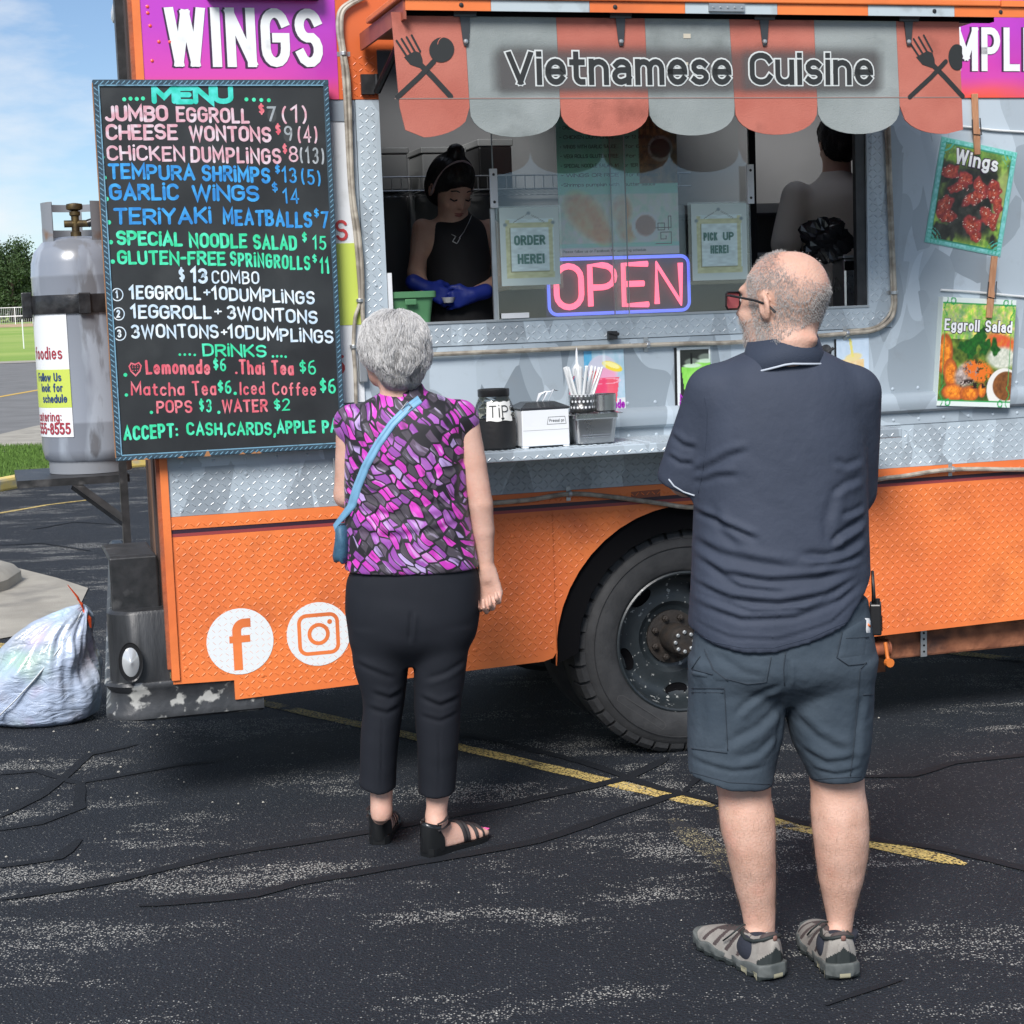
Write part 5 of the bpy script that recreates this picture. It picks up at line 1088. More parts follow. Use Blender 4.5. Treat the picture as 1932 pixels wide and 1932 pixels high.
mb.add(vs, [(3, 2, 1, 0), (0, 1, 5, 4), (1, 2, 6, 5), (2, 3, 7, 6), (3, 0, 4, 7), (4, 5, 9, 8), (5, 6, 10, 9), (6, 7, 11, 10), (7, 4, 8, 11), (8, 9, 10, 11)]); mb.build('lid', M('smoky dark plastic', (.03, .032, .035), .2), nap, bevel=.004)
fn_ = lambda x, y, z: (x, -.0702 - z, y)
mb = MB(); ribbon(mb, [(.005, .078), (.072, .078), (.068, .102), (.01, .102), (.005, .078)], .0014, fn_, False, .0003); text(mb, 'Pressd go', .013, .086, .009, fn_, .14, .8, .26, fit=.052); mb.build('lettering', m_blk, nap)
mb = MB(); mb.box(-.08, .08, -.0706, -.0702, .0595, .0605); mb.build('drawer_line', M('grey joint', (.3, .3, .31), .6), nap)
mb = MB(); 
for k in range(3): mb.tube([(-.01 + k * .02, -.01, .153), (.0 + k * .024, -.015, .178 + .006 * k), (.024 + k * .02, -.01, .186)], [.004, .013, .006], 6, flat=.15)
mb.build('napkin_tuft', M('white tissue', (.74, .76, .80), .9), nap, smooth=True)
pan = shelf_thing('steel_pan', 1.43, .19, 'rectangular stainless steam pan at the right of the napkin box', 'steel pan')
def rrect(hx, hy, r, n=5): return arc(hx - r, hy - r, r, r, 0, 90, n) + arc(-hx + r, hy - r, r, r, 90, 180, n) + arc(-hx + r, -hy + r, r, r, 180, 270, n) + arc(hx - r, -hy + r, r, r, 270, 360, n)
mb = MB(); lv = [(.062, .065, .0), (.072, .074, .006), (.080, .082, .085), (.084, .086, .09), (.084, .086, .102), (.098, .10, .1035), (.098, .10, .106), (.083, .085, .1055), (.079, .081, .088), (.068, .070, .012)]
k = len(rrect(1, 1, .2)); vs = []
for hx, hy, z_ in lv: vs += [(p[0], p[1], z_) for p in rrect(hx, hy, .022)]
mb.add(vs, [(i * k + j, i * k + (j + 1) % k, (i + 1) * k + (j + 1) % k, (i + 1) * k + j) for i in range(len(lv) - 1) for j in range(k)] + [list(range(k))[::-1], [(len(lv) - 1) * k + j for j in range(k)]]); mb.build('pan_body', m_steel, pan, smooth=True)
mb = MB()
for z_ in (.026, .034): mb.tube([(-.05, -.0762 - z_ * .08, z_), (.05, -.0762 - z_ * .08, z_)], .0016, 6)
mb.build('pressed_line', m_steel, pan)
def cup(name, u, n, z0_, r_, h_, label, holes):
    o = empty(name, local(u, n, sz + z0_), TA, label, 'steel container'); mb = MB(); mb.lathe([(0, 0), (r_ * .93, .001), (r_, .005), (r_, h_), (r_ + .003, h_ + .002), (r_ - .002, h_ + .002), (r_ - .003, .006)], 28); mb.build('container_wall', m_steel, o, smooth=True)
    if holes:
        mb = MB()
        for i in range(9):
            for j in range(3):
                a = R(195 + i * 18 + (9 if j % 2 else 0)); mb.add([((r_ + .0006) * math.cos(a + .09 * math.cos(t)), (r_ + .0006) * math.sin(a + .09 * math.cos(t)), .02 + j * .02 + .0045 * math.sin(t)) for t in [2 * PI * q / 8 for q in range(8)]], [list(range(8))])
        tag(mb.build('punched_holes', m_plast, o), kind='stuff')
    return o
cup('steel_container', 1.405, .205, .107, .044, .060, 'perforated steel cup full of wrapped straws standing in the pan', True)
cup('steel_container', 1.482, .190, .107, .048, .058, 'plain round steel tub standing in the pan right of the straws', False)
m_straw = M('white paper wrapped straw', (.74, .76, .76), .7, dirt=(.55, .57, .58), ds=60); rs2 = random.Random(8); s0 = None
for k in range(16):
    a = 2 * PI * k / 16 + rs2.uniform(-.2, .2); tl_ = .21 + .10 * rs2.random()
    mb = MB().tube([(0, 0, 0), (0, 0, .155)], .0052, 6, flat=.7) if k == 0 else None
    o = mb.build('wrapped_straw', m_straw) if k == 0 else s0.copy()
    if k == 0: s0 = o
    else: COL.objects.link(o)
    r_ = .012 + .012 * (k % 3); o.location = local(1.405 + r_ * math.cos(a) * .6, .205 + r_ * math.sin(a) * .6, sz + .114)
    o.rotation_euler = (math.sin(a) * .32 * rs2.uniform(.4, 1), (math.cos(a) * .42 + .02) * rs2.uniform(.6, 1.1), TA + rs2.random())
    tag(o, 'white paper-wrapped straw among the straws fanned out in the perforated cup', 'straw', 'wrapped straws in the perforated cup')
pb = shelf_thing('pump_bottle', 1.43, .09, 'clear bottle with white pump nozzle standing behind the straws', 'bottle')
mb = MB(); mb.lathe([(.0, .0), (.033, .002), (.034, .012), (.034, .17), (.030, .20), (.014, .228), (.014, .232)], 24); mb.build('bottle_body', m_glass, pb, smooth=True)
mb = MB(); mb.lathe([(.017, .228), (.018, .23), (.018, .252), (.012, .262), (.006, .27), (.004, .31), (.001, .325)], 16); mb.build('pump_nozzle', m_plast, pb, smooth=True)

# ---------------- printed posters on the side
def P_wings(U, V):
    img = np.zeros(U.shape + (3,)) + np.array([.16, .16, .13]); n = fbm(U, V, 14, 5); img += (n[..., None] - .5) * .3
    g = np.clip((fbm(U, V, 7, 9) - .42) * 6, 0, 1); edge = np.clip((np.hypot((U - .5) / .46, (V - .45) / .42) - .75) * 4, 0, 1); n2 = fbm(U, V, 25, 33)
    img = lay(img, g * edge, np.stack([.30 + .5 * n2, .52 + .38 * n2, .18 + .2 * n2], -1)); img = lay(img, np.clip((V - .74) * 6, 0, 1) * .8, np.stack([.25 + .4 * n2, .42 + .35 * n2, .2 + .1 * n2], -1))
    img = lay(img, ell(U, V, .9, .55, .14, .3, 0, .3) * .8, (.72, .80, .45))
    for i, (cx, cy, rx, ry, ro) in enumerate(((.18, .70, .13, .07, .3), (.38, .67, .12, .08, -.3), (.30, .56, .14, .06, .2), (.55, .50, .20, .07, .5), (.58, .62, .12, .07, -.6), (.78, .60, .10, .13, .2), (.86, .47, .07, .10, .4), (.17, .36, .13, .10, .8), (.24, .27, .12, .06, .2), (.74, .36, .13, .09, -.6), (.84, .32, .08, .09, .1), (.58, .22, .14, .10, -.2), (.64, .14, .09, .07, .2))):
        d = ell(U + .05 * (vnoise(U, V, 18, i) - .5), V + .05 * (vnoise(U, V, 18, i + 40) - .5), cx, cy, rx, ry, ro, .5); n3 = fbm(U, V, 38, i + 60)
        img = lay(img, np.clip(d * 3, 0, 1), np.stack([.38 + .55 * n3 * (.6 + d * .5), .08 + .38 * n3 * (.4 + d * .6), .06 + .26 * n3], -1))
        img = lay(img, np.clip((vnoise(U, V, 95, i + 9) - .86) * 20, 0, 1) * (d > .1), (.97, .9, .82))
    bd = np.minimum.reduce([U, 1 - U, V * 1.3, (1 - V) * 1.3]); wv = vnoise(U, V, 46, 3)
    img = lay(img, (bd < .05) * 1.0, np.stack([.35 + .25 * wv, .72 + .14 * wv, .66 + .2 * wv], -1)); img = lay(img, (abs(bd - .052) < .006) * 1., (.18, .55, .42))
    cor = np.hypot(np.minimum(U, 1 - U), np.minimum(V, 1 - V) * 1.3); img = lay(img, ((np.sin(cor * 130) > .2) & (cor < .2) & (wv > .35)) * 1., (.30, .70, .62)); return img
def P_salad(U, V):
    n = fbm(U, V, 16, 2); n2 = fbm(U, V, 34, 8); img = np.stack([.10 + .5 * n, .16 + .55 * n, .06 + .2 * n], -1)
    img = lay(img, (V > .62) * 1., np.stack([.35 + .65 * n * n2 * 2, .55 + .45 * n, .15 + .5 * n2], -1)); img = lay(img, ell(U, V, .85, .60, .3, .10, -.2, .4), np.stack([.85 + 0 * n, .25 + .3 * n2, .12 + .2 * n], -1))
    img = lay(img, ell(U, V, .85, .46, .24, .12, 0, .3), np.stack([.62 + .38 * n2, .66 + .32 * n2, .58 + .35 * n2], -1))
    for i, (cx, cy, rx, ry, ro) in enumerate(((.06, .48, .12, .2, 0), (.16, .30, .10, .15, .2), (.22, .13, .18, .085, 0), (.43, .12, .14, .08, 0), (.60, .15, .06, .07, .1))):
        d = ell(U, V, cx, cy, rx, ry, ro, .5); img = lay(img, np.clip(d * 4, 0, 1), np.stack([.60 + .4 * d * n2 * 1.6, .27 + .34 * d * n2 * 1.5, .08 + .15 * n2], -1))
    img = lay(img, ell(U, V, .38, .30, .2, .13, .3, .3), np.stack([.65 * n2 + .35, .62 * n2 + .3, .6 * n2 + .28], -1)); img = lay(img, ell(U, V, .54, .33, .24, .12, -.2, .3) * (n2 > .42), (.90, .45, .14)); img = lay(img, ell(U, V, .54, .33, .24, .12, -.2, .3) * (n2 < .33), (.36, .14, .05))
    img = lay(img, ell(U, V, .5, .21, .28, .05, 0, .3) * (n > .48), (.16, .10, .09))
    for i, (cx, cy) in enumerate(((.34, .56), (.48, .62), (.62, .56), (.44, .52), (.56, .66), (.74, .56))): img = lay(img, ell(U + .05 * (vnoise(U, V, 26, i) - .5), V + .05 * (vnoise(U, V, 26, i + 7) - .5), cx, cy, .10, .06, .4 * i, .2), np.stack([.05 + .12 * n2, .18 + .32 * n2, .07 + .08 * n2], -1))
    img = lay(img, ell(U, V, .90, .17, .24, .20, 0, .03), (.90, .89, .86)); img = lay(img, ell(U, V, .93, .20, .19, .14, 0, .05), np.stack([.34 + .3 * n2, .20 + .2 * n2, .10 + .1 * n2], -1))
    bd = np.minimum.reduce([U, 1 - U]); img = lay(img, ((V < .055) | (V > .955)) * 1., (.86, .90, .88)); cx_ = np.abs(np.abs(U - .5) - .36)
    img = lay(img, (abs(np.hypot(cx_, np.minimum(V, 1 - V) - .03) - .03) < .008) * 1., (.2, .62, .35)); img = lay(img, (abs(bd - (.045 + .02 * np.sin(V * 40) * (abs(V - .5) > .3))) < .007) * 1., (.16, .60, .30)); img = lay(img, (abs(np.minimum(V, 1 - V) - .05) < .004) * 1., (.16, .60, .30)); return img
m_gloss = vcol_mat('glossy picture print', .35, .5, coat=.2)
def on_side(name, corners, fn, nx, ny, n=.002, label=None, top=None, thick=.0015, mat=None, lift=None):
    """a sheet on the truck's side; corners bl, br, tl as photo points"""
    (bl_, br_, tl_) = [T(*c, n) for c in corners]; w_ = math.hypot(br_[0] - bl_[0], br_[1] - bl_[1]); h_ = math.hypot(tl_[0] - bl_[0], tl_[1] - bl_[1])
    o = paint_grid(name, w_, h_, nx, ny, fn, None if top else truck, mat or m_gloss, thick); rot = math.atan2(br_[1] - bl_[1], br_[0] - bl_[0])
    if top: o.location = local(bl_[0], n, bl_[1]); o.rotation_euler = (0, -rot, TA); tag(o, label, top)
    else: o.location = (bl_[0], -n, bl_[1]); o.rotation_euler = (0, -rot, 0)
    return o, w_, h_
pw, w_, h_ = on_side('dish_picture', ((1747, 455), (1886, 482), (1770, 258)), P_wings, 110, 140, .0045)
MB().box(-.004, w_ + .004, .0012, .0042, -.004, h_ + .004).build('picture_backing', M('turquoise print', (.20, .55, .48), .5), pw)
fP = lambda x, y, z: (x, -.0006 - z, y)
def ptext(o, s, x, z, h, w_, par=None):
    for wt, mt, lf in ((.34, m_shadow, .0003), (.21, m_wlet, .0018)): mb = MB(); text(mb, s, x, z, h, fP, weight=wt, gap=.34, cap=False, lift=lf, fit=w_); mb.build('lettering', mt, o)
ptext(pw, 'Wings', w_ * .20, h_ * .795, .048, w_ * .58)
ps, w_, h_ = on_side('dish_picture', ((1768, 765), (1905, 769), (1772, 560)), P_salad, 110, 150, .0335)
MB().box(-.001, w_ + .001, .0012, .0335, -.001, h_ + .001).build('picture_backing', M('mint print edge', (.6, .68, .66), .5), ps)
ptext(ps, 'Eggroll Salad', .010, h_ * .705, .036, w_ - .022)
m_rope = M('white rope', (.66, .68, .68), .8, bump=.002, bs=200)
for pts in (((1755, 236), (1830, 240), (1880, 246), (1990, 252)), ((1775, 547), (1850, 552), (1932, 560), (1990, 564))): cable([(x, y) for x, y in pts], .006, .0045, 'rope', m_rope)
m_wood = M('orange brown peg wood', (.42, .20, .10), .6, col2=(.52, .27, .15), vs=30, stretch=(6, 1, 1))
for (xa, ya, xb, yb) in ((1838, 177, 1843, 292), (1868, 484, 1857, 600)):
    a, b_ = T(xa, ya, .01), T(xb, yb, .01); mb = MB(); d = Vector((b_[0] - a[0], 0, b_[1] - a[1])); L_ = d.length; d.normalize(); an = math.atan2(d.x, -d.z)
    Mx = Matrix.Translation((a[0], -.034 if ya > 300 else -.006, a[1])) @ Matrix.Rotation(-an, 4, 'Y')
    mb.prism([(-.012, 0), (.013, 0), (.012, -L_ * .55), (.016, -L_ * .6), (.013, -L_), (-.010, -L_), (-.012, -L_ * .6)][::1], -.01, 0, Mx); pg = mb.build('clothes_peg', m_wood, truck, bevel=.002)
    mb = MB(); mb.tube([Mx @ Vector(p) for p in ((-.018, -.012, -L_ * .42), (-.018, -.012, -L_ * .66), (.018, -.012, -L_ * .68), (.019, -.006, -L_ * .40))], .0022, 6); mb.build('peg_spring', M('dark peg spring', (.06, .06, .065), .4, .6), pg)
def P_lemon(U, V):
    n = fbm(U, V, 9, 1); img = np.stack([.55 + .25 * n - .3 * (U < .2), .74 + .1 * n - .1 * (U < .2), .80 + .1 * n], -1)
    img = lay(img, (V < .22) * 1., (.86, .87, .88)); img = lay(img, ell(U, V, .45, .66, .40, .27, 0, .05), (.80, .80, .86)); img = lay(img, ell(U, V, .48, .60, .38, .13, 0, .3), (.93, .66, .78))
    tp = np.clip((V - .12) / .45, 0, 1); hw = .27 + .10 * tp; img = lay(img, ((abs(U - .50) < hw) & (V < .56) & (V > .10)) * 1., np.stack([.93 + 0 * n, .24 + .12 * n + .08 * (U > .55), .40 + .12 * n], -1))
    img = lay(img, ell(U, V, .24, .60, .15, .085, 0, .2), (.86, .10, .12)); img = lay(img, ell(U, V, .20, .64, .04, .02, 0, .3), (1, .8, .8)); img = lay(img, ell(U, V, .70, .735, .27, .075, -.25, .1), (.97, .86, .25)); img = lay(img, ell(U, V, .70, .755, .2, .045, -.25, .1), (.99, .95, .62))
    img = lay(img, (abs(np.hypot((U - .47) / .40, (V - .50) / .045) - 1) < .12) * .7, (.97, .80, .86)); img = lay(img, ((abs(U - .5) < .03) & (V > .72)) * .6, (.9, .95, .97)); return img
def P_match(U, V):
    n = fbm(U, V, 9, 1); img = np.zeros(U.shape + (3,)) + np.array([.13, .14, .13]) + .05 * n[..., None]; img = lay(img, ((U < .10) | (U > .95) | (V > .96) | (V < .02)) * 1., (.88, .90, .90))
    for cx, dz in ((.86, .07), (.45, 0)):
        tp = np.clip((V - .2) / .4, 0, 1); img = lay(img, ((abs(U - cx) < .22 + .09 * tp) & (V < .68 + dz) & (V > .17)) * 1., np.stack([.45 + .2 * n, .80 + .1 * n, .25 + .2 * n], -1)); img = lay(img, ell(U, V, cx, .70 + dz, .32, .04, 0, .3), (.80, .90, .78)); img = lay(img, ell(U, V, cx, .76 + dz, .26, .07, 0, .3) * .5, (.75, .83, .75))
    img = lay(img, ((abs(U - .42) < .03) & (V > .72) & (V < .9)) * 1., (.05, .05, .05)); return img
def P_tea(U, V):
    n = fbm(U, V, 9, 1); img = np.stack([.75 + .08 * n, .83 + .06 * n, .90 + .05 * n], -1); tp = np.clip(V / .5, 0, 1)
    img = lay(img, ((abs(U - .5) < .28 + .06 * tp) & (V < .52)) * 1., np.stack([.93 + 0 * n, .55 + .25 * n, .15 + .2 * n], -1)); img = lay(img, ((abs(U - .5) < .34) & (V > .35) & (V < .56)) * 1., np.stack([.9 + .08 * n, .75 + .15 * n, .50 + .25 * n], -1)); img = lay(img, ell(U, V, .52, .60, .3, .10, .1, .3), (.93, .86, .62)); img = lay(img, ((abs(U - (.42 + .2 * (1 - V))) < .04) & (V > .6)) * 1., (.93, .88, .50)); return img
pl, w_, h_ = on_side('drink_poster', ((1106, 780), (1181, 775), (1101, 663)), P_lemon, 60, 90, .004, 'poster of a pink strawberry lemonade cup with lemon slice', 'poster')
m_purp = M('purple print', (.36, .02, .42), .5)
mb = MB(); text(mb, 'Lemonade', w_ * .18, .014, .026, fP, .24, fit=w_ * .80); mb.build('lettering', m_purp, pl)
pm, w_, h_ = on_side('drink_poster', ((1279, 772), (1342, 769), (1276, 656)), P_match, 50, 90, .004, 'poster of iced green matcha cups on a black ground', 'poster'); MB().box(-.010, -.001, -.0008, .0015, 0, h_).build('poster_edge', m_bplast, pm)
mb = MB(); text(mb, 'Matcha', w_ * .06, .030, .022, fP, .24, fit=w_ * .85); text(mb, 'Latte', w_ * .05, .004, .020, fP, .24, fit=w_ * .6); mb.build('lettering', m_purp, pm)
pt_, w_, h_ = on_side('drink_poster', ((1579, 728), (1640, 725), (1577, 640)), P_tea, 50, 90, .004, 'poster of an orange iced tea being poured', 'poster'); MB().box(-.008, -.001, -.0008, .0015, 0, h_).build('poster_edge', m_bplast, pt_)
# drinking-fountain style tap behind the man's shoulder
tapo = empty('tap_handle', local(*[T(1556, 662, .03)[0], .0, T(1556, 662, .03)[1]]), TA, 'small black metal knob on the side below the serving window', 'knob')
mb = MB(); mb.lathe([(.008, 0), (.008, -.03), (.02, -.034), (.024, -.04), (.008, -.046), (0, -.046)], 14, axis='y'); mb.build('stem', m_black, tapo, smooth=True); mb = MB(); mb.tube([(-.03, -.04, .008), (.0, -.045, -.006), (.03, -.04, .008)], .006, 8); mb.build('grip', m_black, tapo, smooth=True)

# ---------------- window: panes, strips, signs
m_pane = bpy.data.materials.new('clear window pane'); m_pane.use_nodes = True; nt_ = m_pane.node_tree; nt_.nodes.clear(); o_ = nt_.nodes.new('ShaderNodeOutputMaterial')
gl = nt_.nodes.new('ShaderNodeBsdfGlossy'); gl.inputs['Roughness'].default_value = .015; tr_ = nt_.nodes.new('ShaderNodeBsdfTransparent'); tr_.inputs[0].default_value = (.94, .96, .96, 1); fr_ = nt_.nodes.new('ShaderNodeFresnel'); fr_.inputs['IOR'].default_value = 1.62
df = nt_.nodes.new('ShaderNodeBsdfDiffuse'); df.inputs[0].default_value = (.5, .52, .52, 1); ms2 = nt_.nodes.new('ShaderNodeMixShader'); nz2 = nt_.nodes.new('ShaderNodeTexNoise'); nz2.inputs['Scale'].default_value = 6; nz2.inputs['Detail'].default_value = 8; mrz = nt_.nodes.new('ShaderNodeMapRange'); mrz.inputs['From Min'].default_value = .4; mrz.inputs['From Max'].default_value = .8; mrz.inputs['To Min'].default_value = .008; mrz.inputs['To Max'].default_value = .05
nt_.links.new(nz2.outputs['Fac'], mrz.inputs['Value']); nt_.links.new(mrz.outputs[0], ms2.inputs[0]); nt_.links.new(tr_.outputs[0], ms2.inputs[1]); nt_.links.new(df.outputs[0], ms2.inputs[2])
ms_ = nt_.nodes.new('ShaderNodeMixShader'); nt_.links.new(fr_.outputs[0], ms_.inputs[0]); nt_.links.new(ms2.outputs[0], ms_.inputs[1]); nt_.links.new(gl.outputs[0], ms_.inputs[2]); nt_.links.new(ms_.outputs[0], o_.inputs[0])
def pane(u0, u1, y, z0, z1, tilt=.013):
    mb = MB(); 
    for e in (0, .004): pass
    vs = [(u0, y, z0), (u1, y, z0), (u1, y + tilt * (z1 - z0), z1), (u0, y + tilt * (z1 - z0), z1)]; vs += [(a, b + .004, c) for a, b, c in vs]
    return MB().add(vs, [(0, 1, 2, 3), (7, 6, 5, 4), (0, 4, 5, 1), (1, 5, 6, 2), (2, 6, 7, 3), (3, 7, 4, 0)]).build('window_pane', m_pane, truck)
pane(1.182, 1.66, -.004, OB + .003, OT); pane(1.615, 2.140, .012, OB + .003, OT)
m_edge = M('pale pane edge', (.34, .38, .38), .3)
for uu, yy in ((1.180, -.0045), (1.661, -.0045), (1.613, .0115), (2.141, .0115)):
    ty = .013 * (OT - OB); MB().add([(uu - .0015, yy, OB), (uu + .0015, yy, OB), (uu + .0015, yy + ty, OT), (uu - .0015, yy + ty, OT), (uu - .0015, yy + .005, OB), (uu + .0015, yy + .005, OB), (uu + .0015, yy + .005 + ty, OT), (uu - .0015, yy + .005 + ty, OT)], [(0, 1, 2, 3), (7, 6, 5, 4), (0, 4, 5, 1), (1, 5, 6, 2), (2, 6, 7, 3), (3, 7, 4, 0)]).build('pane_edge', m_edge, truck)
mb = MB(); mb.box(2.142, 2.165, .012, .03, OB, OT); mb.build('window_post', m_dark, truck); MB().box(OR_ - .04, OR_ - .001, .006, .03, OB, OT).build('window_post', m_black, truck); MB().box(1.165, 1.179, .0, .012, OB, 2.0).build('pane_channel', m_alu, truck)
for x0_, y0_, x1_, y1_ in ((925, 318, 940, 392), (1410, 310, 1424, 384)):
    a, b_ = T(x0_, y0_, .02), T(x1_, y1_, .02); u_ = (a[0] + b_[0]) / 2; sp_ = MB().box(u_ - .013, u_ + .013, -.018, -.008, b_[1], a[1]).build('slide_plate', m_plast, truck, bevel=.001)
    for f in (.15, .85): MB().lathe([(.005, 0), (.004, -.002), (0, -.002)], 10, (u_, -.018, b_[1] + (a[1] - b_[1]) * f), 'y').build('screw', m_black, sp_)
def frame_sign(x0_, x1_, y0_, y1_, lines, label):
    bl_, br_, tl_ = T(x0_, y1_, .012), T(x1_, y1_ - 3, .012), T(x0_, y0_, .012); w_ = br_[0] - bl_[0]; h_ = tl_[1] - bl_[1]
    def P(U, V):
        img = np.zeros(U.shape + (3,)) + np.array([.80, .86, .84]); n = vnoise(U * .3, V, 40, 3)[..., None] * .12
        def bar(m, c): return lay(img, m * 1., np.zeros(U.shape + (3,)) + np.array(c) + n)
        img = bar(((V > .10) & (V < .86) & (U > .13) & (U < .90)), (.80, .88, .87))
        for m in (((V > .74) & (V < .80) & (U > .10) & (U < .90)), ((V > .10) & (V < .175) & (U > .10) & (U < .90)), ((U > .09) & (U < .165) & (V > .10) & (V < .84)), ((U > .82) & (U < .895) & (V > .10) & (V < .84))): img = bar(m, (.74, .76, .58))
        e = np.minimum.reduce([abs(U - .165), abs(U - .82)]); img = lay(img, ((e < .006) & (V > .17) & (V < .74)) * 1., (.55, .56, .42)); img = lay(img, ((abs(V - .74) < .004) | (abs(V - .175) < .004)) * (abs(U - .49) < .33), (.55, .56, .42))
        for sx in (-1, 1): img = lay(img, ((abs(V - (.92 - abs(U - .49) * .42)) < .006) & (abs(U - .49) < .26) & (sx * (U - .49) > 0)) * 1., (.55, .60, .58))
        for cx, cy in ((.49, .925), (.09, .78), (.90, .80)): img = lay(img, ell(U, V, cx, cy, .04, .028, 0, .4), (.52, .60, .62))
        return img
    o = paint_grid('window_sign', w_, h_, 60, 80, P, None, vcol_mat('sleeved paper sign', .25, .5, coat=.6), .0012); o.location = local(bl_[0], .012, bl_[1]); o.rotation_euler = (0, 0, TA); tag(o, label, 'sign')
    for s, zf, hf, x_, fw in lines: mb = MB(); text(mb, s, w_ * x_, h_ * zf, h_ * hf, fP, weight=.28, gap=.36, cap=False, lift=.0004, fit=w_ * fw); mb.build('lettering', M('sage green print', (.16, .32, .27), .6), o)
    mb = MB(); mb.box(-.012, w_ + .010, .0014, .0022, -.014, h_ + .006); mb.build('plastic_sleeve', m_pane, o); return o
frame_sign(947, 1058, 392, 540, (('ORDER', .53, .10, .23, .53), ('HERE!', .29, .10, .28, .46)), 'ORDER HERE! sign with wood frame print taped to left pane')
frame_sign(1307, 1411, 385, 530, (('PICK', .53, .085, .21, .25), ('UP', .53, .085, .56, .2), ('HERE!', .36, .085, .33, .33)), 'PICK UP HERE! sign with wood frame print taped to right pane')
mb = MB(); a = T(946, 598, .012); mb.box(a[0], a[0] + .10, -.014, -.011, a[1] - .006, a[1] + .012); mb.build('pane_sticker', m_plast, truck)
# the printed menu inside the glass
bl_, br_, tl_ = T(1062, 484, -.03), T(1277, 478, -.03), T(1045, 190, -.03); mw, mh = br_[0] - bl_[0] + .02, tl_[1] - bl_[1] + .06
def P_menu(U, V):
    n = fbm(U, V, 12, 4); n2 = fbm(U, V, 30, 14); img = np.stack([.52 + .1 * n, .82 + .1 * n, .70 + .08 * n], -1)
    img = lay(img, ((U > .66) & (V > .86)) * 1., (.80, .76, .78)); ph = ((U > .68) & (V > .42) & (V < .86)); img = lay(img, ph * 1., np.stack([.22 + .5 * n2, .18 + .38 * n2, .12 + .25 * n2], -1)); img = lay(img, (ph & (V > .70) & (np.sin(U * 110) > .1)) * .8, (.72, .55, .34))
    img = lay(img, ell(U, V, .86, .62, .11, .08, 0, .1), (.62, .62, .6)); img = lay(img, ell(U, V, .86, .62, .09, .06, 0, .1), (.15, .12, .1)); img = lay(img, ((V < .36) & (V > .07)) * 1., np.stack([.62 + .3 * n2, .74 + .15 * n2, .68 + .15 * n2], -1))
    for cx, cy, rx, ry in ((.22, .24, .22, .13), (.30, .16, .18, .09), (.52, .26, .10, .10), (.55, .14, .10, .07)): img = lay(img, ell(U, V, cx, cy, rx, ry, -.5, .4), np.stack([.72 + .25 * n2, .50 + .25 * n2, .34 + .2 * n2], -1))
    img = lay(img, ell(U, V, .72, .16, .12, .09, 0, .05), (.92, .90, .88)); img = lay(img, ell(U, V, .72, .17, .09, .065, 0, .1), (.62, .42, .35)); img = lay(img, (V < .05) * 1., (.86, .92, .90)); return np.clip(img * 1.3 - .04, 0, 1)
menu = paint_grid('printed_menu', mw, mh, 90, 120, P_menu, None, m_gloss, .002); menu.location = local(bl_[0] - .01, -.03, bl_[1]); menu.rotation_euler = (0, 0, TA); tag(menu, 'green printed menu sheet with food photos hanging inside the glass', 'menu')
m_ink = M('dark green ink', (.05, .10, .07), .6); mb = MB()
for k, (s, s2) in enumerate((('- JUMBO EGGROLL.....', '(1 eggroll)'), ('- CHICKEN MEATBALLS.....', 'for 8 meatballs'), ('- CREAM CHEESE WONTONS...', 'for 4 wontons)'), ('- CHICKEN DUMPLINGS.....', 'for 12 dumplings'), ('- WINGS WITH GARLIC SAUCE..', '(for 6 wings)'), ('- VEGI ROLLS GLUTEN FREE', '(for 2 rolls)'), ('- SPECIAL NOODLE SALAD...$1', 'or 1ER + 2 meat'), ('- WINGS OR RICE', '(for 6 wings)'), ('-Shrimps pumpkin with', 'butter sauce'))):
    z_ = mh * (.845 - .055 * k); s2 = s2.replace('(1 eggroll)', '(1 eggroll)')
    text(mb, s, .012, z_, .011, fP, .16, fit=mw * .48, lift=.0003); text(mb, s2, mw * .55, z_, .011, fP, .15, fit=mw * .30 if k < 8 else mw * .26, lift=.0003)
text(mb, 'Please follow us on Facebook for upcoming schedule.', .01, mh * .02, .0085, fP, .16, fit=mw * .7, lift=.0003); mb.build('lettering', m_ink, menu)
mb = MB(); text(mb, 'Vietnamese', mw * .40, mh * .925, .03, fP, .12, fit=mw * .55, lift=.0003); text(mb, 'Good Foodies', mw * .68, mh * .872, .02, fP, .12, fit=mw * .31, lift=.0003); mb.build('lettering', M('grey violet ink', (.16, .10, .13), .6), menu)
mb = MB()
for p in ([(0, 0), (.06, 0), (.06, .05), (.02, .05), (.02, .02), (.04, .02), (.04, .035)], [(.01, .06), (.01, .09), (.035, .09), (.035, .06), (.01, .06)], [(.05, .06), (.05, .12), (.06, .12), (.06, .07), (-.0, .07)]): ribbon(mb, [(mw * .80 + x, mh * .06 + y * .8) for x, y in p], .003, fP, False, .0004)
mb.build('key_pattern', M('brown key print', (.22, .20, .14), .6), menu)
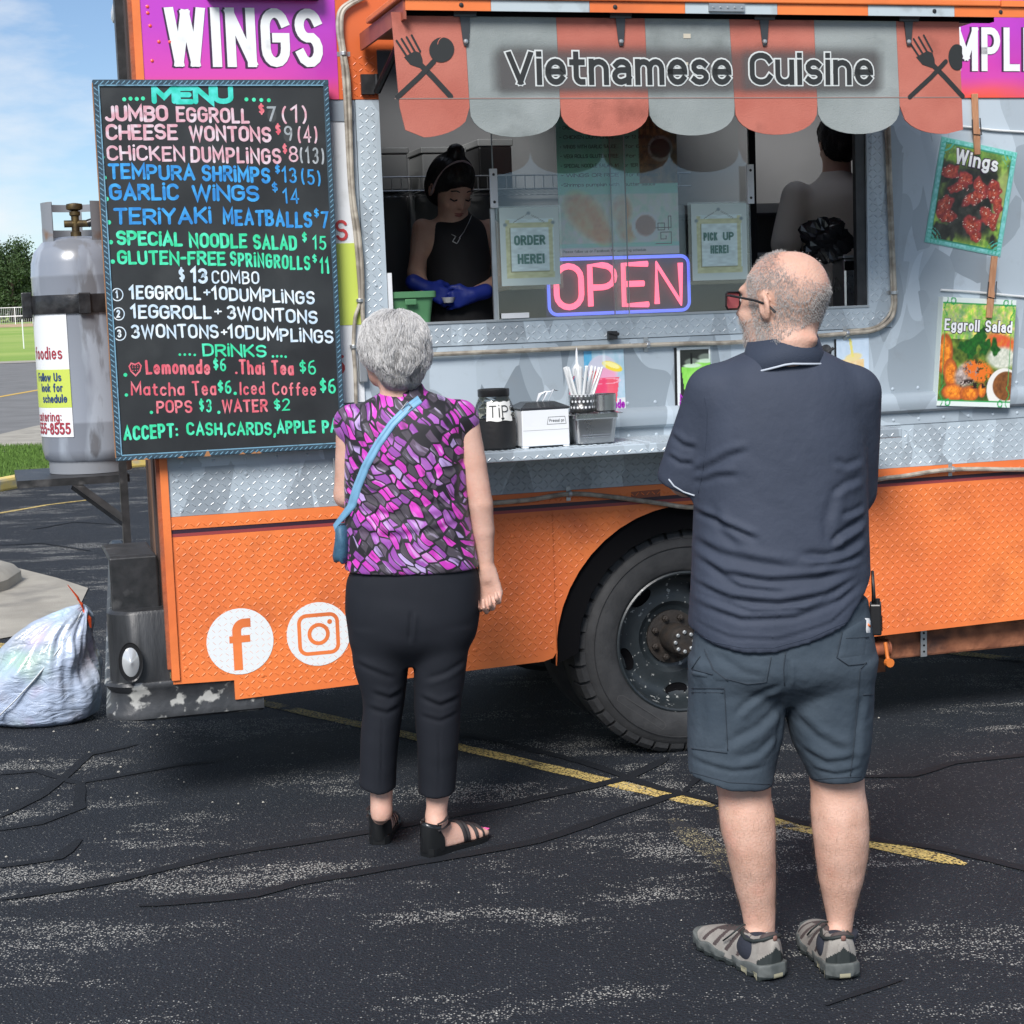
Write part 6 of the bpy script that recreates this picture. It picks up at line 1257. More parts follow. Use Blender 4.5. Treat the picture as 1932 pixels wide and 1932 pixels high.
# neon OPEN sign
def em(name, col, e, s):
    m = M(name, col, .4, emit=e, es=s); return m
bl_, br_, tl_ = T(1034, 600, -.05), T(1304, 587, -.05), T(1030, 489, -.05); nw, nh = br_[0] - bl_[0], tl_[1] - bl_[1]
neon = empty('open_sign', local(bl_[0], -.05, bl_[1] + .004), TA, 'lit pink and blue neon OPEN sign behind the window glass', 'neon sign')
m_pink = em('lit pink tube', (.8, .1, .2), (1, .13, .22), 1.15); m_blue = em('lit blue tube', (.1, .15, .8), (.16, .22, 1), .7)
fr2 = [(p[0] + nw / 2, 0, p[1] + nh / 2) for p in rrect(nw / 2 - .006, nh / 2 - .006, .03, 6)]; MB().tube(fr2 + [fr2[0]], .006, 8, cap=False).build('border_tube', m_blue, neon, smooth='all')
MB().box(0, nw, .016, .02, 0, nh).build('backing', M('grey acrylic backing', (.12, .13, .14), .4), neon)
x = .035; ch = nh * .70
for c_, wf in zip('OPEN', (1.0, 1.0, 1.0, 1.0)):
    gw, st = G[c_]; lw = nw * .170; 
    for s in st:
        p = [(x + q[0] / gw * lw, 0, nh * .15 + q[1] * ch) for q in s]; MB().tube(p if len(p) > 2 else [p[0], tuple((a + b) / 2 for a, b in zip(p[0], p[1])), p[1]], .0105, 8).build('letter_tube', m_pink, neon, smooth='all')
    x += lw + nw * .062

# ---------------- galley interior
m_in = M('dark galley wall', (.17, .175, .18), .7, col2=(.12, .125, .13), vs=1.5); m_in2 = M('dull galley panel', (.30, .31, .32), .5, rvar=.1)
mb = MB(); mb.box(.20, 6.3, 1.50, 1.53, 1.0, 2.9); mb.build('galley_back_wall', m_in, truck); MB().box(.2, 6.3, .04, .5, 2.86, 2.9).box(.2, 6.3, 1.2, 1.49, 2.86, 2.9).box(.2, .7, .5005, 1.1995, 2.86, 2.9).box(1.6, 2.2, .5005, 1.1995, 2.86, 2.9).box(3.2, 6.3, .5005, 1.1995, 2.86, 2.9).build('galley_ceiling', m_in, truck)  # ceiling gaps line up with the added roof openings, so daylight falls inside
MB().box(.32, .35, .05, 1.49, 1.0, 2.85).build('galley_partition', m_in, truck); MB().box(3.9, 3.93, .05, 1.49, 1.0, 2.85).build('galley_partition', m_in, truck)
MB().box(.62, .64, 1.44, 1.495, 1.0, 2.2).build('door_stile', m_in2, truck); MB().box(1.23, 1.25, 1.44, 1.495, 1.0, 2.2).build('door_stile', m_in2, truck); MB().box(2.2, 3.7, 1.0, 1.49, 1.0, 1.85).build('galley_counter', m_in2, truck, bevel=.01); MB().box(2.2, 3.6, 1.1, 1.49, 2.02, 2.06).build('galley_hood', m_in2, truck)
MB().box(.5, 2.6, .09, .40, 1.42, 1.45).build('prep_counter', m_steel, truck, bevel=.003)
sh = empty('wire_shelf', local(1.15, -1.3, 2.14), TA, 'chrome wire shelf across the back of the dark galley', 'shelf')
mb = MB()
for k in range(70): mb.tube([(-.75 + k * .028, -.18, 0), (-.75 + k * .028, .18, 0)], .0022, 4); 
for k in range(49): mb.tube([(-.75 + k * .04, -.181, 0), (-.75 + k * .04, -.181, .055)], .0022, 4)
tag(mb.build('shelf_wires', m_alu, sh), kind='stuff')
for z_, y_ in ((0, -.18), (.055, -.18), (0, .18)): MB().tube([(-.76, y_, z_), (1.22, y_, z_)], .0035, 6).build('shelf_rail', m_alu, sh)
m_bin = M('grey white storage box', (.26, .27, .27), .7)
for i, (u0, wd, hh_, lb) in enumerate(((.50, .15, .13, 'small grey storage box at the left end of the wire shelf'), (.68, .16, .12, 'low grey storage box second from left on the wire shelf'), (.90, .26, .17, 'wide pale storage box behind the worker on the wire shelf'), (1.22, .18, .17, 'pale storage box right of the widest one on the wire shelf'), (1.46, .14, .2, 'tall dark storage box on the wire shelf left of the menu'))):
    o = empty('storage_box', local(u0 + wd / 2, -1.28, 2.146), TA, lb, 'storage box', 'boxes on the wire shelf'); MB().box(-wd / 2, wd / 2, -.12, .12, 0, hh_ * .85).build('box_body', m_bin if i != 4 else m_bplast, o, bevel=.006); MB().box(-wd / 2 - .005, wd / 2 + .005, -.125, .125, hh_ * .85 + .001, hh_).build('lid', m_bin, o, bevel=.004)
gb = empty('green_tub', local(.870, -.10, 1.50), TA, 'green plastic tub on the sill at the left of the opening', 'tub'); m_grn = M('green plastic', (.07, .20, .09), .45)
lv = [(.062, .07, 0), (.085, .09, .20), (.095, .10, .205), (.095, .10, .225), (.088, .093, .226), (.08, .085, .20), (.058, .066, .01)]; vs = []
for hx, hy, z_ in lv: vs += [(p[0], p[1], z_) for p in rrect(hx, hy, .02)]
MB().add(vs, [(i * k_ + j, i * k_ + (j + 1) % k_, (i + 1) * k_ + (j + 1) % k_, (i + 1) * k_ + j) for k_ in (24,) for i in range(len(lv) - 1) for j in range(k_)] + [[(len(lv) - 1) * 24 + j for j in range(24)]]).build('tub_body', m_grn, gb, smooth=True); MB().box(-.02, .02, -.108, -.1, .18, .20).build('tub_tab', m_grn, gb, bevel=.003)
dsp = empty('steel_dispenser', local(2.61, -.16, 1.46), TA, 'upright stainless canister at the right side of the opening', 'canister')
MB().box(-.052, .055, -.05, .05, 0, .335).build('canister_body', m_steel, dsp, bevel=.01); MB().box(-.05, .052, -.0515, -.0505, .29, .325).build('dark_slot', m_dark, dsp); MB().box(-.055, .058, -.054, .054, .336, .345).build('top_rim', m_alu, dsp, bevel=.002)
bgo = empty('black_bag', local(2.56, -.19, 1.81), TA, 'crumpled black plastic bag resting on top of the steel canister', 'bag'); r_ = np.random.default_rng(6); vs = []; 
for j in range(15):
    for i in range(26):
        th, ph = PI * (j + .5) / 15, 2 * PI * i / 26; rr_ = .075 * (1 + .28 * math.sin(3 * ph + 5 * th) * math.sin(th) + .2 * r_.random()); vs.append((rr_ * math.sin(th) * math.cos(ph) * 1.2 - .03, rr_ * math.sin(th) * math.sin(ph) * .6, .055 + rr_ * math.cos(th)))
MB().add(vs, [(j * 26 + i, (j + 1) * 26 + i, (j + 1) * 26 + (i + 1) % 26, j * 26 + (i + 1) % 26) for j in range(14) for i in range(26)] + [list(range(26)), [14 * 26 + i for i in range(26)][::-1]]).build('bag_body', M('crinkled black plastic', (.012, .012, .014), .22), bgo)
# ================================================================== BODIES: implicit surfaces meshed with surface nets
from mathutils.bvhtree import BVHTree
class SDF:
    def __init__(s, lo, hi, h):
        s.h = h; s.lo = np.array(lo, float); s.n = np.ceil((np.array(hi) - s.lo) / h).astype(int) + 1
        s.ax = [s.lo[i] + h * np.arange(s.n[i]) for i in range(3)]; s.d = np.full(s.n, .5, np.float32)
    def op(s, fn, lo, hi, k=.01, mode='u'):
        lo = np.array(lo) - k - 2 * s.h; hi = np.array(hi) + k + 2 * s.h
        i0 = np.clip(np.floor((lo - s.lo) / s.h).astype(int), 0, s.n); i1 = np.clip(np.ceil((hi - s.lo) / s.h).astype(int) + 1, 0, s.n)
        if (i1 <= i0).any(): return s
        X, Y, Z = np.meshgrid(*[s.ax[a][i0[a]:i1[a]] for a in range(3)], indexing='ij'); sl = tuple(slice(i0[a], i1[a]) for a in range(3))
        b = fn(X, Y, Z); a = s.d[sl]
        if mode == 'u': h = np.clip(.5 + .5 * (a - b) / k, 0, 1); r = a * (1 - h) + b * h - k * h * (1 - h)
        elif mode == 's': h = np.clip(.5 - .5 * (a + b) / k, 0, 1); r = a * (1 - h) - b * h + k * h * (1 - h)
        elif mode == 'i': r = np.maximum(a, b)
        s.d[sl] = r; return s
    def cone(s, a, b, ra, rb, k=.01, mode='u', flat=None):
        a, b = np.array(a, float), np.array(b, float); ba = b - a; L2 = ba @ ba
        def fn(X, Y, Z):
            px, py, pz = X - a[0], Y - a[1], Z - a[2]; t = np.clip((px * ba[0] + py * ba[1] + pz * ba[2]) / L2, 0, 1)
            return np.sqrt((px - t * ba[0]) ** 2 + (py - t * ba[1]) ** 2 + (pz - t * ba[2]) ** 2) - (ra + (rb - ra) * t)
        m = max(ra, rb); return s.op(fn, np.minimum(a, b) - m, np.maximum(a, b) + m, k, mode)
    def chain(s, pts, k=.01, mode='u'):
        for p, q in zip(pts, pts[1:]): s.cone(p[:3], q[:3], p[3], q[3], k, mode)
        return s
    def ell(s, c, r, rot=None, k=.01, mode='u'):
        c = np.array(c, float); r = np.array(r, float); Rm = np.array(rot.to_3x3()).T if rot is not None else np.eye(3)
        def fn(X, Y, Z):
            x, y, z = X - c[0], Y - c[1], Z - c[2]; q = [Rm[i, 0] * x + Rm[i, 1] * y + Rm[i, 2] * z for i in range(3)]
            k0 = np.sqrt(sum((q[i] / r[i]) ** 2 for i in range(3))); k1 = np.sqrt(sum((q[i] / r[i] ** 2) ** 2 for i in range(3))) + 1e-9
            return k0 * (k0 - 1) / k1
        m = max(r); return s.op(fn, c - m, c + m, k, mode)
    def loft(s, sec, k=.01, p=2.3, mode='u', zt=None):
        """sec rows: z, cx, cy, rx, ry (z ascending); zt(x) optional slanted lower cut"""
        S = np.array(sorted(sec, key=lambda r: r[0]), float); zz = np.linspace(S[0, 0], S[-1, 0], 80); K = len(S)
        m = np.zeros((K, 4)); d = np.diff(S[:, 1:], axis=0) / np.diff(S[:, 0])[:, None]; m[0], m[-1] = d[0], d[-1]; m[1:-1] = .5 * (d[:-1] + d[1:])
        j = np.clip(np.searchsorted(S[:, 0], zz) - 1, 0, K - 2); hh = (S[j + 1, 0] - S[j, 0]); t = (zz - S[j, 0]) / hh; t = t[:, None]; hh = hh[:, None]
        C = (2 * t ** 3 - 3 * t ** 2 + 1) * S[j, 1:] + (t ** 3 - 2 * t ** 2 + t) * hh * m[j] + (-2 * t ** 3 + 3 * t ** 2) * S[j + 1, 1:] + (t ** 3 - t ** 2) * hh * m[j + 1]
        def fn(X, Y, Z):
            z1 = np.clip(Z, zz[0], zz[-1]); cx, cy, rx, ry = (np.interp(z1, zz, C[:, i]) for i in range(4))
            f = ((np.abs(X - cx) / rx) ** p + (np.abs(Y - cy) / ry) ** p) ** (1 / p); dd = (f - 1) * np.minimum(rx, ry) * .9
            dz = np.maximum(zz[0] - Z, Z - zz[-1]); return np.where(dz > 0, np.sqrt(np.maximum(dd, 0) ** 2 + dz ** 2), np.maximum(dd, dz))
        mx = S[:, 3].max(); my = S[:, 4].max()
        return s.op(fn, (S[:, 1].min() - mx, S[:, 2].min() - my, S[0, 0]), (S[:, 1].max() + mx, S[:, 2].max() + my, S[-1, 0]), k, mode)
    def cut(s, fn): s.d = np.maximum(s.d, fn(*np.meshgrid(*s.ax, indexing='ij'))).astype(np.float32); return s
    def plane(s, p, n):
        p = np.array(p); n = np.array(n, float); n /= np.linalg.norm(n); return s.cut(lambda X, Y, Z: (X - p[0]) * n[0] + (Y - p[1]) * n[1] + (Z - p[2]) * n[2])
    def mesh(s, smooth=1):
        F = s.d; n = s.n; ins = F < 0; c = ins[:-1, :-1, :-1].astype(np.int8); tot = np.zeros(tuple(n - 1), np.int8)
        for a in (0, 1):
            for b in (0, 1):
                for e in (0, 1): tot += ins[a:n[0] - 1 + a, b:n[1] - 1 + b, e:n[2] - 1 + e]
        act = (tot > 0) & (tot < 8); I = np.argwhere(act); idx = -np.ones(act.shape, np.int64); idx[act] = np.arange(len(I))
        acc = np.zeros((len(I), 3)); cnt = np.zeros(len(I))
        cor = [(a, b, e) for a in (0, 1) for b in (0, 1) for e in (0, 1)]
        for a in cor:
            for ax in range(3):
                if a[ax]: continue
                b = list(a); b[ax] = 1; fa = F[I[:, 0] + a[0], I[:, 1] + a[1], I[:, 2] + a[2]]; fb = F[I[:, 0] + b[0], I[:, 1] + b[1], I[:, 2] + b[2]]
                m = (fa < 0) != (fb < 0); t = np.where(m, fa / (fa - fb + 1e-12), 0); p = np.tile(np.array(a, float), (len(I), 1)); p[:, ax] = t; acc[m] += p[m]; cnt[m] += 1
        V = s.lo + (I + acc / cnt[:, None]) * s.h; Q = []
        for ax in range(3):
            u, v = (ax + 1) % 3, (ax + 2) % 3; sl0 = [slice(None)] * 3; sl1 = [slice(None)] * 3; sl0[ax] = slice(0, -1); sl1[ax] = slice(1, None)
            A, B = ins[tuple(sl0)], ins[tuple(sl1)]; E = np.argwhere(A != B); E = E[(E[:, u] > 0) & (E[:, v] > 0) & (E[:, u] < n[u] - 1) & (E[:, v] < n[v] - 1)]
            if not len(E): continue
            fl = A[E[:, 0], E[:, 1], E[:, 2]]; q = []
            for du, dv in ((-1, -1), (0, -1), (0, 0), (-1, 0)):
                P = E.copy(); P[:, u] += du; P[:, v] += dv; q.append(idx[P[:, 0], P[:, 1], P[:, 2]])
            q = np.stack(q, 1); q[~fl] = q[~fl][:, ::-1]; Q.append(q)
        Q = np.vstack(Q)
        e = np.vstack([Q[:, [0, 1]], Q[:, [1, 2]], Q[:, [2, 3]], Q[:, [3, 0]]])
        for _ in range(smooth):
            S = np.zeros_like(V); c = np.zeros(len(V)); np.add.at(S, e[:, 0], V[e[:, 1]]); np.add.at(S, e[:, 1], V[e[:, 0]]); np.add.at(c, e[:, 0], 1); np.add.at(c, e[:, 1], 1)
            V = .5 * V + .5 * S / np.maximum(c, 1)[:, None]
        return V, Q
def normals(V, Q):
    n = np.cross(V[Q[:, 2]] - V[Q[:, 0]], V[Q[:, 3]] - V[Q[:, 1]]); N_ = np.zeros_like(V)
    for k in range(4): np.add.at(N_, Q[:, k], n)
    return N_ / (np.linalg.norm(N_, axis=1)[:, None] + 1e-12)
def body_obj(name, V, Q, mats, parent, origin, fmat=None):
    me = bpy.data.meshes.new(name); me.vertices.add(len(V)); me.vertices.foreach_set('co', (V - np.array(origin)).ravel().astype(np.float32))
    me.loops.add(len(Q) * 4); me.loops.foreach_set('vertex_index', Q.ravel().astype(np.int32)); me.polygons.add(len(Q)); me.polygons.foreach_set('loop_start', np.arange(0, len(Q) * 4, 4, dtype=np.int32))
    me.update(calc_edges=True); o = link_mesh(name, me, mats, parent, 'all')
    if fmat is not None: me.polygons.foreach_set('material_index', fmat.astype(np.int32))
    return o
def px(x, y, Y): q = atY(x, y, Y); return q.x, q.z
def rows(L, Y, cy=0.0):
    """silhouette rows (photo y, left, right, depth radius[, y shift]) -> loft sections in world space"""
    o = []
    for r in L:
        (xa, za), (xb, zb) = px(r[1], r[0], Y), px(r[2], r[0], Y); o.append(((za + zb) / 2, (xa + xb) / 2, Y + cy + (r[4] if len(r) > 4 else 0), (xb - xa) / 2, r[3]))
    return o
def creases(V, Nn, L, Y, front=-1):
    """L: (points in the photo, width m, depth m); a valley with a soft ridge on its upper side"""
    D = np.zeros(len(V)); face = np.clip(-Nn[:, 1] * 1.6 + .15, 0, 1)
    for pts, w, dp in L:
        w *= .72; P = np.array([px(a, b, Y) for a, b in pts]); best = np.full(len(V), 9.); side = np.zeros(len(V)); fade = np.ones(len(V)); nseg = len(P) - 1
        for i in range(nseg):
            a, b = P[i], P[i + 1]; ba = b - a; L2 = ba @ ba + 1e-9; t = np.clip(((V[:, 0] - a[0]) * ba[0] + (V[:, 2] - a[1]) * ba[1]) / L2, 0, 1)
            dx, dz = V[:, 0] - a[0] - t * ba[0], V[:, 2] - a[1] - t * ba[1]; d = np.hypot(dx, dz); m = d < best; best[m] = d[m]; sg = (ba[0] * dz - ba[1] * dx); side[m] = np.sign(sg[m]); s_ = (i + t) / nseg; fade[m] = np.clip(np.minimum(s_, 1 - s_)[m] * 5 + .12, 0, 1)
        sd_ = best * side; D += dp * fade * (-np.exp(-(sd_ / w) ** 2) + .75 * np.exp(-((sd_ - 1.7 * w) / (1.2 * w)) ** 2))
    return D * face
def wobble(V, sc, seed):
    r = np.random.default_rng(seed); o = np.zeros(len(V))
    for k in range(7): w = r.normal(size=3) * sc; o += np.sin(V @ w + r.random() * 6 + 1.2 * np.sin(V @ (r.normal(size=3) * sc * .6)))
    return o / 7
def bvh_of(objs):
    vs = []; fs = []
    for o in objs:
        b = len(vs); mw = Matrix.Translation(o.parent.location) @ Matrix.Rotation(o.parent.rotation_euler.z, 4, 'Z') if o.parent else Matrix.Identity(4)
        vs += [mw @ v.co for v in o.data.vertices]; fs += [[i + b for i in p.vertices] for p in o.data.polygons]
    return BVHTree.FromPolygons(vs, fs)
def hit(bv, x, y, lift=0.0):
    d = ray(x, y).normalized(); r = bv.ray_cast(Vector((0, 0, H)), d)
    if r[0] is None: return None
    return r[0] + r[1] * lift * (1 if r[1].dot(d) < 0 else -1)
def dense(pts, step=6):
    o = []
    for a, b in zip(pts, pts[1:]):
        k = max(1, int(math.hypot(b[0] - a[0], b[1] - a[1]) / step)); o += [(a[0] + (b[0] - a[0]) * i / k, a[1] + (b[1] - a[1]) * i / k) for i in range(k)]
    return o + [pts[-1]]
def seam(name, bv, pts, r, mat, parent, lift=.0005, flat=1.0, step=6):
    P = [hit(bv, x, y, lift) for x, y in dense(pts, step)]; P = [p - parent.location for p in P if p is not None]
    if len(P) > 1: return MB().tube(P, r, 6, flat=flat).build(name, mat, parent, smooth='all')
def patch(name, bv, quad, nx, ny, lift, mat, parent, smooth='all'):
    """cloth patch on the surface; quad = tl, tr, br, bl in the photo"""
    g = []
    for j in range(ny + 1):
        for i in range(nx + 1):
            u, v = i / nx, j / ny; x = (quad[0][0] * (1 - u) + quad[1][0] * u) * (1 - v) + (quad[3][0] * (1 - u) + quad[2][0] * u) * v; y = (quad[0][1] * (1 - u) + quad[1][1] * u) * (1 - v) + (quad[3][1] * (1 - u) + quad[2][1] * u) * v
            ed = i in (0, nx) or j in (0, ny); h_ = hit(bv, x, y, -.001 if ed else lift)
            if h_ is None: h_ = g[-1] + parent.location if g else Vector()
            g.append(h_ - parent.location)
    return MB().add(g, [(j * (nx + 1) + i, (j + 1) * (nx + 1) + i, (j + 1) * (nx + 1) + i + 1, j * (nx + 1) + i + 1) for j in range(ny) for i in range(nx)]).build(name, mat, parent, smooth)
def curves_obj(name, strands, radius, mat, parent, tip=.3):
    """strands: (n, k, 3) world points"""
    n, k, _ = strands.shape; hc = bpy.data.hair_curves.new(name); hc.add_curves([k] * n); P = (strands - np.array(parent.location)).astype(np.float32)
    hc.attributes['position'].data.foreach_set('vector', P.ravel()) if 'position' in hc.attributes else None
    ra = hc.attributes.get('radius') or hc.attributes.new('radius', 'FLOAT', 'POINT'); ra.data.foreach_set('value', np.tile(np.linspace(radius, radius * tip, k), n).astype(np.float32))
    o = bpy.data.objects.new(name, hc); COL.objects.link(o); o.parent = parent; hc.materials.append(mat); return o
def head(S, c, th, tilt, s=1.0, k=.012, wide=1.0, neck=.058, female=False):
    """adds a head facing +Y turned th to the left; returns the transform from head space"""
    Mh = Matrix.Translation(c) @ Matrix.Rotation(th, 4, 'Z') @ Matrix.Rotation(tilt, 4, 'X') @ Matrix.Scale(s, 4); Rr = Mh.to_3x3().normalized()
    P = lambda x, y, z: tuple(Mh @ Vector((x * wide, y, z)))
    E = lambda p, r, k_=k, rot=None, mode='u': S.ell(P(*p), (r[0] * s * wide, r[1] * s, r[2] * s), Rr @ rot if rot is not None else Rr, k_, mode)
    E((0, -.012, .042), (.077, .097, .078)); E((0, -.045, .02), (.066, .055, .07), .02); E((0, .035, -.015), (.063, .064, .082), .02); E((0, .04, -.07), (.050, .052, .036), .02); E((0, .078, -.088), (.020, .018, .016), .02)
    E((0, .083, .034), (.048, .016, .012), .015); E((.032, .082, .012), (.015, .012, .011), .01, None, 's'); E((-.032, .082, .012), (.015, .012, .011), .01, None, 's')
    for sx in (-1, 1):
        E((sx * .036, .068, -.022), (.022, .020, .018), .02); E((sx * .032, .079, .012), (.013, .011, .011), .003)
        er = Matrix.Rotation(R(12) * -1, 3, 'X') @ Matrix.Rotation(R(18) * sx, 3, 'Z'); E((sx * .083, -.006, .0), (.009, .019, .033), .006, er); E((sx * .089, -.002, .004), (.006, .009, .018), .004, er, 's')
    S.cone(P(0, .092, .022), P(0, .113, -.020), .007 * s, .011 * s, .01); 
    for sx in (-1, 1): S.cone(P(sx * .009, .104, -.024), P(sx * .011, .098, -.025), .007 * s, .006 * s, .006)
    E((0, .094, -.048), (.022, .008, .0055), .004); E((0, .092, -.057), (.019, .008, .0060), .004)
    return Mh
def hand(S, wrist, d, palm_n, across, s=1.0, curl=(.9, 1.0, .8), thumb=.5, spread=.05, k=.006):
    """hand from the wrist along d; palm_n points out of the palm; across points to the thumb side"""
    w = Vector(wrist); d = Vector(d).normalized(); n = Vector(palm_n); n = (n - d * n.dot(d)).normalized(); a = Vector(across); a = (a - d * a.dot(d) - n * a.dot(n)).normalized()
    S.chain([(*w, .026 * s), (*(w + d * .03 * s), .024 * s)], k * 1.5)
    for j in range(4):
        o = (1.5 - j) * .0195 * s; base = w + d * (.012 * s) + a * (o * .55); mcp = w + d * ((.088, .092, .088, .080)[j] * s) + a * o
        S.chain([(*base, .016 * s), (*mcp, .0125 * s)], k * 2)
        L_ = (.044, .050, .046, .036)[j] * s; dd = d + a * (spread * (1.5 - j)); ang = 0; p = mcp; rr_ = .0098 * s
        for q, (c_, f) in enumerate(zip(curl, (1, .62, .48))):
            ang += c_ + .06 * (j - 1.5) * (q == 0); v = (dd * math.cos(ang) + n * math.sin(ang)).normalized(); e = p + v * L_ * f; S.chain([(*p, rr_), (*e, rr_ * .9)], k * .5); p = e; rr_ *= .9
    b = w + d * .025 * s + a * .022 * s; m1 = b + (d * .6 + a * .65 + n * .25).normalized() * .035 * s; m2 = m1 + (d * (1 - thumb * .3) + a * .15 + n * thumb).normalized() * .032 * s; m3 = m2 + (d * .9 - a * .25 + n * thumb).normalized() * .026 * s
    S.chain([(*b, .017 * s), (*m1, .0135 * s), (*m2, .0108 * s), (*m3, .009 * s)], k)
def skin_mat(name, col, col2, rough=.55, bump=.0016): return M(name, col, rough, col2=col2, vs=16, lo=.35, hi=.7, sss=.12, bump=bump, bs=170, spec=.35, dirt=tuple(c * f for c, f in zip(col2, (1.0, .78, .74))), ds=9, dlo=.55, dhi=.85)
sk_m = skin_mat('man skin', (.53, .315, .235), (.61, .385, .30)); sk_w = skin_mat('woman skin', (.57, .33, .25), (.63, .40, .32), bump=.001)

# ------------------------------------------------------------------ MAN
MY = 4.27
man = empty('person', (*px(1475, 1235, MY)[:1], MY, 0), 0, 'bald older man seen from behind in a navy polo and grey cargo shorts, arms folded', 'man')
mo = man.location
S = SDF((.25, 3.75, 0), (1.05, 4.62, 1.86), .0062)
thm = R(48); hc_ = px(1476, 566, MY); Mh = head(S, (hc_[0], MY - .005, hc_[1] - .012), thm, R(2), 1.07, wide=1.0)
nk = px(1470, 665, MY); S.cone((hc_[0] + .01, MY - .015, hc_[1] - .045), (nk[0] + .012, MY - .02, nk[1] - .02), .068, .078, .03)
S.ell((hc_[0] + .018, MY - .075, hc_[1] - .095), (.055, .022, .016), None, .02)
S.loft(rows([(690, 1370, 1585, .08), (760, 1362, 1592, .11), (900, 1360, 1592, .12), (1050, 1350, 1600, .14), (1200, 1335, 1612, .14), (1290, 1335, 1612, .12)], MY), .02)
LL = rows([(1250, 1330, 1470, .10), (1400, 1335, 1462, .075), (1495, 1354, 1454, .060), (1550, 1357, 1461, .066, -.006), (1600, 1369, 1462, .063, -.008), (1660, 1384, 1463, .052, -.002), (1720, 1400, 1464, .038, .006), (1758, 1406, 1464, .034, .008), (1800, 1406, 1462, .038, .01)], MY - .005)
RL = rows([(1250, 1482, 1610, .10), (1400, 1515, 1632, .075), (1480, 1529, 1631, .060), (1540, 1530, 1638, .066, -.006), (1600, 1537, 1637, .063, -.008), (1660, 1545, 1629, .052, -.002), (1720, 1558, 1614, .038, .006), (1758, 1563, 1609, .034, .008), (1800, 1563, 1607, .038, .01)], MY - .005)
S.loft(LL, .02, 2.0); S.loft(RL, .02, 2.0)
sl = Vector((*px(1352, 748, MY),)); el = px(1300, 905, MY); S.chain([(sl[0], MY + .01, sl[1], .045), (el[0], MY + .05, el[1], .044)], .02)
sr = px(1604, 748, MY); er = px(1618, 905, MY); S.chain([(sr[0], MY + .01, sr[1], .045), (er[0], MY + .05, er[1], .044)], .02)
wl = px(1400, 915, MY); wr_ = px(1520, 900, MY)
S.chain([(el[0], MY + .05, el[1], .045), (wl[0], MY + .24, wl[1], .03)], .015); S.chain([(er[0], MY + .05, er[1], .045), (wr_[0], MY + .25, wr_[1] + .02, .03)], .015)
hand(S, (wl[0], MY + .24, wl[1]), (.9, .1, .15), (0, -1, 0), (0, 0, 1), 1.0, (.3, .4, .3)); hand(S, (wr_[0], MY + .25, wr_[1] + .02), (-.9, .1, .05), (0, -1, 0), (0, 0, 1), 1.0, (.3, .4, .3))
def foot_frame(heel, toe):
    g0, g1 = ground(*heel), ground(*toe); d = (g1 - g0).normalized(); return Matrix(((d.y, d.x, 0, g0.x), (-d.x, d.y, 0, g0.y), (0, 0, 1, 0), (0, 0, 0, 1)))
FL = foot_frame((1450, 1842), (1345, 1786)); FR = foot_frame((1586, 1841), (1537, 1776))
for Fm in (FL, FR):
    a = Fm @ Vector((0, .055, .065)); b = Fm @ Vector((0, .19, .038)); S.chain([(*a, .034), (*b, .018)], .02)
V, Q = S.mesh(2)
Nn = normals(V, Q); V = V + Nn * (wobble(V, 28, 3) * .0022 + wobble(V, 90, 4) * .0005)[:, None]
m_lens_ = None
mb_ = body_obj('body', V, Q, [sk_m], man, mo); bv_man = bvh_of([mb_]); manV, manQ, manN = V, Q, normals(V, Q)
# head hair: close-cropped grey with a bald crown, short beard
Mi = np.array(Mh.inverted()); 
def hspace(P): q = np.c_[P, np.ones(len(P))] @ Mi.T; return q[:, :3]
def crop_hair(name, V, Nn, test, n, ln, rad, mat, parent, seed, down=.6, dirfn=None):
    r = np.random.default_rng(seed); w_ = test(V); i = r.choice(len(V), n, p=w_ / w_.sum()); p = V[i] + r.normal(size=(n, 3)) * .0022; nn = Nn[i]; g = np.array([0, 0, -1.]); t = g - nn * (nn @ g)[:, None]
    if dirfn is not None: t = dirfn(V[i], nn)
    d = nn * (1 - down) + t * down + r.normal(size=(n, 3)) * .12; d /= np.linalg.norm(d, axis=1)[:, None]; L_ = ln * r.uniform(.6, 1.2, n)
    s0 = p - nn * .001; s1 = p + d * (L_ * .55)[:, None]; s2 = p + (d * .9 + t * .25) * L_[:, None]; return curves_obj(name, np.stack([s0, s1, s2], 1), rad, mat, parent)
def t_scalp(V):
    h = hspace(V); x, y, z = h.T; bald = np.hypot(x / .062, (z - .085 - .25 * (y + .03)) / .052) ; up = np.clip((z - .035 + .25 * y) / .05, 0, 1)
    crown = np.clip(1 - np.sqrt((x - .008) ** 2 + (y + .062) ** 2 + (z - .095) ** 2) / .084, 0, 1) * 1.5
    w = (z > -.085) & (y < .045 + .3 * z) & (z > -.06 - .9 * (y + .06)) & ~((abs(x) > .070) & (y > -.03) & (y < .02) & (abs(z) < .036)); dens = 1 - np.clip(crown * 2.6, 0, 1); front = np.clip((y - .01) / .04, 0, 1) * (z > .07)
    return w * np.clip(dens - front, .015, 1) * (z < .16)
m_grey = M('cropped grey hair', (.30, .29, .28), .6, col2=(.46, .45, .44), vs=30); m_grey2 = M('white stubble', (.42, .40, .38), .6)
crop_hair('hair', manV, manN, t_scalp, 36000, .0034, .00034, m_grey, man, 1, .72)
def t_beard(V): h = hspace(V); x, y, z = h.T; return ((z < -.028) & (z > -.115) & (y > .0) & (y < .12)) * 1.0 * ~((abs(x) < .02) & (z > -.06))
crop_hair('beard', manV, manN, t_beard, 3500, .005, .00036, m_grey2, man, 2, .6)
def t_leg(V): return ((V[:, 2] > .14) & (V[:, 2] < .42)) * 1.0
crop_hair('leg_hair', manV, manN, t_leg, 2600, .012, .00013, M('fine leg hair', (.20, .13, .08), .6), man, 4, .75)
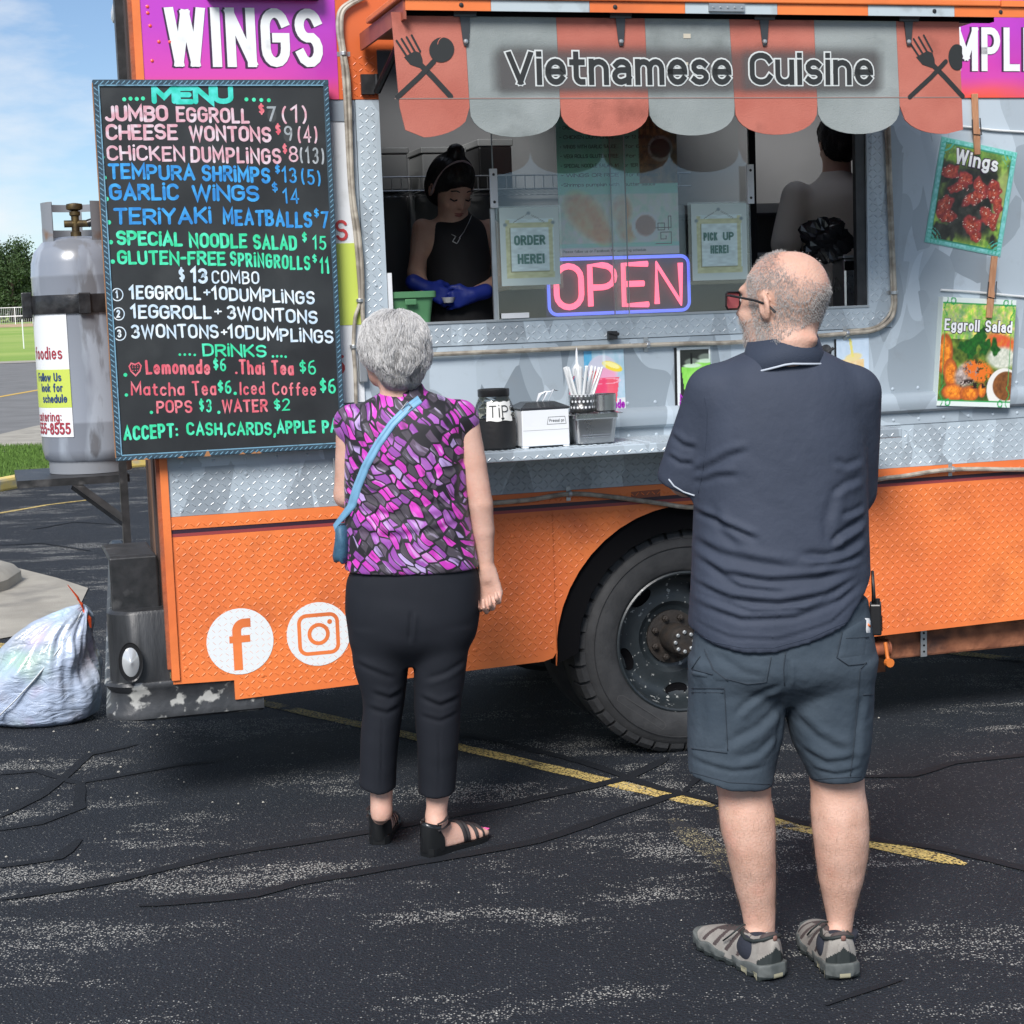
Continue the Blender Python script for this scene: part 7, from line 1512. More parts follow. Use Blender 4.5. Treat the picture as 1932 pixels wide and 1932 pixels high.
# glasses
m_fr_ = M('black glasses frame', (.012, .012, .013), .3); m_rl = M('pink tinted lens', (.50, .14, .16), .1)
G_ = lambda x, y, z: Mh @ Vector((x, y, z)) - mo
gm = empty('glasses', mo, 0); COL.objects.unlink(gm); bpy.data.objects.remove(gm)
mb = MB()
for sx in (-1, 1):
    lp = [G_(sx * .033 + a * .027, .112, .010 + b * .019) for a, b in ((-1, -.6), (-1, .8), (-.8, 1), (.8, 1), (1, .8), (1, -.6), (.7, -1), (-.7, -1))]; mb.tube(lp + [lp[0]], .0026, 6, cap=False)
    mb.tube([G_(sx * .060, .110, .022), G_(sx * .074, .09, .022), G_(sx * .082, .02, .012), G_(sx * .086, -.015, .004), G_(sx * .084, -.036, -.014)], .0030, 6)
mb.tube([G_(-.008, .114, .016), G_(.008, .114, .016)], .002, 6); gl_ = mb.build('glasses', m_fr_, man)
for sx in (-1, 1): lp = [G_(sx * .033 + a * .026, .1125, .010 + b * .018) for a, b in ((-1, -.6), (-1, .8), (-.8, 1), (.8, 1), (1, .8), (1, -.6), (.7, -1), (-.7, -1))]; MB().add([tuple(p) for p in lp], [tuple(range(8))]).build('lens', m_rl, gl_)
m_eye = M('eye white', (.6, .58, .55), .2); m_iris = M('dark iris', (.03, .02, .015), .2)
def eyes(Mh, parent, sz_=.0115):
    for sx in (-1, 1):
        mb = MB(); c = Mh @ Vector((sx * .032, .0815, .012)) - parent.location; mb.lathe([(0, -sz_), (sz_ * .7, -sz_ * .7), (sz_, 0), (sz_ * .7, sz_ * .7), (0, sz_)], 14, tuple(c)); e_ = mb.build('eye', m_eye, parent, smooth='all')
        c2 = Mh @ Vector((sx * .032, .0905, .011)) - parent.location; mb = MB(); mb.lathe([(0, -.005), (.004, -.003), (.005, 0), (.004, .003), (0, .005)], 12, tuple(c2)); mb.build('iris', m_iris, e_, smooth='all')
eyes(Mh, man)
# polo shirt
m_polo = M('navy polo knit', (.034, .043, .066), .75, col2=(.041, .051, .077), vs=6, bump=.004, bs=20, spec=.3)
S = SDF((.30, 3.95, .72), (1.0, 4.62, 1.62), .0058)
S.loft(rows([(640, 1430, 1530, .064), (656, 1418, 1542, .074), (666, 1398, 1556, .084), (676, 1372, 1576, .095), (694, 1345, 1602, .112), (730, 1326, 1624, .135), (790, 1318, 1630, .155), (860, 1314, 1634, .165), (950, 1311, 1636, .172), (1050, 1307, 1638, .18), (1120, 1304, 1641, .185), (1180, 1301, 1643, .187), (1250, 1300, 1645, .187)], MY, .01), .02, 2.35)
P_ = SDF((.30, 3.95, .72), (1.0, 4.62, 1.62), .0058)
s1 = px(1346, 742, MY); e1 = px(1295, 905, MY); S2 = px(1612, 742, MY); e2 = px(1618, 930, MY)
P_.chain([(s1[0], MY + .0, s1[1], .068), (e1[0], MY + .055, e1[1], .066)], .03); S.chain([(S2[0], MY + .0, S2[1], .066), (e2[0], MY + .07, e2[1], .062)], .03)
hx = [px(x, y, MY - .165) for x, y in ((1290, 1196), (1305, 1203), (1350, 1222), (1400, 1232), (1460, 1232), (1530, 1213), (1600, 1183), (1640, 1130), (1660, 1100))]
S.cut(lambda X, Y, Z: np.interp(X, [p[0] for p in hx], [p[1] for p in hx]) - Z)
dL = Vector((e1[0] - s1[0], .05, e1[1] - s1[1])).normalized(); cL = Vector((px(1287, 922, MY)[0], MY + .055, px(1287, 922, MY)[1]))
P_.plane(cL, dL); h_ = np.clip(.5 + .5 * (P_.d - S.d) / .03, 0, 1); S.d = (P_.d * (1 - h_) + S.d * h_ - .03 * h_ * (1 - h_)).astype(np.float32)
zr = px(1640, 1000, MY)[1]; S.cut(lambda X, Y, Z: np.where((Y > MY + .13) & (X > px(1560, 900, MY)[0]) & (Z > .9) & (Z < 1.5), (Y - MY - .155), -1.0))
V, Q = S.mesh(2); Nn = normals(V, Q)
CR = [([(1310, 975), (1345, 985), (1400, 1008), (1430, 1020)], .010, .009), ([(1312, 1030), (1360, 1050), (1430, 1062), (1500, 1072)], .014, .006), ([(1310, 1060), (1370, 1088), (1450, 1098), (1540, 1092), (1600, 1080)], .012, .008),
      ([(1306, 1110), (1380, 1135), (1470, 1140), (1560, 1125), (1630, 1095)], .012, .009), ([(1310, 1150), (1400, 1172), (1500, 1165), (1590, 1135), (1636, 1105)], .011, .007), ([(1308, 1182), (1380, 1206), (1470, 1206), (1570, 1176), (1632, 1130)], .006, .003),
      ([(1642, 985), (1610, 1000), (1585, 1012), (1570, 1030)], .012, .011), ([(1640, 1020), (1600, 1040), (1560, 1050), (1510, 1046)], .013, .010), ([(1642, 960), (1620, 968), (1590, 975)], .010, .006), ([(1636, 1055), (1585, 1066), (1530, 1070)], .010, .006),
      ([(1325, 905), (1345, 890), (1380, 865), (1420, 850)], .012, .006), ([(1322, 925), (1360, 905), (1400, 900)], .012, .006), ([(1640, 905), (1600, 915), (1570, 935)], .012, .006), ([(1640, 870), (1605, 880), (1580, 870)], .011, .005),
      ([(1275, 830), (1300, 850), (1325, 855)], .010, .005), ([(1270, 870), (1295, 885), (1322, 885)], .009, .005), ([(1350, 960), (1365, 1010), (1400, 1040)], .016, .005), ([(1580, 930), (1560, 985), (1565, 1030)], .018, .005), ([(1316, 1128), (1420, 1156), (1520, 1150), (1600, 1118)], .008, .005), ([(1340, 1080), (1400, 1112), (1480, 1118)], .010, .005)]
lowr = np.clip((1.15 - V[:, 2]) / .35, 0, 1)
D = creases(V, Nn, CR, MY - .17) * 1.05 + wobble(V, 13, 8) * .0050 * (.4 + lowr) + wobble(V * np.array([1, 1, 1.3]), 34, 9) * .0012 * (.3 + lowr)
V = V + Nn * D[:, None]; polo = body_obj('polo_shirt', V, Q, [m_polo], man, mo)
bv = bvh_of([polo]); m_pip = M('white piping', (.42, .46, .52), .6); m_collar = M('navy collar rib', (.024, .034, .058), .8, bump=.001, bs=400)
# collar: stand at the back of the neck with piped lower edge
cvs = []; n = 26; c0 = px(1474, 660, MY)
for i in range(n):
    a = R(150 + 240 * i / (n - 1)); ca, sa = math.cos(a), math.sin(a); tz = .010 * ca
    for r_, z_ in ((.071, .030), (.075, .032), (.088, .000 - .012 * abs(ca)), (.099, -.030 - .016 * abs(ca)), (.094, -.032 - .016 * abs(ca))): cvs.append((c0[0] + r_ * ca * 1.10 - mo.x, MY - .015 + r_ * sa * 1.0 - mo.y, c0[1] + z_ + tz))
mb = MB(); mb.add(cvs, [(i * 5 + j, i * 5 + j + 1, (i + 1) * 5 + j + 1, (i + 1) * 5 + j) for i in range(n - 1) for j in range(4)]); col_ = mb.build('collar', m_collar, man, smooth='all')
mb = MB(); mb.tube([cvs[i * 5 + 3] for i in range(n)], .0028, 6); mb.build('piping', m_pip, col_, smooth='all')
# sleeve hem piping
seam('piping', bv, [(1262, 904), (1272, 917), (1290, 928), (1311, 935)], .0022, m_pip, man, .0008)
seam('seam', bv, [(1328, 745), (1334, 780), (1333, 830), (1326, 890), (1318, 930)], .0010, m_collar, man, .0002); seam('hem_stitch', bv, [(1306, 1194), (1350, 1212), (1400, 1222), (1460, 1222), (1530, 1203), (1600, 1172)], .0009, m_collar, man, .0002)
# cargo shorts
m_short = M('slate cotton canvas', (.036, .052, .070), .85, col2=(.050, .068, .088), vs=7, bump=.003, bs=34, spec=.3)
S = SDF((.38, 4.02, .30), (.98, 4.5, .98), .0055)
S.loft(rows([(1130, 1318, 1634, .155), (1200, 1308, 1645, .165), (1255, 1303, 1650, .165), (1280, 1312, 1640, .145), (1318, 1370, 1590, .08)], MY), .02, 2.3)
S.loft(rows([(1240, 1303, 1478, .13), (1310, 1300, 1480, .125), (1400, 1298, 1472, .112, -.005), (1460, 1297, 1460, .106, -.005), (1530, 1294, 1458, .104, -.005)], MY), .018, 2.3)
S.loft(rows([(1240, 1480, 1650, .13), (1310, 1481, 1647, .125), (1400, 1497, 1640, .110, -.005), (1460, 1524, 1630, .100, -.005), (1530, 1540, 1622, .098, -.005)], MY), .018, 2.3)
h1 = [px(x, y, MY - .10) for x, y in ((1290, 1470), (1300, 1474), (1380, 1492), (1453, 1494), (1500, 1484), (1535, 1484), (1625, 1479), (1650, 1476))]
S.cut(lambda X, Y, Z: np.interp(X, [p[0] for p in h1], [p[1] for p in h1]) - Z)
V, Q = S.mesh(2); Nn = normals(V, Q)
CR = [([(1470, 1285), (1440, 1300), (1400, 1330), (1385, 1350)], .012, .006), ([(1475, 1330), (1430, 1370), (1370, 1400)], .016, .006), ([(1500, 1350), (1540, 1390), (1600, 1420)], .016, .006), ([(1465, 1390), (1430, 1420), (1390, 1430)], .012, .005),
      ([(1515, 1420), (1560, 1440), (1620, 1430)], .012, .005), ([(1345, 1230), (1400, 1262), (1440, 1270)], .012, .004), ([(1480, 1235), (1482, 1290)], .006, .006), ([(1300, 1440), (1380, 1455), (1450, 1450)], .010, .004), ([(1535, 1455), (1580, 1462), (1625, 1452)], .008, .004), ([(1470, 1300), (1476, 1360), (1468, 1430)], .010, .004), ([(1320, 1280), (1330, 1360), (1325, 1430)], .014, .004), ([(1630, 1300), (1615, 1380), (1608, 1450)], .014, .004)]
D = creases(V, Nn, CR, MY - .11) * .95 + wobble(V * np.array([1, 1, 1.8]), 20, 12) * .0038 + wobble(V * np.array([1, 1, 2]), 60, 13) * .0012; V = V + Nn * D[:, None]; sho = body_obj('cargo_shorts', V, Q, [m_short], man, mo)
bv = bvh_of([sho]); m_st = M('slate stitching', (.022, .032, .045), .8)
patch('back_pocket', bv, ((1328, 1212), (1455, 1238), (1446, 1288), (1345, 1288)), 14, 10, .0022, m_short, man); patch('back_pocket', bv, ((1590, 1190), (1640, 1160), (1634, 1238), (1578, 1245)), 8, 10, .0022, m_short, man); patch('leg_pocket', bv, ((1304, 1296), (1366, 1296), (1372, 1418), (1306, 1412)), 8, 12, .0022, m_short, man)
for p in ([(1330, 1225), (1345, 1262), (1370, 1280), (1410, 1290), (1446, 1286), (1455, 1240)], [(1332, 1232), (1349, 1266), (1374, 1284)], [(1306, 1298), (1367, 1298), (1373, 1416)], [(1306, 1306), (1365, 1306)], [(1306, 1412), (1372, 1420)], [(1298, 1455), (1375, 1476), (1452, 1480)], [(1532, 1470), (1626, 1465)], [(1588, 1192), (1578, 1240), (1600, 1255), (1634, 1252)], [(1595, 1204), (1638, 1202)], [(1622, 1262), (1634, 1250)], [(1622, 1262), (1616, 1340), (1608, 1425), (1604, 1464)], [(1628, 1310), (1646, 1310)], [(1482, 1230), (1478, 1262), (1480, 1292)], [(1322, 1238), (1306, 1262)], [(1306, 1262), (1345, 1272)]):
    seam('seam', bv, p, .0011, m_st, man, .0022 if p[0][1] < 1420 else .0004)
patch('hammer_loop', bv, ((1303, 1262), (1336, 1270), (1336, 1280), (1303, 1276)), 5, 3, .004, m_short, man)
patch('brand_label', bv, ((1631, 1164), (1643, 1164), (1643, 1196), (1631, 1196)), 4, 4, .003, M('white woven label', (.7, .7, .7), .7), man); seam('label_mark', bv, [(1635, 1178), (1639, 1182)], .003, m_orange, man, .003)
# walkie talkie
wc = px(1644, 1150, MY); radio = empty('walkie_talkie', (wc[0] + .004, MY - .03, wc[1]), R(-12), 'black walkie-talkie clipped to the right hip of the man in shorts', 'radio')
MB().box(-.014, .014, -.026, .026, -.055, .022).build('radio_body', m_bplast, radio, bevel=.004); MB().tube([(-.004, .0, .02), (-.004, 0, .040), (-.006, 0, .10)], [.0055, .0048, .0035], 8).build('antenna', m_bplast, radio, smooth='all')
mb = MB(); mb.lathe([(.006, .022), (.006, .034), (.001, .035)], 10, (.005, -.012, 0)); mb.lathe([(.005, .022), (.005, .03), (.001, .031)], 10, (.006, .01, 0)); mb.build('knob', m_bplast, radio); MB().box(-.020, -.0145, -.012, .012, -.03, .012).build('belt_clip', m_bplast, radio, bevel=.001); MB().box(.0142, .0162, -.016, .016, -.045, -.012).build('speaker_grille', m_dark, radio)
# trail shoes with socks
m_suede = M('taupe suede', (.24, .22, .20), .9, col2=(.32, .30, .27), vs=25, bump=.001, bs=300); m_mesh = M('dark brown mesh', (.07, .052, .05), .8, bump=.001, bs=500); m_sole = M('grey green rubber sole', (.07, .08, .078), .7, col2=(.12, .13, .125), vs=30); m_sock = M('dark navy sock', (.018, .022, .035), .9, bump=.001, bs=300); m_lug = M('dark green black rubber', (.018, .024, .024), .7); m_tan = M('sand rubber insert', (.34, .32, .22), .6)
def shoe(Fm, sx, rise):
    Fm = Fm @ Matrix.Diagonal((1.05, 1.0, 1.17, 1))
    def build(fn, h, lo, hi, sm=1): S = SDF(lo, hi, h); fn(S); return S.mesh(sm)
    def up(S):
        def fn(X, Y, Z):
            yy = [-.028, -.01, .05, .11, .17, .225, .262, .278]; w_ = np.interp(Y, yy, [.018, .037, .040, .043, .051, .048, .032, .010]); cx = np.interp(Y, yy, [0, 0, .0, .002, .004, .0, -.006, -.01]) * sx; top = np.interp(Y, yy, [.086, .100, .092, .082, .066, .055, .045, .035])
            f = np.maximum(np.abs((X - cx) / w_) ** 2.6 + np.clip((Z - .018) / (top - .018), 0, 9) ** 2.3, 0) ** (1 / 2.4); return np.maximum((f - 1) * .032, np.maximum(.014 - Z, np.maximum(-.034 - Y, Y - .283)))
        S.op(fn, (-.06, -.04, .01), (.06, .29, .11), .005); S.ell((0, .036, .118), (.030, .046, .042), None, .006, 's')
    V, Q = build(up, .0031, (-.075, -.05, 0), (.075, .31, .13), 2); C = V[Q].mean(1); x, y, z = C.T; fm = np.zeros(len(Q), int)
    band = ((y * .9 + z * .75) % .042) < .013; fm[(band & (y > .035) & (y < .22) & (z < .085) & (z > .032))] = 1; fm[(y > .05) & (y < .19) & (abs(x) < .022) & (z > .055)] = 1; fm[(y < -.006) & (z < .072 - abs(x) * .8)] = 2; fm[(z > .088) & (y < .0)] = 1; fm[y > .262] = 2
    def so(S):
        def fn(X, Y, Z):
            yy = [-.04, -.02, .05, .11, .17, .225, .27, .291]; w_ = np.interp(Y, yy, [.022, .041, .043, .042, .054, .052, .036, .010]); cx = np.interp(Y, yy, [0, 0, .0, .002, .004, .0, -.006, -.01]) * sx
            zt = .030 + .010 * np.clip(-(Y - .02) / .05, 0, 1) + .006 * np.clip((Y - .24) / .04, 0, 1) + .003 * np.sin(Y * 75); zb = .0035 * (np.sin(Y * 150) > .0) + .012 * np.clip((Y - .24) / .05, 0, 1) + .006 * np.clip((-.02 - Y) / .03, 0, 1)
            return np.maximum(np.abs(X - cx) - w_ + .003 * (np.sin(Y * 150 + 1) > .3) * (Z < .016), np.maximum(Z - zt, np.maximum(zb - Z, np.maximum(-.041 - Y, Y - .292))))
        S.op(fn, (-.07, -.05, -.01), (.07, .30, .05), .002)
    V2, Q2 = build(so, .0032, (-.075, -.055, -.006), (.075, .31, .06)); C = V2[Q2].mean(1); f2 = np.zeros(len(Q2), int); f2[C[:, 2] < .012] = 1; f2[(C[:, 2] < .017) & (((C[:, 1] > .03) & (C[:, 1] < .055)) | ((C[:, 1] < -.025) & (abs(C[:, 0]) < .012)) | ((C[:, 1] > -.012) & (C[:, 1] < .004)))] = 2
    up_ = np.array([list(Fm @ Vector((*v,))) for v in V]); s_ = np.array([list(Fm @ Vector((*v,))) for v in V2])
    u_ = body_obj('shoe', up_, Q, [m_suede, m_mesh, m_lug], man, mo, fm); body_obj('sole', s_, Q2, [m_sole, m_lug, m_tan], u_, mo, f2); Pm = lambda x, y, z: Fm @ Vector((x, y, z)) - mo
    mb = MB()
    for k in range(5): y_ = .085 + k * .022; z_ = .088 - k * .0065; mb.tube([Pm(-.022, y_ + .006, z_ - .012), Pm(0, y_, z_ + .003), Pm(.022, y_ - .004, z_ - .010)], .0028, 6)
    mb.tube([Pm(0, .085, .092), Pm(-.025, .07, .098), Pm(-.045, .09, .075), Pm(-.048, .12, .055)], .0024, 6); mb.tube([Pm(0, .085, .092), Pm(.03, .10, .085), Pm(.046, .12, .06)], .0024, 6); mb.build('laces', m_lug, u_, smooth='all')
    mb = MB(); mb.lathe([(.0, .0), (.0055, .001), (.007, .006), (.0055, .011), (0, .012)], 10); mb.v = [tuple(Pm(v[0] * .9, -.030 + v[1] * .35 - .001, .085 + v[2])) for v in mb.v]; mb.build('heel_tab', M('dark tab with pale logo', (.2, .1, .08), .6), u_, smooth='all')
    return u_
for Fm, sx, leg in ((FL, 1, (1436, 1762)), (FR, -1, (1586, 1762))):
    shoe(Fm, sx, 0)
    S = SDF(Fm.translation - Vector((.12, .12, 0)) + Vector((0, .03, 0)), Fm.translation + Vector((.12, .2, .2)), .005); t_ = px(leg[0], leg[1], MY); ank = Fm @ Vector((0, .045, .06))
    S.chain([(*ank, .043), (t_[0], MY + .002, t_[1] + .012, .0445)], .01); S.plane((t_[0], MY, t_[1] + .008), (0, 0, 1)); S.chain([(*ank, .04), (*(Fm @ Vector((0, .12, .045))), .034)], .02); V, Q = S.mesh(1); sk_ = body_obj('sock', V, Q, [m_sock], man, mo)
    Fm = Fm @ Matrix.Diagonal((1.05, 1.0, 1.17, 1)); mb = MB(); mb.tube([Fm @ Vector((x_, y_, z_)) - mo for x_, y_, z_ in ((-.033, .045, .076), (-.033, .01, .080), (-.023, -.016, .088), (0, -.024, .093), (.023, -.016, .088), (.033, .01, .080), (.033, .045, .076), (.025, .074, .080), (0, .082, .086), (-.025, .074, .080), (-.033, .045, .076))], .0046, 8, cap=False); mb.build('padded_collar', m_lug, man, smooth='all')
# ------------------------------------------------------------------ WOMAN
WY = 5.32
woman = empty('person', (px(775, 1090, WY)[0], WY, 0), 0, 'grey-haired woman seen from behind in a purple patterned sleeveless blouse and black trousers', 'woman'); wo = woman.location
WLF = foot_frame((717, 1590), (742, 1530)); WRF = foot_frame((812, 1613), (898, 1584))
S = SDF((-.70, 4.95, 0), (.06, 5.62, 1.70), .0062)
thw = R(38); hw_ = px(741, 668, WY); Mw = head(S, (hw_[0] - .004, WY - .005, hw_[1] - .004), thw, R(4), .93, wide=.97)
nk = px(752, 735, WY); S.cone((hw_[0] + .008, WY - .012, hw_[1] - .05), (nk[0], WY - .01, nk[1] - .02), .050, .056, .02)
S.loft(rows([(748, 705, 825, .05), (800, 680, 850, .085), (900, 675, 850, .095), (1085, 675, 880, .10), (1200, 680, 880, .10)], WY), .02)
def leg(rw): S.loft(rows(rw, WY), .02, 2.0)
leg([(1180, 680, 770, .08), (1300, 700, 760, .06), (1420, 698, 744, .045), (1500, 698, 741, .034), (1545, 702, 738, .032)]); leg([(1180, 790, 870, .08), (1300, 792, 860, .06), (1420, 796, 852, .045), (1505, 804, 847, .034), (1560, 803, 838, .032)])
a1, a2, a3 = px(874, 792, WY), px(907, 950, WY), px(918, 1072, WY)
S.chain([(a1[0], WY, a1[1], .047), (*[(a1[0] + a2[0]) / 2 + .002], WY - .005, (a1[1] + a2[1]) / 2, .041), (a2[0], WY - .01, a2[1], .037), ((a2[0] + a3[0]) / 2, WY + .0, (a2[1] + a3[1]) / 2 + .015, .0335), (a3[0] - .001, WY + .005, a3[1] + .03, .0245), (a3[0], WY + .005, a3[1], .0225)], .005)
hand(S, (a3[0], WY + .005, a3[1]), (.10, .02, -1), (-.25, -1, 0), (-1, .25, 0), 1.0, (.75, 1.5, 1.0), .25, .03, .004)
b1, b2 = px(664, 800, WY), px(654, 935, WY); S.chain([(b1[0], WY, b1[1], .047), (b2[0], WY + .02, b2[1], .040)], .006); wl = px(705, 960, WY); S.chain([(b2[0], WY + .02, b2[1], .038), (wl[0], WY + .22, wl[1], .025)], .015); hand(S, (wl[0], WY + .22, wl[1]), (.7, .4, .1), (0, -1, -.2), (0, 0, 1), .9, (.5, .5, .4))
FS = [(-.012, .0, .020, .045), (.02, .0, .029, .062), (.07, .0, .031, .072), (.12, .002, .035, .055), (.165, .003, .041, .038), (.195, .002, .040, .028), (.215, .0, .03, .02)]
def foot_fn(Fm, sx):
    Fi = np.array(Fm.inverted())
    def fn(X, Y, Z):
        x = Fi[0, 0] * X + Fi[0, 1] * Y + Fi[0, 3]; y = Fi[1, 0] * X + Fi[1, 1] * Y + Fi[1, 3]; A = np.array(FS).T; w_ = np.interp(y, A[0], A[2]); h_ = np.interp(y, A[0], A[3]); cx = np.interp(y, A[0], A[1]) * sx
        f = np.sqrt(((x - cx) / w_) ** 2 + (np.clip(Z - .018, 0, 9) / h_) ** 2); return np.maximum((f - 1) * np.minimum(w_, h_) * .8, np.maximum(.016 - Z, np.maximum(-.022 - y, y - .215)))
    return fn
for Fm, sx, ak in ((WLF, -1, (720, 1530)), (WRF, 1, (823, 1540))):
    o_ = Fm.translation; S.op(foot_fn(Fm, sx), o_ - Vector((.26, .26, 0)), o_ + Vector((.26, .26, .12)), .012)
    t_ = px(ak[0], ak[1], WY); an = Fm @ Vector((0, .03, .075)); S.chain([(*(Fm @ Vector((0, .02, .04))), .024), (*an, .028), (t_[0], WY, t_[1], .030)], .015)
    for k in range(5):
        xx = (-.030 + .0155 * k) * -sx; yy = (.222, .230, .226, .218, .205)[k]; r_ = (.0125, .009, .0085, .008, .008)[k]; S.chain([(*(Fm @ Vector((xx, .185, .030))), r_), (*(Fm @ Vector((xx, yy - .01, .026))), r_)], .004)
V, Q = S.mesh(2); Nn = normals(V, Q); V = V + Nn * (wobble(V, 30, 3) * .0009 + wobble(V, 110, 5) * .0006)[:, None]
w_body = body_obj('body', V, Q, [sk_w], woman, wo); wV, wQ, wN = V, Q, normals(V, Q); eyes(Mw, woman, .0105)
# blouse: stained-glass print
m_bl = bpy.data.materials.new('purple stained glass print'); m_bl.use_nodes = True; nt = m_bl.node_tree; b = nt.nodes['Principled BSDF']; N = nt.nodes.new; L = nt.links.new; b.inputs['Roughness'].default_value = .65; b.inputs['Sheen Weight'].default_value = .15
tc = N('ShaderNodeTexCoord'); wn = N('ShaderNodeTexNoise'); wn.inputs['Scale'].default_value = 5; L(tc.outputs['Object'], wn.inputs[0]); ad = N('ShaderNodeMix'); ad.data_type = 'RGBA'; ad.blend_type = 'ADD'; ad.inputs['Factor'].default_value = .10; L(tc.outputs['Object'], ad.inputs['A']); L(wn.outputs['Color'], ad.inputs['B'])
mp = N('ShaderNodeMapping'); mp.inputs['Rotation'].default_value = (0, R(-52), 0); L(ad.outputs['Result'], mp.inputs[0]); mp2 = N('ShaderNodeMapping'); mp2.inputs['Scale'].default_value = (.66, .25, 1.6); L(mp.outputs[0], mp2.inputs[0])
vo = N('ShaderNodeTexVoronoi'); vo.feature = 'DISTANCE_TO_EDGE'; vo.inputs['Scale'].default_value = 34; vo.inputs['Randomness'].default_value = .5; vc = N('ShaderNodeTexVoronoi'); vc.inputs['Scale'].default_value = 34; vc.inputs['Randomness'].default_value = .5; L(mp2.outputs[0], vo.inputs[0]); L(mp2.outputs[0], vc.inputs[0])
ed = N('ShaderNodeMapRange'); ed.inputs['From Min'].default_value = .07; ed.inputs['From Max'].default_value = .10; L(vo.outputs['Distance'], ed.inputs['Value']); sp = N('ShaderNodeSeparateColor'); L(vc.outputs['Color'], sp.inputs[0])
cr = N('ShaderNodeValToRGB'); cr.color_ramp.interpolation = 'CONSTANT'; L(sp.outputs[0], cr.inputs[0]); e = cr.color_ramp.elements; e[0].color = (.055, .045, .06, 1); e[1].position = .2; e[1].color = (.26, .05, .33, 1)
for p_, c_ in ((.38, (.50, .03, .42)), (.52, (.34, .10, .42)), (.66, (.62, .04, .48)), (.80, (.40, .28, .56)), (.87, (.09, .06, .10))): k = e.new(p_); k.color = (*c_, 1)
st = N('ShaderNodeTexNoise'); st.inputs['Scale'].default_value = 26; st.inputs['Detail'].default_value = 3; m3 = N('ShaderNodeMapping'); m3.inputs['Scale'].default_value = (.35, 1, 2.6); L(mp.outputs[0], m3.inputs[0]); L(m3.outputs[0], st.inputs[0]); sr_ = N('ShaderNodeMapRange'); sr_.inputs['From Min'].default_value = .56; sr_.inputs['From Max'].default_value = .68; sr_.inputs['To Max'].default_value = .5; L(st.outputs['Fac'], sr_.inputs['Value'])
mh_ = N('ShaderNodeMix'); mh_.data_type = 'RGBA'; mh_.inputs['B'].default_value = (.62, .52, .76, 1); L(sr_.outputs[0], mh_.inputs['Factor']); L(cr.outputs[0], mh_.inputs['A'])
sd_ = N('ShaderNodeMapRange'); sd_.inputs['From Min'].default_value = .44; sd_.inputs['From Max'].default_value = .30; sd_.inputs['To Max'].default_value = .8; L(st.outputs['Fac'], sd_.inputs['Value']); md_ = N('ShaderNodeMix'); md_.data_type = 'RGBA'; md_.inputs['B'].default_value = (.03, .015, .04, 1); L(sd_.outputs[0], md_.inputs['Factor']); L(mh_.outputs['Result'], md_.inputs['A'])
me_ = N('ShaderNodeMix'); me_.data_type = 'RGBA'; me_.inputs['A'].default_value = (.006, .005, .009, 1); L(ed.outputs[0], me_.inputs['Factor']); L(md_.outputs['Result'], me_.inputs['B']); L(me_.outputs['Result'], b.inputs['Base Color'])
S = SDF((-.66, 5.05, .88), (.02, 5.58, 1.60), .0058)
S.loft(rows([(724, 722, 796, .050), (738, 716, 804, .058), (752, 692, 838, .074), (770, 668, 868, .090), (792, 655, 882, .104), (830, 650, 882, .116), (880, 649, 881, .122), (940, 650, 883, .122), (1000, 650, 890, .126), (1050, 650, 900, .132), (1120, 649, 912, .138)], WY), .02, 2.3)
for (x, y, r_) in ((664, 800, .056), (868, 792, .058)): q = px(x, y, WY); S.ell((q[0], WY, q[1]), (r_, .062, .060), None, .02)
q = [px(x, y, WY - .125) for x, y in ((600, 1084), (652, 1086), (780, 1086), (908, 1080), (960, 1078))]; S.cut(lambda X, Y, Z: np.interp(X, [p[0] for p in q], [p[1] for p in q]) - Z)
V, Q = S.mesh(2); Nn = normals(V, Q)
CR = [([(660, 870), (690, 885), (730, 880)], .012, .004), ([(880, 870), (850, 890), (820, 892)], .012, .005), ([(884, 930), (840, 950), (780, 955)], .014, .005), ([(655, 950), (700, 968), (760, 970)], .014, .005), ([(654, 1000), (720, 1012), (800, 1005), (880, 985)], .014, .005), ([(690, 790), (720, 850), (735, 920)], .014, .003), ([(850, 790), (825, 850), (815, 920)], .014, .003), ([(700, 1040), (705, 1084)], .010, .003), ([(820, 1030), (826, 1084)], .010, .003), ([(880, 850), (868, 900), (872, 960)], .010, .004), ([(740, 745), (770, 752), (800, 742)], .006, .003)]
V = V + Nn * (creases(V, Nn, CR, WY - .11) + wobble(V, 24, 6) * .0035 + wobble(V * np.array([1, 1, .6]), 60, 7) * .0012)[:, None]; blo = body_obj('blouse', V, Q, [m_bl], woman, wo)
# trousers
m_tr = M('black trouser twill', (.009, .011, .016), .8, col2=(.012, .014, .020), vs=5, bump=.0004, bs=500, spec=.25)
S = SDF((-.64, 5.05, .12), (.02, 5.6, .99), .0058)
S.loft(rows([(1060, 668, 892, .118), (1090, 654, 904, .128), (1140, 652, 906, .140), (1180, 656, 901, .136), (1212, 664, 889, .118), (1252, 712, 838, .06)], WY), .02, 2.3)
S.loft(rows([(1180, 664, 772, .11), (1250, 667, 771, .10), (1310, 683, 765, .090), (1400, 680, 753, .078), (1470, 678, 748, .070), (1560, 677, 748, .068)], WY), .018, 2.2); S.loft(rows([(1180, 782, 892, .11), (1250, 781, 882, .10), (1320, 781, 871, .090), (1400, 786, 866, .078), (1480, 788, 860, .070), (1570, 788, 858, .068)], WY), .018, 2.2)
hq = [px(x, y, WY - .065) for x, y in ((650, 1490), (678, 1491), (715, 1501), (750, 1496), (770, 1500), (788, 1505), (824, 1509), (860, 1503), (900, 1500))]; S.cut(lambda X, Y, Z: np.interp(X, [p[0] for p in hq], [p[1] for p in hq]) - Z)
V, Q = S.mesh(2); Nn = normals(V, Q)
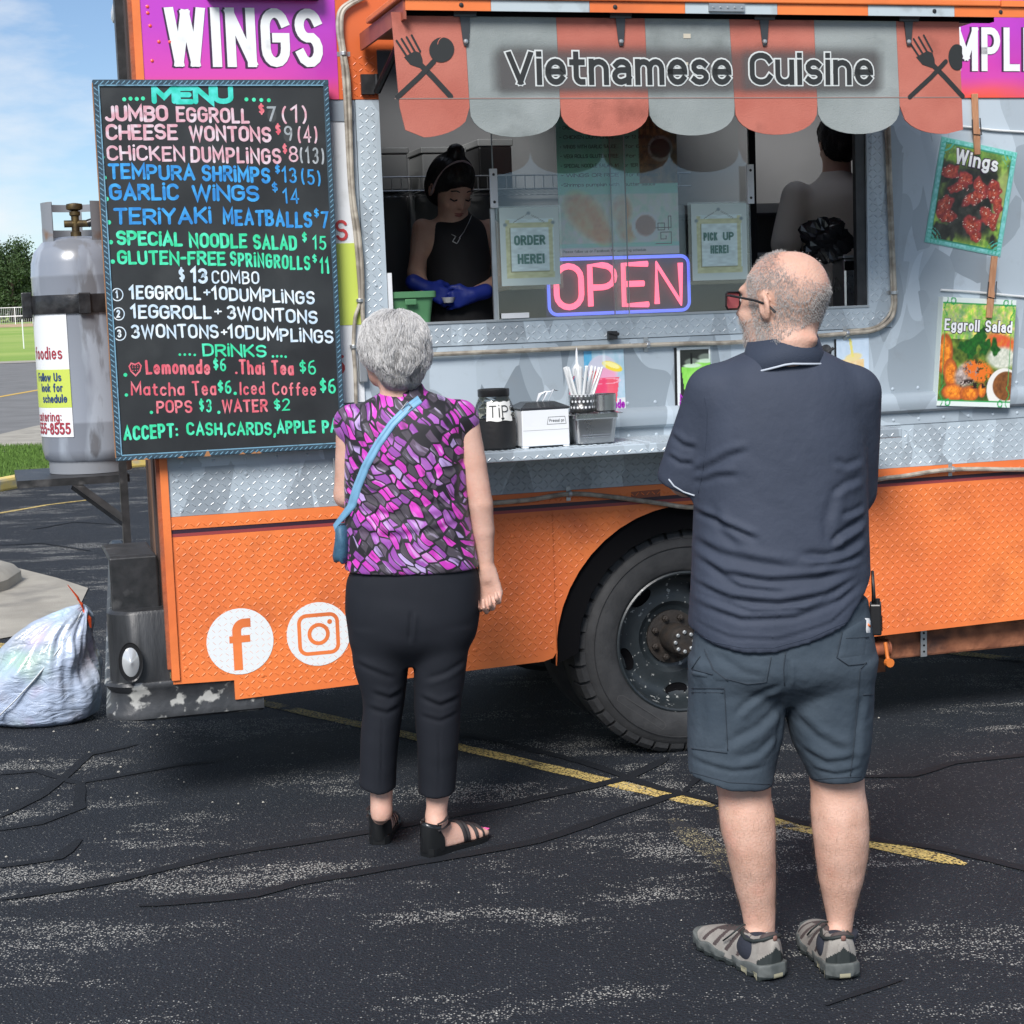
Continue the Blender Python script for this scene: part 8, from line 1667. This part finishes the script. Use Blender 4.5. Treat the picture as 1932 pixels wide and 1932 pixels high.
CR = [([(778, 1150), (774, 1210)], .008, .006), ([(700, 1310), (735, 1322), (760, 1312)], .012, .005), ([(690, 1340), (730, 1350), (755, 1340)], .012, .004), ([(790, 1320), (830, 1335), (868, 1322)], .012, .005), ([(790, 1355), (830, 1365), (864, 1352)], .010, .003), ([(668, 1255), (710, 1270), (745, 1285)], .012, .004), ([(882, 1250), (840, 1272), (800, 1285)], .012, .004), ([(716, 1350), (714, 1495)], .004, -.003), ([(824, 1370), (824, 1500)], .004, -.003)]
V = V + Nn * (creases(V, Nn, CR, WY - .11) + wobble(V * np.array([1, 1, 1.5]), 22, 16) * .003)[:, None]; trw = body_obj('trousers', V, Q, [m_tr], woman, wo)
# hair: layered short silver cut
m_sil = M('silver hair', (.60, .59, .58), .45, col2=(.28, .27, .265), vs=22, lo=.35, hi=.7); m_under = M('grey hair mass', (.30, .29, .29), .8, col2=(.18, .175, .17), vs=30)
def mass(name, Mh, parts, mat, parent, h=.006, amp=.003):
    c = Mh.translation; S = SDF(c - Vector((.17, .17, .19)), c + Vector((.17, .17, .22)), h); Rr = Mh.to_3x3().normalized(); s_ = Mh.to_scale()[0]
    for p, r, k, mode in parts: S.ell(tuple(Mh @ Vector(p)), tuple(x * s_ for x in r), Rr, k, mode)
    V, Q = S.mesh(2); Nn = normals(V, Q); V = V + Nn * (wobble(V, 45, 2) * amp)[:, None]; return body_obj(name, V, Q, [mat], parent, parent.location), V, Nn, Q
ho, hV, hN, hQ = mass('hair', Mw, [((0, -.018, .050), (.096, .112, .095), .02, 'u'), ((0, -.062, -.002), (.086, .066, .080), .03, 'u'), ((0, -.055, -.062), (.064, .050, .045), .03, 'u'), ((.062, .0, .0), (.030, .055, .055), .02, 'u'), ((-.062, .0, .01), (.030, .055, .045), .02, 'u'), ((0, .135, -.03), (.085, .085, .095), .012, 's'), ((0, .12, -.10), (.10, .11, .06), .012, 's')], m_under, woman, amp=.004)
def flow(name, Mh, V, Nn, n, ks, step, rad, mat, parent, seed, crown=(.0, -.02, .14), out=.010, wav=.35, zmin=-9, grav=.5, Q=None, clump=.55):
    r = np.random.default_rng(seed); cw = np.array(Mh @ Vector(crown)); bt = BVHTree.FromPolygons(V.tolist(), Q.tolist())
    i = r.choice(np.flatnonzero(V[:, 2] > zmin), n); p = V[i] + r.normal(size=(n, 3)) * .002; nn = Nn[i].copy(); pts = [p - nn * .002]; fq = wobble(V[i], 30, seed + 3)[:, None]
    for k in range(ks):
        d = p - cw; d /= (np.linalg.norm(d, axis=1)[:, None] + 1e-6); d = d * (1 - grav) + np.array([0, 0, -1.]) * grav; d += wav * np.cross(nn, d) * (fq * 2.2 + r.normal(size=(n, 1)) * .2); d -= nn * (nn * d).sum(1)[:, None]; d /= (np.linalg.norm(d, axis=1)[:, None] + 1e-6); p = p + d * step
        for j in range(n):
            h_ = bt.find_nearest(p[j])
            if h_[0] is not None: p[j] = h_[0]; nn[j] = h_[1]
        pts.append(p + nn * (out * math.sin(PI * min(1, (k + 1) / ks * .85)) * r.uniform(.3, 1.0, (n, 1))))
    P = np.stack(pts, 1); m = max(20, n // 28); gi = r.choice(n, m, replace=False); near = np.argmin(((P[:, None, 0, :] - P[gi][None, :, 0, :]) ** 2).sum(-1), 1); P = P + (P[gi][near] - P) * (np.linspace(0, 1, ks + 1)[None, :, None] * clump)
    return curves_obj(name, P, rad, mat, parent)
flow('hair_strands', Mw, hV, hN, 14000, 5, .012, .00062, m_sil, woman, 5, wav=.5, grav=.35, Q=hQ)
flow('hair_strands', Mw, hV, hN, 4000, 5, .012, .00062, M('pale silver hair', (.62, .61, .60), .4), woman, 9, out=.018, wav=.7, grav=.3, zmin=hw_[1] - .02, Q=hQ)
mb = MB(); GW = lambda x, y, z: Mw @ Vector((x, y, z)) - wo
for sx in (-1, 1):
    lp = [GW(sx * .032 + .024 * math.cos(t), .112, .010 + .018 * math.sin(t)) for t in [2 * PI * k / 12 for k in range(12)]]; mb.tube(lp + [lp[0]], .0024, 6, cap=False); mb.tube([GW(sx * .058, .108, .018), GW(sx * .074, .09, .02), GW(sx * .082, .02, .012), GW(sx * .085, -.02, .0)], .0024, 6)
mb.build('glasses', m_fr_, woman)
# bag on a strap
bag_w = empty('crossbody_bag', (px(648, 1015, WY)[0], WY - .03, px(648, 1015, WY)[1]), 0, 'small denim blue crossbody bag on a light blue strap worn by the woman', 'bag'); bgl = bag_w.location
bv = bvh_of([blo]); m_strap = M('light blue leather strap', (.15, .33, .50), .5, col2=(.18, .38, .55), vs=20); cen_ = [(792, 754), (770, 770), (740, 800), (712, 840), (690, 880), (674, 920), (664, 955)]; g = []
cd_ = dense(cen_, 8)
for i, (x, y) in enumerate(cd_):
    a = cd_[max(0, i - 1)]; c = cd_[min(len(cd_) - 1, i + 1)]; d = Vector((c[0] - a[0], c[1] - a[1])).normalized(); n_ = Vector((-d.y, d.x)); row = []
    for f, lf in ((-8, -.001), (-7.5, .003), (-2.6, .0042), (-1.8, .003), (1.8, .003), (2.6, .0042), (7.5, .003), (8, -.001)): p = hit(bv, x + n_.x * f, y + n_.y * f, lf); row.append(p)
    if any(p is None for p in row): continue
    g.append([p - bgl for p in row])
last = sum(g[-1], Vector()) / 8; wv = (g[-1][-1] - g[-1][0]).normalized()
for p in ((-.018, -.02, .045), (-.012, -.02, .02)):
    c = Vector(p); g.append([c + wv * (f * .0013) + Vector((0, -.003 if 0 < i < 7 else 0, 0)) for i, f in enumerate((-8, -7.5, -2.6, -1.8, 1.8, 2.6, 7.5, 8))])
MB().add([p for r_ in g for p in r_], [(i * 8 + j, (i + 1) * 8 + j, (i + 1) * 8 + j + 1, i * 8 + j + 1) for i in range(len(g) - 1) for j in range(7)]).build('strap', m_strap, bag_w, smooth='all')
bp_ = hit(bv, 768, 771, .006) - bgl; mb = MB(); q = [bp_ + Vector((x, 0, z)) for x, z in ((-.016, -.004), (-.004, -.017), (.014, .004), (.002, .017))]; mb.tube(q + [q[0]], .0024, 6, cap=False); mb.build('buckle', m_alu, bag_w)
m_den = M('denim blue leather', (.035, .10, .17), .6, col2=(.05, .14, .22), vs=40, bump=.001, bs=200)
mb = MB(); vs = []
for t, (w_, z_) in enumerate(((.012, .045), (.020, .035), (.024, .0), (.027, -.045), (.024, -.062), (.014, -.066))):
    for a in range(14): th = 2 * PI * a / 14; vs.append((w_ * math.cos(th) - .006 * (t > 2), .050 * math.sin(th) * (1 if t in (1, 2, 3) else .8), z_ + .006 * math.cos(th * 3) * (t > 0)))
mb.add(vs, [(i * 14 + j, (i + 1) * 14 + j, (i + 1) * 14 + (j + 1) % 14, i * 14 + (j + 1) % 14) for i in range(5) for j in range(14)] + [tuple(range(14)), tuple(range(83, 69, -1))]); mb.build('pouch', m_den, bag_w, smooth='all', bevel=0)
mb = MB(); mb.tube([(-.012, -.02, .015), (.0, -.022, .045)], .004, 8); mb.build('strap_ring', m_alu, bag_w)
# gladiator sandals
m_lea = M('glossy black leather', (.010, .011, .012), .28, coat=.4); m_el = M('black elastic strap', (.016, .014, .016), .7)
m_nail = M('pink nail polish', (.85, .12, .38), .2)
for Fm, sx in ((WLF, -1), (WRF, 1)):
    Pm = lambda x, y, z: Fm @ Vector((x, y, z)) - wo; A = np.array(FS).T; n = 26; ys = np.linspace(-.024, .236, n); w_ = [.018 if i == 0 else (.012 if i == n - 1 else float(np.interp(y, [-.02, .0, .07, .12, .17, .205, .23], [.030, .034, .034, .038, .046, .044, .026]))) for i, y in enumerate(ys)]
    out_ = [(w_[i], ys[i]) for i in range(n)] + [(-w_[i], ys[i]) for i in range(n - 1, -1, -1)]; m2 = len(out_); hz = lambda y: .016 if y > .09 else .016 + .010 * min(1, (.09 - y) / .06)
    vs = [Pm(x, y, .001) for x, y in out_] + [Pm(x * 1.02, y, hz(y)) for x, y in out_]; MB().add(vs, [tuple(range(m2))] + [tuple(range(2 * m2 - 1, m2 - 1, -1))] + [(i, i + m2, (i + 1) % m2 + m2, (i + 1) % m2) for i in range(m2)]).build('sandal_sole', m_lea, woman)
    vs = []; hn = 13
    for j, (z_, r_, yc) in enumerate(((.014, .036, .012), (.03, .0375, .012), (.055, .0365, .012), (.08, .0345, .010), (.098, .0345, .012), (.112, .036, .014), (.110, .0335, .014))):
        for i in range(hn): a = R(180 + 180 * i / (hn - 1)); dip = .014 * abs(math.cos(a)) ** 2 if j > 3 else 0; vs.append(Pm(r_ * math.cos(a), yc + (r_ + .004) * math.sin(a) + .035 * max(0, abs(math.cos(a)) - .5) * (1 if j < 3 else .3), z_ - dip))
    MB().add(vs, [(j * hn + i, j * hn + i + 1, (j + 1) * hn + i + 1, (j + 1) * hn + i) for j in range(6) for i in range(hn - 1)]).build('heel_counter', m_lea, woman, smooth='all')
    mb = MB(); mb.tube([Pm(0, -.028 + .002 * k, .02 + .022 * k) for k in range(5)], .0016, 5); mb.build('zip_seam', m_el, woman)
    def strp(y0, y1, zt, z0=.020, w2=.0065):
        P = []; 
        for i in range(15):
            t = i / 14; a = PI * t; y = y0 + (y1 - y0) * t; ww = float(np.interp(y, A[0], A[2])) + .003; hh_ = float(np.interp((y0 + y1) / 2, A[0], A[3])) + .004 if zt is None else zt - .018; P.append(Pm(-sx * ww * math.cos(a), y, max(z0, .018 + hh_ * math.sin(a) ** .8)))
        mb = MB(); mb.tube(P, w2, 8, flat=.22); mb.build('strap', m_el, woman, smooth='all')
    strp(.11, .118, None); strp(.135, .128, None); strp(.168, .160, None); strp(.185, .188, None)
    for zz, ty in ((.104, .052), (.083, .060)): mb = MB(); mb.tube([Pm(.037 * math.cos(a), .014 + (ty if math.sin(a) > 0 else .03) * math.sin(a), zz + .006 * math.sin(a)) for a in [R(-20 + 220 * i / 16) for i in range(17)]], .0062, 8, flat=.22); mb.build('strap', m_el, woman, smooth='all')
    for k in range(5):
        xx = (-.030 + .0155 * k) * -sx; yy = (.222, .230, .226, .218, .205)[k]; r_ = (.0125, .009, .0085, .008, .008)[k]; mb = MB(); mb.lathe([(0, -.002), (.8, -.0005), (1, .001), (.7, .0025), (0, .003)], 10)
        mb.v = [tuple(Pm(xx + v[0] * r_ * .75, yy - .006 + v[1] * r_ * .9, .026 + r_ * .75 + v[2])) for v in mb.v]; mb.build('toenail', m_nail, woman, smooth='all')

# ------------------------------------------------------------------ WORKERS IN THE TRUCK
def inside(x, y, n): u, z = T(x, y, n); return TO + Tu * u + Tn * n + Vector((0, 0, z))
kn = -.62
def K(x, y, dn=0.0): return tuple(inside(x, y, kn + dn))
cook = empty('person', (*inside(855, 560, kn).xy, .70), TA, 'young woman in a black sleeveless top and blue gloves working at the open window', 'woman'); co = cook.location; cook.rotation_euler = (0, 0, 0)
c = inside(850, 365, kn); S = SDF(c - Vector((.42, .42, 1.35)), c + Vector((.42, .40, .25)), .0085)
Mc = head(S, (c.x, c.y, c.z + .012), PI + TA + R(14), R(-30), .98, k=.01, wide=.96)
S.cone(K(858, 385, -.02), K(860, 425, -.03), .045, .05, .02); S.ell(K(860, 455, -.03), (.155, .09, .10), Matrix.Rotation(TA, 3, 'Z'), .03); S.cone(K(862, 480, -.03), K(868, 640, -.03), .11, .12, .03); S.cone(K(868, 640, -.03), (co.x, co.y + .03, .78), .13, .07, .03)
for sx in (-.09, .09): S.cone((co.x + sx, co.y + .05, 1.2), (co.x + sx, co.y + .03, .74), .085, .04, .02)
S.chain([(*K(797, 432, -.03), .040), (*K(786, 515, -.02), .034), (*K(800, 548, .10), .025)], .015); S.chain([(*K(925, 432, -.03), .040), (*K(948, 530, -.02), .036), (*K(893, 556, .12), .024)], .015)
V, Q = S.mesh(2); cb = body_obj('body', V, Q, [skin_mat('cook skin', (.55, .32, .23), (.60, .38, .28))], cook, co); GC = lambda x, y, z: Mc @ Vector((x, y, z)) - co
def glove(nm, w, d, pn, ac, par, o, curl, mat): 
    S = SDF(Vector(w) - Vector((.16, .16, .14)), Vector(w) + Vector((.16, .16, .14)), .0055); hand(S, w, d, pn, ac, .88, curl, .4); S.chain([(*(Vector(w) - Vector(d).normalized() * .05), .030), (*w, .027)], .01); V, Q = S.mesh(1); return body_obj(nm, V, Q, [mat], par, o)
m_glv = M('blue nitrile glove', (.010, .028, .26), .5, bump=.001, bs=60); ux = Tu
glove('glove', K(803, 543, .10), Tu * .85 + Vector((0, 0, -.45)) + Tn * .2, Tn * -1, Vector((0, 0, 1)) + Tu * .3, cook, co, (.7, .8, .6), m_glv); glove('glove', K(893, 556, .12), Tu * -1 + Vector((0, 0, -.22)) + Tn * .1, Tn * -1, (0, 0, 1), cook, co, (.6, .7, .5), m_glv)
S = SDF(c - Vector((.36, .36, 1.2)), c + Vector((.36, .36, -.02)), .008); S.ell(K(861, 462, -.03), (.150, .102, .118), Matrix.Rotation(TA, 3, 'Z'), .03); S.cone(K(858, 408, -.03), K(860, 430, -.03), .056, .085, .02); S.cone(K(862, 480, -.03), K(868, 640, -.03), .122, .132, .03); S.cone(K(868, 640, -.03), (co.x, co.y + .03, .95), .142, .12, .03)
for sp_ in ((790, 450), (932, 450)): S.ell(K(*sp_, -.03), (.045, .14, .085), Matrix.Rotation(TA, 3, 'Z'), .015, 's')
V, Q = S.mesh(2); body_obj('sleeveless_top', V, Q, [M('black jersey', (.008, .008, .010), .8)], cook, co)
m_bh = M('black hair', (.010, .008, .008), .35, col2=(.02, .017, .016), vs=30)
oh, V2, N2, Q2 = mass('hair', Mc, [((0, -.012, .052), (.083, .104, .086), .02, 'u'), ((0, -.04, .0), (.083, .075, .08), .02, 'u'), ((0, -.02, .145), (.030, .034, .036), .02, 'u'), ((0, .12, -.018), (.064, .062, .088), .012, 's')], m_bh, cook, .0065, .002)
flow('hair_strands', Mc, V2, N2, 2500, 4, .012, .0007, m_bh, cook, 15, crown=(0, -.02, .16), out=.004, wav=.2, Q=Q2)
mb = MB(); mb.tube([GC(.087 * math.cos(R(a)), .012 + .02 * math.sin(R(a)), -.012 + .148 * math.sin(R(a)) ** .9 if 0 < a < 180 else -.012) for a in range(0, 181, 10)], .0055, 6, flat=.6); mb.build('headband', M('pale pink headband', (.42, .33, .33), .6), cook, smooth='all')
for sx in (-1, 1): mb = MB(); mb.tube([GC(sx * .014, .094, .036), GC(sx * .03, .094, .042), GC(sx * .048, .084, .036)], .0028, 6); mb.build('eyebrow', m_bh, cook); mb = MB(); mb.tube([GC(sx * .018, .0925, .004), GC(sx * .032, .096, .001), GC(sx * .046, .086, .006)], .0030, 6); mb.build('eyelashes', m_bh, cook)
mb = MB(); mb.tube([GC(-.019, .0985, -.050), GC(0, .1035, -.051), GC(.019, .0985, -.050)], [.002, .0045, .002], 6); mb.tube([GC(-.016, .098, -.058), GC(0, .101, -.059), GC(.016, .098, -.058)], [.002, .005, .002], 6); mb.build('lips', M('rose lips', (.36, .12, .10), .5), cook, smooth='all')
bvc = bvh_of([o for o in cook.children if o.name.startswith('sleeveless')]); seam('necklace', bvc, [(892, 400), (884, 420), (875, 438), (866, 450)], .0016, m_alu, cook, .003, step=4); seam('pendant', bvc, [(852, 443), (860, 447), (854, 456), (862, 460), (868, 450)], .0018, m_alu, cook, .004, step=3)
mb = MB(); 
for f in (.03, .05): cc = Vector(K(893, 558, .12)) + (Vector(K(948, 530, -.02)) - Vector(K(893, 558, .12))).normalized() * (f + .02); ax_ = (Vector(K(948, 530, -.02)) - Vector(K(893, 558, .12))).normalized(); s1_ = ax_.cross(Vector((0, 0, 1))).normalized(); s2_ = ax_.cross(s1_); mb.tube([cc + (s1_ * math.cos(t) + s2_ * math.sin(t)) * .030 - co for t in [2 * PI * i / 14 for i in range(15)]], .0016, 5, cap=False)
mb.build('bracelet', M('gold bracelet', (.6, .4, .2), .3, .9), cook)
egg = empty('white_cup', Vector(K(846, 566, .13)), TA, 'small white sauce cup held in the worker\'s blue gloved hand', 'cup'); mb = MB(); mb.lathe([(0, -.010), (.018, -.010), (.026, .010), (.024, .010), (.016, -.006), (0, -.006)], 18); mb.build('cup_wall', m_plast, egg, smooth=True)
# second worker, back to the window
kn2 = -.95; K2 = lambda x, y, dn=0.0: tuple(inside(x, y, kn2 + dn))
c2 = inside(1582, 275, kn2); ck = empty('person', (c2.x, c2.y, .70), 0, 'dark-haired worker in a tan T-shirt with back turned deep inside the truck', 'man'); c2o = ck.location
S = SDF(c2 - Vector((.42, .40, 1.75)), c2 + Vector((.42, .42, .25)), .0095); M2 = head(S, (c2.x, c2.y, c2.z), R(10), R(-6), .98, wide=1.0); S.cone(K2(1580, 290), K2(1578, 345), .055, .065, .02); S.ell(K2(1578, 385), (.17, .10, .10), Matrix.Rotation(TA, 3, 'Z'), .03); S.cone(K2(1578, 400), (c2.x, c2.y, 1.45), .13, .13, .03)
for sx in (-.10, .10): S.cone((c2.x + sx, c2.y, 1.5), (c2.x + sx, c2.y, .75), .09, .05, .02)
S.chain([(*K2(1500, 375), .05), (*K2(1480, 470, .02), .04), (*K2(1530, 510, -.2), .03)], .02); S.chain([(*K2(1655, 375), .05), (*K2(1680, 480, -.02), .04), (*K2(1640, 520, -.2), .03)], .02); hand(S, K2(1530, 510, -.2), Tn * -1 + Tu * .3, (0, 0, -1), Tu, 1.0, (.6, .6, .4)); hand(S, K2(1640, 520, -.2), Tn * -1 - Tu * .3, (0, 0, -1), Tu * -1, 1.0, (.6, .6, .4))
V, Q = S.mesh(2); body_obj('body', V, Q, [_m['cook skin']], ck, c2o)
S = SDF(c2 - Vector((.38, .36, 1.0)), c2 + Vector((.38, .36, .0)), .009); S.ell(K2(1578, 392), (.190, .118, .120), Matrix.Rotation(TA, 3, 'Z'), .03); S.cone(K2(1578, 345), K2(1578, 370), .075, .12, .03); S.cone(K2(1578, 400), (c2.x, c2.y, 1.40), .150, .155, .03); S.cone(K2(1504, 372), K2(1483, 460, .02), .066, .064, .03); S.cone(K2(1652, 372), K2(1678, 460), .066, .064, .03)
V, Q = S.mesh(2); Nn = normals(V, Q); V = V + Nn * (wobble(V * np.array([1, 1, .5]), 30, 2) * .004)[:, None]; body_obj('t_shirt', V, Q, [M('tan cotton shirt', (.70, .63, .54), .85)], ck, c2o)
oh, V2, N2, Q2 = mass('hair', M2, [((0, -.016, .050), (.086, .106, .088), .02, 'u'), ((0, -.045, -.005), (.078, .062, .07), .02, 'u'), ((0, .13, -.02), (.08, .08, .10), .012, 's')], m_bh, ck, .0075, .003); flow('hair_strands', M2, V2, N2, 2500, 4, .01, .0007, m_bh, ck, 25, out=.01, wav=.5, Q=Q2)
